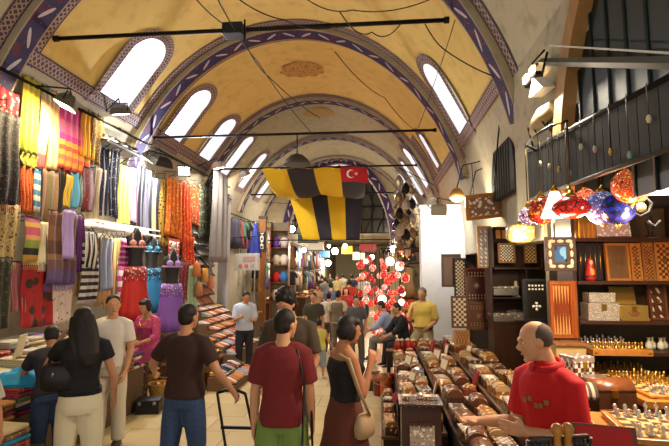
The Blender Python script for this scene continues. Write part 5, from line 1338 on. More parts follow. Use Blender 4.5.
# ---- shelf wall facing the street corner
Ys = 4.35
def shelf_z(py): return on_y(625, py, Ys).z
sx0, sx1 = on_y(578, 300, Ys).x, 3.3
t = thing('shelf_unit', 'dark wooden shelf unit with five shelves behind the stall keeper', 'shelf', (0, 0, 0))
zs_ = [shelf_z(p) for p in (238, 281, 321, 352, 378)]
for z in zs_: m = MB(); m.box(sx0, sx1, Ys-.02, Ys+.36, z-.03, z, None, .003); m.build('shelf', WALL_D, t)
m = MB(); m.box(sx0, sx1, Ys+.36, Ys+.38, .0, 2.55); m.build('back_panel', mat('55452c', .7), t)
for x in (sx0-.02, on_y(672, 300, Ys).x+.2): m = MB(); m.box(x-.015, x+.015, Ys-.01, Ys+.36, 0, 2.55); m.build('side_panel', WALL_D, t)
for z in (0,): m = MB(); m.box(sx0, sx1, Ys+.0, Ys+.36, 0, .35); m.build('base', WALL_D, t)
def atx(px, py=300, Y=Ys): return on_y(px, py, Y).x
def spec(label, px0, px1, ytop, zi, name, cat, fn, Y=Ys+.10):
    z = zs_[zi]; x0, x1 = atx(px0, 300, Y), atx(px1, 300, Y); h = on_y((px0+px1)/2, ytop, Y).z-z
    t = thing(name, label, cat, ((x0+x1)/2, Y, z+.001)); fn(t, x1-x0, h); return t
def arc_box(t, w, h):
    m = MB(); m.box(-w/2, w/2, 0, .16, 0, h, None, .004); m.build('box_body', BRASS, t); m = MB()
    for k in range(4): x = -w/2+w*(k+.5)/4; m.box(x-w*.07, x+w*.07, -.010, 0, .01, h*.7); m.tube([(x, -.009, h*.7), (x, 0, h*.7)], w*.07, 12)
    m.build('arcade', HONEY, t)
spec('brass box with a row of arches on the top shelf', 582, 600, 217, 0, 'box', 'box', arc_box)
def tray(t, w, h):
    m = MB(); m.box(-w/2, w/2, 0, .02, 0, h, Mloc(0, 0, 0, 0, R(-10)), .006); m.build('tray_body', figured('b9a8a0', 'efe9e4', 30, .36), t); m = MB(); m.box(-w/2, w/2, -.008, .0, 0, .02, Mloc(0, 0, 0, 0, R(-10))); m.box(-w/2, w/2, -.008, .0, h-.02, h, Mloc(0, 0, 0, 0, R(-10))); m.build('rim', WAL, t)
spec('mother-of-pearl tray leaning on the top shelf', 601, 636, 218, 0, 'tray', 'tray', tray)
def statue(t, w, h):
    m = MB(); m.lathe([(0, 0), (w*.4, 0), (w*.4, h*.08), (w*.15, h*.15), (w*.22, h*.45), (w*.32, h*.6), (w*.12, h*.78), (w*.16, h*.9), (0, h)], 14); m.build('figure', DARKW, t); m = MB(); m.box(-w*.5, w*.5, -w*.4, w*.4, -.0005, h*.05); m.build('base', BRASS, t)
spec('dark figurine with pale base at the right end of the top shelf', 648, 662, 214, 0, 'figurine', 'figurine', statue)
def dark_box(t, w, h):
    m = MB(); m.box(-w/2, w/2, .02, .2, 0, h, None, .004); m.build('box_body', BLACK, t); m = MB()
    for k in range(5): m.tube([(-w/2+w*(k+.5)/5, .018, .02), (-w/2+w*(k+.5)/5, .018, h-.02)], .005, 6)
    m.build('front_bars', BRASS, t)
spec('black box with barred front behind the red doll', 581, 606, 243, 1, 'box', 'box', dark_box)
def doll(t, w, h):
    m = MB(); m.lathe([(0, 0), (w*.38, 0), (w*.46, h*.2), (w*.44, h*.42), (w*.30, h*.62), (w*.28, h*.78), (w*.2, h*.95), (0, h)], 18); m.build('doll_body', mat('b02a22', .35), t)
    m = MB(); m.ball((0, -w*.16, h*.78), (w*.18, w*.16, h*.13), 12, 8); m.build('face', mat('e0b890', .4), t); m = MB(); m.ball((0, -w*.30, h*.35), (w*.22, w*.18, h*.2), 12, 8); m.build('apron', mat('d8a040', .4), t)
    m = MB(); m.lathe([(w*.47, h*.18), (w*.475, h*.2), (w*.45, h*.24), (w*.44, h*.22)], 18); m.build('hem_band', mat('2a2a4a', .4), t)
spec('red painted nesting doll on the second shelf', 586, 598, 258, 1, 'nesting_doll', 'doll', doll, Ys+.03)
def shelf_board(label, px0, px1, ytop, zi, fm, pm, dm, kind): 
    Y = Ys+.14; z = zs_[zi]; b_ = board(label, (px0, ytop, px1, ytop+30), Y, fm, pm, None, 4, kind=kind)
    return b_
def vboard(fm, pm, n):
    def f(t, w, h):
        Mt = Euler((R(-4), 0, 0)).to_matrix().to_4x4(); m = MB(); q = .02
        m.box(-w/2, w/2, 0, .04, 0, q, Mt); m.box(-w/2, w/2, 0, .04, h-q, h, Mt); m.box(-w/2, -w/2+q, 0, .04, q, h-q, Mt); m.box(w/2-q, w/2, 0, .04, q, h-q, Mt); m.build('frame', fm, t)
        m = MB(); m.box(-w/2+q, w/2-q, .008, .035, q, h-q, Mt); m.build('panel', pm, t)
        if n:
            m = MB(); cw = (w-2*q)/n; rows = int((h-2*q)/cw)
            for r_ in range(rows):
                for k in range(n):
                    if (r_+k) % 2: m.box(-w/2+q+k*cw, -w/2+q+(k+1)*cw, .003, .008, q+r_*cw, q+(r_+1)*cw, Mt)
            m.build('inlay', REDW, t)
        m = MB(); m.box(-.01, .01, -.008, .0, h*.5-.02, h*.5+.02, Mt); m.build('clasp', BRASS, t)
    return f
spec('brown board with an olive spine on the second shelf', 609, 633, 243, 1, 'backgammon_board', 'board', vboard(HONEY, wood('6b5030', .35), 0))
spec('board of red and honey squares left of the middle one, second shelf', 634, 645, 243, 1, 'backgammon_board', 'board', vboard(HONEY, wood('b8883a', .35), 3))
spec('board of red and honey squares in the middle of three, second shelf', 646, 658, 242, 1, 'backgammon_board', 'board', vboard(OAK, wood('b8883a', .35), 4))
spec('board of red and honey squares at the photo edge, second shelf', 659, 676, 242, 1, 'backgammon_board', 'board', vboard(HONEY, wood('b8883a', .35), 4))
def chest_f(bm_, lm, open_=False):
    def f(t, w, h):
        hb_ = h*(.45 if open_ else .62); m = MB(); m.box(-w/2, w/2, 0, .18, 0, hb_, None, .005); m.build('chest_body', bm_, t)
        m = MB()
        if open_: m.box(-w*.46, w*.46, 0, .02, .0, h-hb_, Mloc(0, .17, hb_, 0, R(-12)), .004)
        else: m.box(-w*.43, w*.43, .015, .165, hb_+.001, h, None, .008)
        m.build('lid', lm, t); m = MB(); m.box(-w*.5-.006, w*.5+.006, -.006, .186, 0, .02); m.build('plinth', bm_, t); m = MB(); m.box(-.02, .02, -.01, 0, hb_*.6, hb_*.95); m.build('clasp', BRASS, t)
        if open_: m = MB(); m.ball((0, -.001, hb_*.5), (w*.18, .004, hb_*.22), 12, 6); m.build('painted_scene', mat('7a4a30', .5), t)
    return f
spec('silver embossed chest on the third shelf', 588, 619, 293, 2, 'chest', 'chest', chest_f(figured('8f8a78', 'd8d4c4', 110, .34, None, .3), figured('8f8a78', 'd8d4c4', 120, .34, None, .3)), Ys+.02)
spec('small silver casket standing behind the embossed chest', 604, 612, 284, 2, 'casket', 'box', chest_f(SILVER, SILVER), Ys+.2) if False else None
spec('gold chest with an open lid and painted scene on the third shelf', 619, 648, 287, 2, 'chest', 'chest', chest_f(GOLDBOX, GOLDBOX, True), Ys+.02)
spec('dark inlaid board at the right end of the third shelf', 650, 668, 283, 2, 'backgammon_board', 'board', vboard(WAL, INL1, 0))
# lower panel wall behind the seller (yellowish board)
# ---- chess sets
def piece(kind, mt):
    t = {'pawn': [(0, 0), (.013, 0), (.013, .005), (.006, .012), (.005, .026), (.009, .030), (.008, .040), (0, .044)], 'king': [(0, 0), (.016, 0), (.016, .006), (.008, .014), (.006, .042), (.012, .048), (.010, .060), (.003, .064), (.003, .074), (0, .075)], 'knight': [(0, 0), (.015, 0), (.015, .006), (.009, .012), (.008, .03), (.012, .042), (.006, .054), (0, .056)]}[kind]
    m = MB(); m.lathe(t, 9); o = m.build('chess_piece', mt); tag(o, 'proto chess piece small %s %s' % (kind, mt.name), 'chess piece', 'chess pieces'); o['shade'] = kind; return o
PCS = {(k, c): piece(k, mm) for k in ('pawn', 'king', 'knight') for c, mm in (('golden', BRASS), ('silver', SILVER), ('brown', mat('4a2a18', .4)), ('bone', BONE))}
def chess_set(label, short, cx, cy, z, s, ca, cb, rz=0, thick=.05, extra=1.0, rows=(0, 1, 6, 7), field=None):
    t = thing('chessboard', label, 'chessboard', (cx, cy, z), rz, 'chessboards with pieces')
    m = MB(); m.box(-s/2-.03, s/2+.03, -s/2-.03, s/2+.03, 0, thick, None, .004); m.build('board_frame', HONEY, t)
    m = MB(); m.box(-s/2, s/2, -s/2, s/2, thick, thick+.003); m.build('field', field or checker('c8a468', '4a2c18', 8), t)
    for sx in (-1, 1): m = MB(); m.box(sx*(s/2+.005)-.012, sx*(s/2+.005)+.012, -s/2-.036, -s/2-.03, thick*.4, thick*.6); m.build('clasp', BRASS, t)
    c = s/8; Mr = Matrix.Rotation(rz, 4, 'Z')
    for r_ in rows:
        for k in range(8):
            kind = 'pawn' if r_ in (1, 6) else ('king' if k in (3, 4) else 'knight'); col = ca if r_ < 4 else cb
            p = Mr @ V3(-s/2+c*(k+.5), -s/2+c*(r_+.5), 0)
            place(PCS[(kind, col)], '%s chess %s, %s from left in the %s rank of the %s' % (col, {'pawn': 'pawn', 'king': 'king', 'knight': 'piece'}[kind], ORD[k], {0: 'front', 1: 'second', 6: 'third', 7: 'back'}[r_], short), (cx+p.x, cy+p.y, z+thick+.003), (0, 0, 0), s/.42*extra, 'chess pieces')
    return t
chess_set('honey chessboard with brass and silver pieces on the fourth shelf', 'fourth shelf set', atx(617, 340, 4.22), 4.36, zs_[3]+.001, .40, 'golden', 'silver', extra=1.05)
chess_set('chessboard crowded with golden pieces on the fifth shelf', 'fifth shelf set', atx(637, 372, 4.1), 4.28, zs_[4]+.001, .44, 'golden', 'golden', extra=1.0)
q = on_y(640, 401, 3.55)
t = thing('side_table', 'low wooden table with a chessboard, right of the domed chest', 'table', (q.x, 3.62, 0))
zt = on_y(640, 399, 3.4).z
m = MB(); m.box(-.06, .56, -.27, .27, zt-.05, zt, None, .005); m.build('top', HONEY, t)
for sx in (-.03, .53):
    for sy in (-.24, .24): m = MB(); m.box(sx-.025, sx+.025, sy-.025, sy+.025, 0, zt-.05); m.build('leg', OAK, t)
chess_set('chessboard with silver and golden pieces on the low wooden table', 'low table set', q.x+.22, 3.63, zt+.001, .40, 'silver', 'golden', extra=1.05, thick=.02)
q = on_y(646, 433, 2.62); zz = q.z
t = thing('counter_cabinet', 'reddish brown cabinet at the lower right corner carrying a chessboard', 'cabinet', (q.x+.12, 2.62, 0), R(-8))
m = MB(); m.box(-.30, .45, -.24, .30, 0, zz-.04, None, .006); m.build('cabinet_body', WAL, t); m = MB(); m.box(-.33, .48, -.27, .33, zz-.04, zz, None, .006); m.build('top', HONEY, t)
m = MB(); m.box(-.27, .02, -.252, -.24, .1, zz-.1, None, .004); m.build('door', OAK, t); m = MB(); m.box(.05, .42, -.252, -.24, .1, zz-.1, None, .004); m.build('door', OAK, t)
chess_set('chessboard with bone and silver pieces at the lower right corner', 'corner set', q.x+.10, 2.63, zz+.001, .40, 'bone', 'silver', R(-8), extra=1.0, thick=.03)
# red-lined open box at the lower right, glass and plates
q = on_y(616, 446, 2.12); t = thing('open_box', 'open box with a bright red inside beside the stall keeper', 'box', (q.x, 2.12, 0), R(-14))
zz_ = on_y(610, 446, 2.12).z-.05
m = MB(); m.box(-.14, .12, -.10, .16, zz_-.30, zz_-.05, None, .005); m.build('box_body', WAL, t)
m = MB(); m.box(-.14, .12, -.008, .012, 0, .13, Mloc(0, .17, zz_-.05, 0, R(-28)), .004); m.build('lid', WAL, t); m = MB(); m.box(-.12, .10, -.014, -.008, .01, .118, Mloc(0, .17, zz_-.05, 0, R(-28))); m.build('lining', mat('b0201f', .7), t)
m = MB(); m.box(-.10, .08, -.06, .12, 0, zz_-.30); m.build('pedestal', WALL_D, t)
# domed chest, checkered tall box, pale cube, small drawers
def stand(label, px0, px1, py, Y, dep, mt):
    x0, x1 = on_y(px0, py, Y).x, on_y(px1, py, Y).x; z = on_y((px0+px1)/2, py, Y).z
    t = thing('display_stand', label, 'stand', ((x0+x1)/2, Y, 0), 0, 'stands behind the stall keeper'); w = x1-x0
    m = MB(); m.box(-w/2, w/2, 0, dep, z-.03, z, None, .004); m.build('top', mt, t); m = MB(); m.box(-w/2+.02, w/2-.02, .02, dep-.02, 0, z-.03); m.build('base', WALL_D, t)
    return (x0+x1)/2, z, w
cx, z, w = stand('low dark stand under the checkered tall box', 580, 604, 397, 3.75, .28, WALL_D)
t = thing('tall_box', 'tall box of brown and white checks behind the stall keeper', 'box', (cx-.02, 3.80, z+.001), R(20)); h = on_y(590, 358, 3.75).z-z
m = MB(); m.box(-.085, .085, 0, .16, 0, h-.05, None, .004); m.build('box_body', checker('5a3520', 'd8ccb4', 7), t); m = MB(); m.box(-.09, .09, -.005, .165, h-.05, h, None, .006); m.build('lid', PEARL, t); m = MB(); m.box(-.015, .015, -.012, -.002, h-.09, h-.04); m.build('clasp', BRASS, t)
cx, z, w = stand('low stand under the domed walnut chest', 592, 634, 410, 3.3, .22, OAK)
t = thing('chest', 'domed walnut chest left of the low chess table', 'chest', (cx+.01, 3.41, z+.001), R(6)); a_, b_ = .145, .10
m = MB(); m.box(-a_, a_, -b_, b_, 0, .10, None, .006); m.build('chest_body', WAL, t)
m = MB(); m.prism([(b_*math.cos(x), b_*.75*math.sin(x)) for x in [PI*i/12 for i in range(13)]], -a_, a_, Mloc(0, 0, .101) @ MX, True); m.build('lid', wood('6a3c20', .3), t); m = MB(); m.box(-.02, .02, -b_-.012, -b_, .07, .12); m.build('clasp', BRASS, t)
cx, z, w = stand('low stand under the silver cube', 596, 613, 402, 3.55, .2, WALL_D)
t = thing('box', 'pale silver cube box between the checkered box and domed chest', 'box', (cx, 3.65, z+.001)); m = MB(); m.box(-.07, .07, -.07, .07, 0, .12, None, .005); m.build('box_body', PEARL, t); m = MB(); m.box(-.073, .073, -.073, .073, .121, .15, None, .006); m.build('lid', SILVER, t)
cx, z, w = stand('narrow shelf stand behind the seller\'s arm', 566, 598, 414, 3.1, .26, OAK)
t = thing('chest', 'striped domed chest just behind the seller\'s arm', 'chest', (cx, 3.24, z+.001), R(-5)); m = MB(); m.box(-.13, .13, -.09, .09, 0, .07, None, .005); m.build('chest_body', INL3, t); m = MB(); m.prism([(.09*math.cos(x), .085*math.sin(x)) for x in [PI*i/12 for i in range(13)]], -.13, .13, Mloc(0, 0, .071) @ MX, True); m.build('lid', bands([(0, 'b8ac90'), (.5, '4a3a2a')], 0, 7), t); m = MB(); m.box(-.015, .015, -.10, -.09, .045, .08); m.build('clasp', BRASS, t)
plp = []
q = on_y(656, 390, 3.3)
for k in range(4):
    m = MB(); m.lathe([(0, 0), (.05, 0), (.09-.008*k, .022), (.094-.008*k, .028), (.085-.008*k, .026), (.045, .008), (0, .008)], 18)
    tag(m.build('plate', figured('8a7ca8', 'e4e0ea', 30, .34), None, (q.x+.02, 3.62, zt+.001+.028*k)), 'violet and white plate, %s in the stack on the low table' % ('lowest', 'second', 'third', 'topmost')[k], 'plate', 'violet plates in a stack') if False else None
# glass vases on the fourth shelf
for i in range(4):
    t = thing('glass_vase', 'small pale glass vase on the fourth shelf, %s from the left' % ORD[i], 'vase', (atx(649+i*6, 345, 4.5), 4.50+.04*(i % 2), zs_[3]+.001), 0, 'glass vases on the fourth shelf')
    m = MB(); m.lathe([(0, 0), (.022, 0), (.03, .02), (.028, .05), (.012, .075), (.012, .09), (.02, .10)], 12); m.build('glass', mat('c9c9a8', .15), t); m = MB(); m.lathe([(.019, .10), (.021, .102), (.019, .104)], 12); m.build('rim', BRASS, t)
# rack of dark beads in the front foreground with turned knobs
rk = thing('bead_rack', 'dark rack hung with black bead strings in front of the stall keeper', 'rack', (0, 0, 0))
a, b = on_y(530, 440, 1.95), on_y(588, 437, 2.0); zr = (a.z+b.z)/2
m = MB(); m.tube([a, b], .013, 8); m.build('crossbar', WALL_D, rk)
for p in (a, b): m = MB(); m.tube([p, (p.x, p.y, 0)], .016, 8); m.box(p.x-.08, p.x+.08, p.y-.08, p.y+.08, 0, .03); m.build('post', WALL_D, rk)
for i, f_ in enumerate((.42, .60)):
    p = a+(b-a)*f_; m = MB(); m.lathe([(0, -.10), (.012, -.10), (.02, -.07), (.012, -.05), (.016, -.02), (.012, .01), (.02, .03), (.024, .045), (.015, .062), (0, .068)], 14, Mloc(p.x, p.y-.03, p.z)); m.build('turned_knob', HONEY, rk)
for i in range(13):
    p = a+(b-a)*((i+.6)/13.5); L = .16+.03*(i % 3); pts = [(p.x-.012, p.y-.014, p.z), (p.x-.014, p.y-.016, p.z-L), (p.x, p.y-.018, p.z-L-.03), (p.x+.014, p.y-.016, p.z-L), (p.x+.012, p.y-.014, p.z)]
    m = MB(); m.tube(pts, .006, 6); 
    for k in range(7):
        for s in (-1, 1): m.ball((p.x+s*.013, p.y-.015, p.z-.015-k*(L/7)), .0095, 8, 5)
    c = ('17161a', '1f2a3a', '2a2a20', '3a3428')[i % 4]
    tag(m.build('bead_string', mat(c, .25), None), '%s bead string on the dark rack, %s from the left' % (('black', 'dark blue', 'dark green', 'dark brown')[i % 4], ORD[i]), 'beads', 'bead strings on the rack')
# ---- mosaic lamps
def mosaic(c1, c2, c3, em, sc=26):
    sc *= 2.3; em *= .55
    key = ('mos', c1, c2, c3, em)
    if key in MATS: return MATS[key]
    t = NT('mosaic_glass'); co = t.coord()
    colv = t.voronoi(co, sc, 'F1', 'Color'); edge_ = t.voronoi(co, sc, 'DISTANCE_TO_EDGE')
    x = t.xyz(colv)[0]; col = t.ramp(x, [(0, c1), (.45, c2), (.75, c3)]); col = t.mix(t.math('LESS_THAN', edge_, .07), col, (.02, .012, .01, 1))
    t.fin(col, .2); t.link(col, t.b.inputs['Emission Color']); t.b.inputs['Emission Strength'].default_value = em
    MATS[key] = t.m; return t.m
LTOP = []
def mosaic_lamp(label, px, py, r_px, Y, mt, shape='globe', power=0, col='ffb070', zrail=2.98):
    q = on_y(px, py, Y); r = r_px/F_PX*Y*1.02; t = thing('mosaic_lamp', label, 'lamp', q, 0, 'mosaic glass lamps')
    m = MB()
    if shape == 'globe': m.lathe([(.25*r, -.97*r)]+[(r*math.cos(a), r*math.sin(a)) for a in [R(x) for x in range(-75, 76, 15)]]+[(.25*r, .97*r)], 20)
    elif shape == 'bell': m.lathe([(.05*r, 1.2*r), (.35*r, 1.1*r), (.55*r, .5*r), (.8*r, -.2*r), (1.1*r, -.9*r), (.95*r, -.9*r), (.4*r, 0), (.05*r, .9*r)], 20)
    elif shape == 'flat': m.lathe([(.1*r, .62*r), (.55*r, .55*r), (.92*r, .25*r), (1.05*r, -.05*r), (.85*r, -.35*r), (.4*r, -.55*r), (.05*r, -.6*r)], 20)
    elif shape == 'tube': m.lathe([(.3*r, -1*r), (.72*r, -.95*r), (.8*r, -.5*r), (.8*r, .6*r), (.5*r, .95*r), (.2*r, 1*r)], 20, Mloc(0, 0, 0, 0, 0, R(90)))
    m.build('glass_globe', mt, t)
    LTOP.append(V3(q.x, q.y, zrail))
    k = {'globe': .97, 'bell': 1.15, 'flat': .6, 'tube': .6}[shape]
    m = MB(); m.lathe([(0, k*r), (.32*r, k*r), (.34*r, k*r+.012), (.16*r, k*r+.03), (.05*r, k*r+.05), (0, k*r+.05)], 14); m.build('metal_cap', BRASS, t)
    m = MB(); m.tube([(0, 0, k*r+.04), (0, 0, max(k*r+.08, zrail-q.z))], .005, 6); m.build('chain', mat('6a5630', .4, .8), t)
    if shape == 'globe': m = MB(); m.lathe([(0, -.97*r-.03), (.03*r, -.97*r-.028), (.08*r, -.97*r-.015), (.22*r, -.97*r), (0, -.96*r)], 12); m.build('finial', BRASS, t)
    if power: lamp_light(t, power, lin(col)[:3], 'POINT', (0, -.02, -k*r-.12), size=.06)
    return t
mosaic_lamp('pale violet and white mosaic globe lamp, leftmost of the lamp row', 528, 216, 8.5, 3.9, mosaic('b8a0c8', 'e8e0ea', '8a6a9a', .9))
mosaic_lamp('dark red mosaic lamp between the violet globe and the glowing white bell', 541, 211, 13, 3.6, mosaic('7a1418', 'a83a20', 'c8782a', .7))
mosaic_lamp('bell-shaped lamp glowing white at the left of the red lamps', 555, 206, 12, 3.4, glow('ffe6c8', 3), 'bell', 14, 'ffdcae')
mosaic_lamp('pinkish red flat mosaic lamp right of the glowing bell', 569, 201, 13, 3.5, mosaic('d04a4a', 'e08a80', 'b82a2a', 1.2), 'flat')
mosaic_lamp('large flat red glass lamp below the pinkish one', 571, 208, 17, 3.3, mosaic('a81414', 'c82a1a', '8a0f12', .9, 14), 'flat', 8, 'ff8060')
mosaic_lamp('glowing coral globe lamp beside the large red lamp', 586, 199, 10, 3.4, mosaic('f0805a', 'ffc0a0', 'e04a3a', 1.7), 'globe', 10, 'ffa080')
mosaic_lamp('blue-violet and white mosaic globe lamp, middle of the row', 603, 208, 16, 3.3, mosaic('5a6ab8', 'c8cce8', '8a7ab0', .8, 34))
mosaic_lamp('deep blue glass globe lamp overlapping the blue-violet one', 618, 209, 15, 3.15, mosaic('10206a', '1a2f9a', '0c164a', .8, 16))
mosaic_lamp('large orange-red mosaic globe lamp with a white flower', 631, 186, 17, 3.05, mosaic('d05a2a', 'e08a4a', 'c03a22', 1.3, 36), 'globe', 12, 'ffb070')
q = on_y(631, 186, 2.75)
mosaic_lamp('white and lilac mosaic tube lamp at the right edge', 660, 181, 17, 2.9, mosaic('d8d0e8', 'f4f0fa', 'b0a0d0', 1.6, 40), 'tube', 10, 'fff0e0')
q = on_y(644, 212, 3.4); t = thing('wall_sconce', 'dark curled metal sconce below the white tube lamp', 'lamp', q)
m = MB(); m.tube([(-.10, 0, .02), (-.03, 0, -.03), (.03, 0, 0), (.05, 0, .06), (.02, 0, .09), (-.01, 0, .06)], .012, 8); m.tube([(.10, 0, -.06), (.06, 0, -.10), (.02, 0, -.06)], .010, 8); m.tube([(0, 0, .02), (0, 0, .6)], .008, 6); m.build('scroll_arm', IRON, t)
m = MB(); m.ball((-.02, 0, .03), .035, 12, 8); m.build('candle_cup', mat('b89a6a', .3, .7), t)
LTOP.sort(key=lambda p: p.x); t = thing('lamp_rail', 'dark rod the row of mosaic lamps hangs from', 'rail'); m = MB(); m.tube(LTOP+[V3(2.4, 2.9, 2.98)], .012, 6); m.build('rod', IRON, t); m = MB(); m.tube([LTOP[0], LTOP[0]+V3(.5, .8, .05), (1.80, 5.08, 2.9)], .01, 6); m.build('stay', IRON, t)
# fluorescent tube and its fitting
a, b = on_y(646, 157, 3.2), on_y(690, 152, 3.2)
t = thing('tube_light', 'bright fluorescent tube under the awning at the right edge', 'lamp', (0, 0, 0)); m = MB(); m.tube([a, b], .03, 10); m.build('tube', glow('fff3da', 12), t); m = MB(); m.box(a.x-.03, b.x+.03, a.y-.04, a.y+.04, a.z+.032, a.z+.085); m.build('fitting', WHITE, t); m = MB(); m.tube([(a.x+.1, a.y, a.z+.08), (a.x+.1, a.y, 2.76)], .008, 6); m.tube([(b.x-.1, b.y, a.z+.08), (b.x-.1, b.y, 2.76)], .008, 6); m.build('hanger', IRON, t)
lamp_light(t, 68, (1, .9, .7), 'AREA', ((a.x+b.x)/2, a.y-.05, a.z-.06), (R(-20), 0, 0), .5)
# ---- the awning rail and slatted valance above the lamps
RX = 1.36
a, b = on_x(530, 151, RX), on_x(700, 62, RX)
t = thing('awning_rail', 'black rail and slatted valance along the right shop front', 'awning', (0, 0, 0)); m = MB(); m.tube([a, b], .022, 8); m.build('rail', IRON, t)
za = min(a.z, b.z); m = MB(); ha, hb_ = on_x(545, 195, RX), on_x(700, 139, RX); hz_ = lambda y: hb_.z+(ha.z-hb_.z)*(y-hb_.y)/(ha.y-hb_.y)
y = b.y
while y < a.y: m.box(RX-.012, RX+.004, y, y+.09, hz_(y), za+.02+(a.z-za)*(y-b.y)/(a.y-b.y)); y += .098
m.build('valance_slats', mat('151612', .75), t)
m = MB(); m.tube([(RX-.016, b.y, hz_(b.y)), (RX-.016, a.y, hz_(a.y))], .014, 6); m.build('hem', mat('4a4238', .6), t)
# pendants dangling before the valance
for i in range(9):
    y = b.y+.35+i*(a.y-b.y-.5)/9; z0 = za-.04+(a.z-za)*(y-b.y)/(a.y-b.y); L = .10+.05*((i*7) % 4)
    t = thing('pendant', ('bone', 'glass', 'brass', 'pale')[i % 4]+' pendant dangling in front of the dark valance, '+ORD[i]+' from the camera', 'pendant', (RX-.03, y, z0), 0, 'pendants before the valance')
    m = MB(); m.tube([(.0, 0, .06), (0, 0, -L)], .003, 5); m.build('cord', IRON, t)
    m = MB(); m.lathe([(0, -.045), (.008, -.042), (.013, -.024), (.008, -.006), (0, 0)], 10, Mloc(0, 0, -L)); m.build('drop', (CREAMC, mat('8ab0a8', .1), BRASS, mat('b8a898', .3))[i % 4], t)
# sloping steel pole with twin lamp at its end
X_ = 1.40; a, b = on_x(541, 62, X_), on_x(700, 63, X_)
t = thing('steel_pole', 'grey steel arm crossing the dark boards at the upper right', 'arm', (0, 0, 0)); m = MB(); m.tube([a, b], .032, 4, True, None, False); m.build('shaft', mat('59605c', .45, .3), t); m = MB(); m.tube([a+V3(-.02, .0, .0), a+V3(-.02, .12, .0), a+V3(-.0, .22, -.07), a+V3(.0, .22, -.14)], .012, 6); m.build('hook', IRON, t); m = MB(); m.tube([a+V3(-.004, -.25, .028), b+V3(0, 0, .036)], .007, 6); m.build('cable', WHITE, t)
q = on_x(533, 76, 1.38)
t = thing('twin_lamp', 'small twin-bulb fitting at the end of the steel arm', 'lamp', q); m = MB(); m.box(-.03, .03, -.16, .16, -.05, -.02); m.build('base', IRON, t)
for s in (-1, 1): m = MB(); m.box(-.05, -.02, s*.09-.05, s*.09+.05, -.02, .04); m.build('bulb', glow('ffd8a0', 10), t)
m = MB(); m.tube([(0, 0, -.02), (.0, .0, .12), (.02, -.25, .12)], .01, 6); m.build('bracket', IRON, t)
q = on_x(542, 86, 1.36); t = thing('floodlight', 'white triangular floodlight hung below the twin bulbs at the upper right', 'lamp', q)
m = MB(); m.prism([(-.16, -.07), (.17, -.04), (.06, .10)], -.05, .05, MX, False); m.build('housing', WHITE, t); m = MB(); m.prism([(-.15, -.065), (.16, -.036), (.055, .09)], -.058, -.051, MX); m.build('lamp_glass', glow('ffe9c8', 16), t); m = MB(); m.tube([(0, 0, .08), (.02, -.1, .25)], .01, 6); m.build('stem', IRON, t)
lamp_light(t, 50, (1, .88, .68), 'AREA', (-.10, 0, -.06), (0, R(40), 0), .25)
# crumpled awning roll and cables on the plaster
q = on_x(543, 122, 1.42); t = thing('canvas_roll', 'rolled pale canvas fixed to the plaster below the floodlight', 'canvas', q); m = MB(); m.loft([(0, -.30, 0, .05, .05), (0, -.2, .0, .06, .06)], 10) if False else m.tube([(0, -.28, .05), (-.01, -.1, .04), (-.01, .1, .02), (0, .26, -.02)], [.05, .075, .07, .04], 10); m.build('canvas', mat('9a8a6a', .9, 0, .2), t); m = MB(); m.tube([(-.07, -.1, .04), (-.02, -.1, -.06), (.05, -.1, .0)], .01, 6); m.tube([(-.07, .1, .02), (-.02, .1, -.08), (.05, .1, .0)], .01, 6); m.build('tie', IRON, t)
for i, pts in enumerate(([(528, 128), (534, 150), (531, 178)], [(548, 124), (556, 150), (552, 180)], [(500, 118), (497, 150), (494, 185)], [(560, 118), (558, 150), (563, 182)])):
    m = MB(); m.tube([on_x(px, py, 1.43 if i != 2 else 1.55) for px, py in pts], .010, 6); tag(m.build('cable', IRON), ('left of three', 'middle of three', 'thin left', 'rightmost')[i]+' black cable running down the right plaster wall', 'cable', 'cables on the right plaster')
# inlaid frame tilted over the shops, bulbs beside it
a, b = on_y(466, 224, 6.9), on_y(509, 188, 6.9)
t = thing('framed_mirror', 'mother-of-pearl panel in a lit wooden frame, tilted above the star board', 'frame', ((a.x+b.x)/2, 6.9, (a.z+b.z)/2)); w, h = b.x-a.x, (b.z-a.z)*.72; Mt = Euler((R(18), R(-6), 0)).to_matrix().to_4x4()
m = MB(); f = .05; m.box(-w/2, w/2, 0, .04, -h/2, -h/2+f, Mt); m.box(-w/2, w/2, 0, .04, h/2-f, h/2, Mt); m.box(-w/2, -w/2+f, 0, .04, -h/2+f, h/2-f, Mt); m.box(w/2-f, w/2, 0, .04, -h/2+f, h/2-f, Mt); m.build('frame', HONEY, t); m = MB(); m.box(-w/2+f, w/2-f, .012, .03, -h/2+f, h/2-f, Mt); m.build('panel', figured('8a6a50', 'e8e0d8', 16, .38), t); m = MB(); m.tube([(-w*.3, .02, h*.4), (-w*.3, .1, h*.4+.5)], .006, 5); m.tube([(w*.3, .02, h*.4), (w*.3, .1, h*.4+.5)], .006, 5); m.build('wire', IRON, t)
for i, (px, py, r) in enumerate(((457, 197, .10), (470, 203, .07))):
    q = on_y(px, py, 7.6); t = thing('bulb_lamp', ('large warm bulb in a wicker hood above the white pier', 'smaller warm bulb beside the hooded one by the tilted frame')[i], 'lamp', q); m = MB(); m.ball((0, 0, 0), (r, r, r*.8), 14, 10); m.build('bulb', glow('ffe2b0', 14), t); m = MB(); m.lathe([(r*1.3, -.02), (r*1.2, .03), (r*.7, r*1.2), (r*.2, r*1.5), (r*.15, r*1.5), (r*.6, r*1.15), (r*1.1, .03)], 16); m.build('hood', mat('9a6a30', .7), t); m = MB(); m.tube([(0, 0, r*1.4), (.1, 0, .5), (1.74-q.x, 0, .6)], .010, 6); m.build('stem', IRON, t)
    lamp_light(t, 22 if i == 0 else 14, (1, .86, .62), 'POINT', (-.05, -.16, -.12), size=.08)
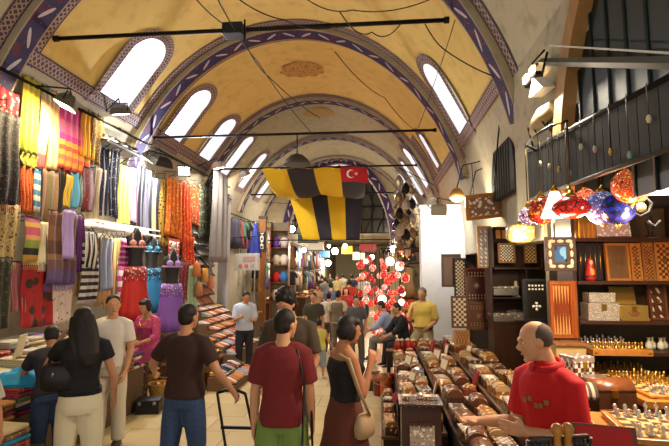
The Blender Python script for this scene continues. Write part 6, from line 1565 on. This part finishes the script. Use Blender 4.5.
q = on_y(444, 214, 9.8); t = thing('floodlight', 'white floodlight turned onto the white pier', 'lamp', (q.x-.2, 9.0, 3.1)); m = MB(); m.box(-.14, .14, -.06, .06, -.09, .09, Mloc(0, 0, 0, 0, R(30)), .01); m.build('housing', mat('8a8274', .5), t); m = MB(); m.box(-.12, .12, .061, .066, -.08, .08, Mloc(0, 0, 0, 0, R(-20))); m.build('lamp_glass', glow('fff0dc', 15), t); m = MB(); m.tube([(0, 0, .08), (0, .2, .25), (.5, .9, .28)], .012, 6); m.build('arm', IRON, t)
lamp_light(t, 18, (1, .95, .88), 'AREA', (0, .12, -.02), (R(62), 0, 0), .22)
m = MB(); q = on_y(433, 203, 9.9); m.tube([(.11*math.cos(2*PI*k/20), 0, .11*math.sin(2*PI*k/20)) for k in range(21)], .018, 6); m.ball((0, 0, 0), .03, 8, 6); m.tube([(-.11, 0, 0), (.11, 0, 0)], .01, 5)
tag(m.build('wall_ornament', mat('7a766c', .5, .3), None, (q.x, 9.92, q.z)), 'round metal rosette high on the white pier', 'ornament')
# dark counter at the far end of the stall with a white paper
a, b = on_y(452, 352, 8.6), on_y(505, 352, 8.6); t = thing('counter', 'dark counter behind the stall with a white paper on it', 'table', ((a.x+b.x)/2, 8.75, 0)); w = b.x-a.x
m = MB(); m.box(-w/2, w/2, -.28, .28, a.z-.05, a.z, None, .005); m.build('top', WAL, t); m = MB(); m.box(-w/2+.03, w/2-.03, -.24, .24, 0, a.z-.05); m.build('base', mat('1c1814', .6), t)
m = MB(); m.box(-.08, .08, -.06, .06, 0, .012, None, .003); tag(m.build('paper', WHITE, None, ((a.x+b.x)/2+.02, 8.6, a.z+.001), (0, 0, .5)), 'white paper lying on the dark counter', 'paper')
# buckets and red jars at the stall corner
for i, (px, py, c, lab) in enumerate(((386, 388, 'c2561c', 'orange round tin standing at the far stall corner'), (379, 386, '7a2f1c', 'rust red tin left of the orange one'), (392, 384, '8a2418', 'dark red tin right of the orange one'), (372, 381, '3a4a2c', 'dark green tin at the left of the tins'))):
    q = on_z(px, py+9, 0); t = thing('tin', lab, 'tin', (q.x, q.y, 0), 0, 'tins on the floor by the stall'); m = MB(); m.lathe([(0, 0), (.085, 0), (.09, .01), (.09, .27), (.085, .28), (0, .28)], 18); m.build('tin_body', mat(c, .4), t); m = MB(); m.lathe([(0, .281), (.093, .281), (.093, .305), (.08, .312), (0, .312)], 18); m.build('lid', mat(c, .3, 0, .2), t); m = MB(); m.tube([(-.09, 0, .24), (-.07, -.07, .20), (0, -.1, .18), (.07, -.07, .20), (.09, 0, .24)], .005, 5); m.build('wire_handle', STEEL, t)
for i, (px, py, c) in enumerate(((398, 345, 'a8281c'), (408, 344, 'c2321f'), (414, 341, '9a1f1a'), (422, 346, 'b83a22'), (402, 350, '7a1d16'), (428, 343, 'c24a2a'))):
    q = on_y(px, py, 8.45+.06*(i % 2)); t = thing('jar', ('leftmost', 'tall middle', 'small dark', 'right', 'front left', 'rightmost')[i]+' red jar in the row before the man in yellow shirt', 'jar', (q.x, q.y, .62), 0, 'red jars at the stall end'); m = MB(); m.lathe([(0, 0), (.05, 0), (.07, .05), (.065, .12), (.04, .15), (.045, .165), (0, .165)], 14); m.build('jar_body', mat(c, .3), t); m = MB(); m.lathe([(0, .166), (.046, .166), (.04, .185), (.012, .19), (.012, .205), (0, .206)], 12); m.build('lid', mat('c9b890', .4), t)
t = thing('jar_table', 'narrow dark table under the row of red jars', 'table', (0, 0, 0)); qa, qb = on_y(392, 350, 8.5), on_y(434, 350, 8.5); m = MB(); m.box(qa.x-.1, qb.x+.1, 8.35, 8.66, .58, .619); m.build('top', WALL_D, t)
for x in (qa.x-.06, qb.x+.06): m = MB(); m.box(x-.03, x+.03, 8.38, 8.62, 0, .58); m.build('leg', WALL_D, t)

# tan partition the open orange board stands on
a, b = on_y(549, 340, 4.28), on_y(580, 340, 4.28)
t = thing('low_partition', 'tan board partition under the open orange backgammon board', 'partition', ((a.x+b.x)/2, 4.22, 0)); w = b.x-a.x
m = MB(); m.box(-w/2, w/2-.02, -.10, .06, 0, a.z-.02); m.build('panel', mat('b39a62', .8), t); m = MB(); m.box(-w/2-.01, w/2-.01, -.12, .08, a.z-.02, a.z-.002); m.build('cap', OAK, t)
# ================================================================== FLAGS, CABLES, THE STREET FURTHER DOWN
YELF = mat('c9a81a', .8, 0, .08); NAVF = mat('23232f', .8, 0, .12); REDF = mat('b81e2e', .8, 0, .06)
ya, yb = 12.56, 16.16
A0, A1, B0, B1 = on_y(262, 169, ya).x, on_y(366, 168, ya).x, on_y(289, 193, yb).x, on_y(363, 193, yb).x
fr_ = lambda u: 0 if u < .24 or .5 <= u < .76 else 1
m = MB()
m.sheet(lambda u, v: Vector(((A0+(A1-A0)*u)*(1-v)+(B0+(B1-B0)*u)*v, ya+(yb-ya)*v, (ROD3-.03)*(1-v)+(ROD4+.03)*v-.42*math.sin(PI*v)*(1+.15*math.sin(u*9))+.02*math.sin(u*23+v*4))), 50, 16, .006, True, fr_)
tag(m.build('striped_flag', [YELF, NAVF], None), 'yellow and navy striped flag slung overhead between two tie rods', 'flag', 'flags over the street')
zb_ = on_y(325, 240, yb).z; D0, D1 = on_y(303, 241, yb).x, on_y(360, 241, yb).x
m = MB()
m.sheet(lambda u, v: Vector(((B0+(B1-B0)*u)*(1-v)+(D0+(D1-D0)*u)*v, yb-.03+.05*math.sin(u*14+v*2)*(.3+v), (ROD4-.03)*(1-v)+zb_*v)), 50, 12, .006, True, lambda u: 0 if u < .3 or .52 <= u < .77 else 1)
tag(m.build('striped_flag', [YELF, NAVF], None), 'yellow and navy striped flag hanging down below the slung one', 'flag', 'flags over the street')
a, b = on_y(268, 242, yb), on_y(398, 241, yb); m = MB(); m.tube([(a.x, yb-.03, zb_), (b.x, yb-.03, zb_)], .02, 6); tag(m.build('flag_pole', IRON, None), 'thin dark pole along the lower edge of the hanging flag', 'pole')
for x in (a.x, b.x): pass
r0, r1 = on_y(340, 168, 12.5).x, on_y(367, 168, 12.5).x; fw = r1-r0; fh = fw*.56
t = thing('red_flag', 'small red flag with white crescent and star beside the striped flag', 'flag', (r0, 12.50, ROD3-.02), 0, 'flags over the street')
m = MB(); m.sheet(lambda u, v: Vector((fw*u+.04*v, .03*math.sin(u*7+v), -fh*v-.06*u*u)), 20, 10, .006); m.build('cloth', REDF, t)
m = MB(); N = 18; R1, R2 = fh*.28, fh*.225; cx_, cz_ = fw*.40, -fh*.52
out = [(cx_+R1*math.cos(x), cz_+R1*math.sin(x)) for x in [R(40+280*i/N) for i in range(N+1)]]; inn = [(cx_+R1*.28+R2*math.cos(x), cz_+R2*math.sin(x)) for x in [R(52+256*i/N) for i in range(N+1)]]
M3 = Matrix(((1, 0, 0, 0), (0, 0, 1, -.045), (0, 1, 0, 0), (0, 0, 0, 1)))
for i in range(N): m.prism([out[i], out[i+1], inn[i+1], inn[i]], -.004, .004, M3)
m.build('crescent', WHITE, t)
m = MB(); sx_, sz_ = cx_+fh*.36, cz_; st = []
for i in range(10): rr = fh*.13 if i % 2 == 0 else fh*.05; st.append((sx_+rr*math.cos(PI+i*PI/5), sz_+rr*math.sin(PI+i*PI/5)))
m.prism(st, -.004, .004, M3); m.build('star', WHITE, t)
# loudspeaker on the first tie rod, dark lamp shade under the second
q = on_y(236, 41, 5.58); t = thing('loudspeaker', 'black loudspeaker box fixed to the nearest tie rod', 'loudspeaker', (q.x, 5.50, ROD1-.07))
m = MB(); m.box(-.125, .125, -.10, .10, -.09, .05, None, .008); m.build('speaker_box', BLACK, t); m = MB(); m.box(-.11, .11, -.108, -.10, -.08, .04); m.build('grille', mat('26262a', .9), t); m = MB(); m.box(-.10, -.07, .0, .16, .05, .07); m.box(.07, .10, 0, .16, .05, .07); m.tube([(.13, 0, -.16), (.13, 0, .12)], .012, 6); m.build('bracket', IRON, t)
q = on_y(297, 160, 8.95); t = thing('pendant_lamp', 'dark ribbed lamp shade hanging under the second tie rod', 'lamp', (q.x, 8.95, q.z)); m = MB(); m.lathe([(.26, -.10), (.27, -.09), (.22, .0), (.12, .09), (.04, .12), (.0, .12)], 18); m.build('lamp_shade', mat('3c3a34', .6), t); m = MB(); m.tube([(0, 0, .11), (0, 0, ROD2-q.z)], .012, 6); m.build('rod', IRON, t)
m = MB(); m.ball((0, 0, -.05), (.08, .08, .05), 12, 8); m.build('bulb', mat('c8c4b8', .3), t)
# cables strung through the vault
def cable(label, P, sag=.15, r=.008):
    pts = []
    for a, b in zip(P, P[1:]):
        for i in range(9): k = i/8; p = a+(b-a)*k; pts.append(p+V3(0, 0, -sag*4*k*(1-k)))
    m = MB(); m.tube(pts, r, 5); tag(m.build('cable', mat('2a241c', .7)), label, 'cable', 'cables strung under the vault')
cable('cable from the top left over the loudspeaker', [on_y(190, -8, 4.6), on_y(234, 30, 5.65)], .05)
cable('long cable sagging from the top left to the second tie rod', [on_y(214, -8, 4.6), on_y(258, 62, 6.6), on_y(312, 133, 8.95)], .06)
cable('cable running from the loudspeaker down the vault', [on_y(246, 45, 5.65), on_y(268, 76, 6.8), on_y(320, 118, 9.6)], .05)
cable('upper cable crossing the top from left to right', [on_y(232, -6, 4.8), on_y(285, 20, 5.2), on_y(330, 28, 5.65)], .05)
cable('cable from the first tie rod to the right cornice', [on_y(425, 24, 5.65), on_y(445, 50, 5.65), on_y(505, 80, 5.4)], .04)
cable('thin straight cable dropping from the right end of the first tie rod', [on_y(455, 20, 5.65), on_y(437, 75, 7.4), on_y(417, 131, 8.95)], .02, .006)
cable('cable looping under the crown of the second bay', [on_y(335, 52, 7.4), on_y(385, 98, 9.5), on_y(424, 136, 10.6)], .10)
cable('cable along the right of the second tie rod', [on_y(340, 12, 5.0), on_y(372, 32, 6.4), on_y(402, 22, 5.65)], .12)
cable('short cable from the top centre to the first tie rod', [on_y(300, -6, 4.7), on_y(352, 10, 5.0), on_y(440, -5, 4.7)], .08, .006)
# ---- red lamp shop on the right
lm = []
for i, (c, c_2, c_3, e) in enumerate((('c0221a', 'e0483a', 'f09080', 2.0), ('e06a5a', 'f6a898', 'ffd0c4', 2.4), ('8a1014', 'b82020', 'd85a50', 1.6), ('ffd8c8', 'fff0e8', 'ffc0b0', 7.0))):
    t = thing('lantern', 'proto', 'lamp'); m = MB(); m.lathe([(.02, -.11), (.07, -.10), (.105, -.05), (.115, 0), (.105, .05), (.07, .10), (.03, .115)], 14); m.build('glass_globe', mosaic(c, c_2, c_3, e, 9), t); m = MB(); m.lathe([(0, .115), (.035, .115), (.03, .14), (.01, .16), (0, .16)], 10); m.build('metal_cap', BRASS, t); m = MB(); m.tube([(0, 0, .15), (0, 0, .42)], .004, 4); m.build('cord', IRON, t); t['shade'] = ('bright red', 'coral', 'deep red', 'glowing white')[i]; lm.append(t)
RF = random.Random(21); n_ = 0; LPS = []
def LP_(p): LPS.append(p.copy()); return p
for r_ in range(6):
    for c_ in range(11):
        if RF.random() < .12: continue
        px = 364+c_*4.3+RF.uniform(-2, 2)-(5-r_)*.8; py = 264+r_*13+RF.uniform(-4, 4)
        if px < 374 and py > 318: continue
        Y = 13.6+RF.uniform(-.6, .6)-c_*.12; k = RF.choice((0, 0, 1, 1, 2, 2, 3)); n_ += 1
        place(lm[k], '%s lantern, %s from left in the %s row of the red lamp shop' % (lm[k]['shade'], ORD[c_], ('topmost', 'second', 'third', 'fourth', 'fifth', 'lowest')[r_]), LP_(on_y(px, py, Y)), (0, 0, 0), RF.uniform(.6, 1.05), 'lanterns of the red lamp shop')
t = thing('iron_canopy', 'dark iron frame the red lanterns hang from', 'frame', (0, 0, 0)); zf = 2.55
for x in (.05, .75, 1.45):
    m = MB(); m.tube([(x, 12.4, zf), (x, 14.6, zf)], .02, 6); m.build('crossbar', IRON, t)
for y in (12.4, 13.5, 14.6): m = MB(); m.tube([(.05, y, zf), (1.72, y, zf)], .02, 6); m.build('crossbar', IRON, t)
for y in (12.4, 14.6): m = MB(); m.tube([(1.45, y, 0), (1.45, y, zf)], .025, 6); m.build('post', IRON, t)
for p in LPS:
    if p.z+.28 < zf: m = MB(); m.tube([p+V3(0, 0, .26), V3(p.x, p.y, zf)], .004, 4); m.build('string', IRON, t)
lamp_light(t, 60, (1, .35, .2), 'POINT', (.6, 12.3, 1.8), size=.3); lamp_light(t, 40, (1, .4, .25), 'POINT', (.3, 13.8, 1.0), size=.3)
# ---- garments hung along both walls further down
def garment(kind, mt):
    t = thing('hanging_garment', 'proto', 'garment')
    m = MB()
    if kind == 'shirt':
        m.loft([(0, 0, -.62, .05, .22), (0, 0, -.45, .05, .21), (0, 0, -.2, .055, .20), (0, 0, -.06, .05, .18), (0, 0, 0, .03, .07)], 16)
        for s in (-1, 1): m.tube([(0, s*.15, -.05), (0, s*.25, -.18), (0, s*.28, -.30)], [.055, .05, .05], 8)
    elif kind == 'dress': m.loft([(0, 0, -1.05, .09, .27), (0, 0, -.7, .07, .22), (0, 0, -.42, .05, .15), (0, 0, -.2, .06, .18), (0, 0, -.05, .05, .16), (0, 0, 0, .03, .07)], 20, True, None, lambda i, a: 1+(.06 if i < 2 else 0)*math.sin(a*8))
    else:
        m.loft([(0, 0, -.25, .05, .17), (0, 0, -.1, .05, .165), (0, 0, 0, .045, .16)], 16)
        for s in (-1, 1): m.tube([(0, s*.085, -.2), (0, s*.09, -.6), (0, s*.09, -.95)], [.085, .08, .075], 10)
    m.build('cloth', mt, t)
    m = MB(); m.tube([(0, -.16, -.02), (0, 0, .05), (0, .16, -.02)], .007, 5); m.tube([(0, 0, .05), (0, 0, .12)], .005, 5); m.build('hanger', IRON, t); return t
GC = [('8a8a94', 'grey'), ('3a3a4a', 'slate'), ('b8b0a4', 'stone'), ('1f2026', 'black'), ('8a3a34', 'brick red'), ('3a5a8a', 'blue'), ('c9c4bc', 'white'), ('6a5a3a', 'khaki'), ('a87a4a', 'camel'), ('4a6a5a', 'green'), ('7a4a7a', 'violet')]
GA = []
for i, (c, nm) in enumerate(GC):
    k = ('shirt', 'dress', 'trousers')[i % 3]; g = garment(k, mat(c, .85)); g['shade'] = nm+' '+k; GA.append(g)
cnt = 0
rails = [(-4.5, 14.4, 19.6, 3.6, .24, 'left', 'upper'), (-4.45, 17.2, 19.6, 2.3, .24, 'left', 'lower'), (-3.95, 20.6, 32, 3.1, .42, 'far left', 'upper'), (-3.85, 20.6, 32, 1.95, .42, 'far left', 'lower'), (.55, 20.6, 32, 3.1, .42, 'far right', 'upper'), (.5, 21.0, 32, 1.95, .42, 'far right', 'lower'), (1.0, 16.2, 19.6, 3.4, .3, 'right', 'upper'), (.95, 16.0, 19.6, 2.1, .3, 'right', 'lower')]
for X, y0, y1, z, dy, side, lv in rails:
    t = thing('clothes_rail', 'iron clothes rail, %s one of the %s wall shops' % (lv, side), 'rail', (0, 0, 0), 0, 'clothes rails down the street')
    m = MB(); m.tube([(X, y0-.3, z+.12), (X, y1+.3, z+.12)], .016, 6); m.build('bar', IRON, t)
    wx = {'left': -5.05, 'far left': -4.2, 'far right': .9, 'right': 1.74}[side]
    for y in (y0, (y0+y1)/2, y1): m = MB(); m.tube([(X, y, z+.12), (wx, y, z+.2)], .012, 5); m.build('bracket', IRON, t)
    n = int((y1-y0)/dy)
    for k in range(n):
        g = RF.choice(GA); cnt += 1
        place(g, '%s, %s from the near end of the %s rail, %s wall' % (g['shade'], ORDS[k], lv, side), (X, y0+dy*(k+.3), z), (0, 0, PI/2+RF.uniform(-.2, .2)), RF.uniform(.85, 1.05), 'garments on rails down the street')
# ---- bright bulbs along the far shops
for i, (px, py, Y, r, pw, lab) in enumerate(((292, 229, 18.5, .13, 70, 'round white bulb over the left shops, in front of the cross arch'), (304, 250, 22.0, .11, 70, 'white bulb over the far left shops'), (335, 251, 30.0, .22, 160, 'big white lamp at the far end of the street'), (345, 246, 27.0, .13, 110, 'white bulb right of the big far lamp'), (328, 263, 36.0, .24, 150, 'wide white lamp lowest at the far end'), (393, 249, 14.8, .11, 60, 'white bulb above the red lamp shop'), (372, 257, 21.5, .11, 60, 'white bulb over the far right shops'), (329, 246, 25.0, .09, 50, 'small white bulb left of the big far lamp'), (395, 225, 18.6, .10, 70, 'white bulb high among the right wall garments'), (275, 250, 17.5, .10, 60, 'white bulb over the shirt shelves'))):
    q = on_y(px, py, Y); t = thing('bulb_lamp', lab, 'lamp', q, 0, 'bulbs down the street'); m = MB(); m.ball((0, 0, 0), r, 12, 8); m.build('bulb', glow('fff0d8', 10), t); m = MB(); m.lathe([(0, r*.95), (r*.4, r*.9), (r*.35, r*1.4), (0, r*1.4)], 10); m.build('socket', IRON, t)
    zt = 4.28 if Y > 20 else q.z+1.0
    m = MB(); m.tube([(0, 0, r), (0, 0, zt-q.z)], .008, 5)
    if Y < 20: m.tube([(0, 0, zt-q.z), ((1.7 if q.x > -1 else -5.0)-q.x, 0, zt-q.z+.1)], .010, 5)
    m.build('cord', IRON, t)
    lamp_light(t, pw*(1.9 if Y > 20 else 1.2), (1, .88, .7), 'POINT', (0, -.02-r, -r-.1), size=.15)
# ---- left: pillar with grey drape, hanging sign, dark name board, blue parasol, shirt shelves
q = on_x(226, 240, -4.3); t = thing('pillar', 'slim pale pillar between the shoe shop and the hanging sign', 'pillar', (-4.35, q.y, 0)); m = MB(); m.box(-.13, .13, -.13, .13, 0, 4.0, None, .01); m.build('shaft', mat('a8a8b0', .6), t); m = MB(); m.box(-.17, .17, -.17, .17, 0, .18, None, .008); m.build('base', mat('8a8a90', .6), t); m = MB(); m.box(-.17, .17, -.17, .17, 4.0, 4.12, None, .008); m.build('capital', mat('8a8a90', .6), t)
q = on_x(219, 178, -4.25); hang('drape', 'long grey drape gathered beside the slim pillar', (213, 172, 227, 262), mat('7c7a7a', .85), -4.2, 3, .05, None, 'cloth', .2)
q = on_x(247, 262, -3.95); t = thing('hanging_sign', 'pale grey hanging sign box with faded pink lettering panels', 'sign', (q.x, q.y, q.z), R(-32)); w_, h_ = .98, .50
m = MB(); m.box(-w_/2, w_/2, -.06, .06, -h_/2, h_/2, None, .01); m.build('sign_box', mat('b4b2b0', .5), t)
m = MB(); m.box(-w_*.10, w_*.42, -.068, -.06, h_*.02, h_*.32); m.build('upper_panel', mat('a88a84', .5), t)
for i in range(3): m = MB(); x = -w_*.30+i*w_*.27; m.box(x, x+w_*.16, -.068, -.06, -h_*.36, -h_*.14); m.build('lower_panel', mat('c0605a' if i < 2 else '9a9a9a', .5), t)
m = MB(); m.tube([(-w_*.3, 0, h_/2), (-w_*.3, 0, h_/2+.5)], .01, 5); m.tube([(w_*.3, 0, h_/2), (w_*.3, 0, h_/2+.5)], .01, 5); m.tube([(-w_*.5-.3, 0, h_/2+.5), (w_*.4, 0, h_/2+.5)], .014, 5); m.build('hanger', IRON, t)
q = on_y(262, 241, 15.6); t = thing('name_board', 'narrow black board with white upright characters on the wooden post', 'sign', (q.x, 15.6, q.z)); h_ = 18/F_PX*16; w_ = .24
m = MB(); m.box(-w_/2, w_/2, -.02, .02, -h_/2, h_/2, None, .004); m.build('board', BLACK, t)
letters('HOHO', .10, .12, .035, lambda x, y: (y, -.026, -x), .015).build('characters', WHITE, t)
t = thing('shop_post', 'brown wooden post carrying the narrow black board', 'post', (q.x, 15.72, 0)); m = MB(); m.box(-.11, .11, -.08, .08, .0, 3.7, None, .008); m.build('shaft', OAK, t); m = MB(); m.box(-.14, .14, -.11, .11, 0, .15); m.build('base', WALL_D, t); m = MB(); m.box(-.13, .13, -.10, .10, 3.7, 3.8); m.build('cap', WALL_D, t)
q = on_x(252, 258, -3.9); t = thing('parasol', 'tall folded dark blue parasol standing behind the hanging sign', 'parasol', (q.x+.05, q.y+.15, 0)); zt = on_x(250, 222, -3.9).z
m = MB(); m.loft([(0, 0, q.z, .19, .19), (0, 0, q.z+.15, .17, .17), (0, 0, (q.z+zt)/2, .12, .12), (0, 0, zt, .03, .03)], 24, True, None, lambda i, a: 1+.18*math.sin(a*8)); m.build('canopy', mat('1f2f86', .8), t); m = MB(); m.tube([(0, 0, 0), (0, 0, zt+.06)], .02, 8); m.build('pole', STEEL, t); m = MB(); m.lathe([(0, 0), (.2, 0), (.2, .05), (.04, .08)], 16); m.build('base', IRON, t)
q0, q1 = on_y(270, 300, 16.6), on_y(288, 230, 16.6); t = thing('shirt_shelf', 'wooden shelves of folded shirts beside the brown post', 'shelf', (0, 0, 0)); zz = [q0.z+(q1.z-q0.z)*k/4 for k in range(5)]
for z in zz: m = MB(); m.box(q0.x, q1.x, 16.6, 16.95, z-.02, z); m.build('shelf', OAK, t)
for x in (q0.x-.02, q1.x): m = MB(); m.box(x, x+.02, 16.6, 16.95, 0, zz[-1]+.3); m.build('side_panel', OAK, t)
m = MB(); m.box(q0.x, q1.x, 16.95, 16.97, 0, zz[-1]+.3); m.build('back_panel', mat('8a8070', .8), t)
for i in range(4):
    for k in range(2):
        c, nm = (('cfc6b4', 'cream'), ('d4cfc8', 'white'), ('c02a2a', 'red'), ('3a7ac0', 'blue'), ('c8bca4', 'ivory'), ('e0dcd4', 'white'), ('6a3a9a', 'purple'), ('d8d0cc', 'white'))[i*2+k]
        x = q0.x+(q1.x-q0.x)*(.28+.46*k); m = MB(); m.loft([(0, 0, .002, .12, .09), (0, 0, .2, .125, .09), (0, 0, .30, .12, .08), (0, 0, .36, .06, .05)], 14, True, None, None, True, 3)
        for s in (-1, 1): m.tube([(s*.09, 0, .29), (s*.145, 0, .2), (s*.155, -.01, .1)], .035, 8)
        tag(m.build('folded_shirt', mat(c, .85), None, (x, 16.76, zz[i])), '%s shirt, %s on the %s shelf beside the brown post' % (nm, ('left', 'right')[k], ('lowest', 'second', 'third', 'top')[i]), 'shirt', 'shirts on the shelves')
# ---- goods heaped in front of the far shops
for i, (X, y0, y1, z, lab) in enumerate(((-4.0, 13.9, 14.7, .75, 'low counter of the shop by the slim pillar'), (-3.9, 17.3, 19.6, .85, 'counter in front of the shirt shelves'), (1.15, 10.7, 12.2, .7, 'counter between the white pier and the red lamps'), (1.1, 15.2, 19.6, .8, 'counter beyond the red lamps on the right'), (-3.6, 21, 30, .85, 'long counter of the far left shops'), (.4, 21, 30, .85, 'long counter of the far right shops'))):
    t = thing('shop_counter', lab, 'counter', (X, (y0+y1)/2, 0), 0, 'counters down the street'); L = (y1-y0)/2; w_ = .38
    m = MB(); m.box(-w_, w_, -L, L, z-.05, z, None, .006); m.build('top', OAK, t); m = MB(); m.box(-w_+.04, w_-.04, -L+.04, L-.04, 0, z-.05); m.build('base', WALL_D, t)
    n = min(16, int((y1-y0)/.32))
    for k in range(n):
        for j in range(2):
            b_ = RF.choice(BX); place(b_, '%s box, %s along the %s side of the %s counter' % (b_['shade'], ORDS[k], ('left', 'right')[j], ('slim pillar', 'shirt shelf', 'white pier', 'red lamp', 'far left', 'far right')[i]), (X-.18+.36*j, y0+.2+k*(y1-y0-.3)/n, z+.001), (0, 0, RF.uniform(0, 6)), 1.2, 'boxes on the counters down the street')
# metal lanterns strung above the red lamps
mt_ = []
for c, nm in (('b8b4ac', 'silver'), ('8a7a5a', 'bronze'), ('2c2c30', 'black')):
    t = thing('metal_lantern', 'proto', 'lantern'); m = MB(); m.lathe([(.03, -.17), (.09, -.13), (.10, -.02), (.07, .06), (.02, .12), (0, .13)], 8, None, False); m.build('lantern_body', mat(c, .3, .85), t); m = MB(); m.lathe([(0, -.22), (.02, -.2), (.035, -.17), (0, -.165)], 8); m.build('finial', BRASS, t); m = MB(); m.tube([(0, 0, .12), (0, 0, .3)], .005, 4); m.build('chain', IRON, t); t['shade'] = nm; mt_.append(t)
MT = []
for k in range(9):
    for j in range(5):
        b_ = mt_[(k*2+j) % 3]; place(b_, '%s metal lantern, %s from the top of the %s string over the red lamps' % (b_['shade'], ORD[j], ORD[k]), (.52+.2*(k % 3), 12.3+k*.6, 4.3-j*.42-.08*(k % 2)), (0, 0, k), 1.1, 'metal lanterns over the red lamps')

t = thing('lantern_rail', 'dark rail the strings of metal lanterns hang from', 'rail'); pts = []
for k in range(9): pts.append(V3(.52+.2*(k % 3), 12.3+k*.6, 4.3-.08*(k % 2)+.33))
m = MB(); m.tube(pts, .012, 5); m.build('rod', IRON, t)
for k in (0, 4, 8): m = MB(); m.tube([pts[k], (1.70, pts[k].y, 4.0)], .010, 5); m.build('stay', IRON, t)

for i, (px, py, Y, w_, h_, c, lab) in enumerate(((347, 250, 31, .7, .5, 'd8b22a', 'yellow blank signboard at the far end of the street'), (316, 246, 24, .8, .4, 'b8b0a4', 'pale signboard over the far left shops'), (368, 248, 23, .8, .4, '8a2a2a', 'dark red signboard over the far right shops'), (324, 254, 30, .7, .4, '3a6a9a', 'blue signboard over the far left shops'), (359, 256, 28, .7, .45, 'd8d0c0', 'white signboard over the far right shops'), (308, 238, 21.2, .9, .4, '2a4a3a', 'green signboard just beyond the cross arch'))):
    q = on_y(px, py, Y); t = thing('shop_sign', lab, 'sign', (q.x, Y, q.z), 0, 'signboards down the street'); m = MB(); m.box(-w_/2, w_/2, -.05, .05, -h_/2, h_/2, None, .008); m.build('sign_board', mat(c, .5), t); m = MB(); f = .03
    m.box(-w_/2-f, w_/2+f, -.06, .06, h_/2, h_/2+f); m.box(-w_/2-f, w_/2+f, -.06, .06, -h_/2-f, -h_/2); m.build('sign_frame', IRON, t); m = MB()
    for s in (-1, 1): m.tube([(s*w_*.35, 0, h_/2), (s*w_*.35, 0, 4.29-q.z)], .01, 5)
    m.build('hanger', IRON, t)
for l_, n_ in LABELS.items():
    gs = {bpy.data.objects[x].get('group') for x in n_}
    if len(n_) > 1 and (len(gs) > 1 or None in gs): print('DUP LABEL', len(n_), l_, n_[:3])
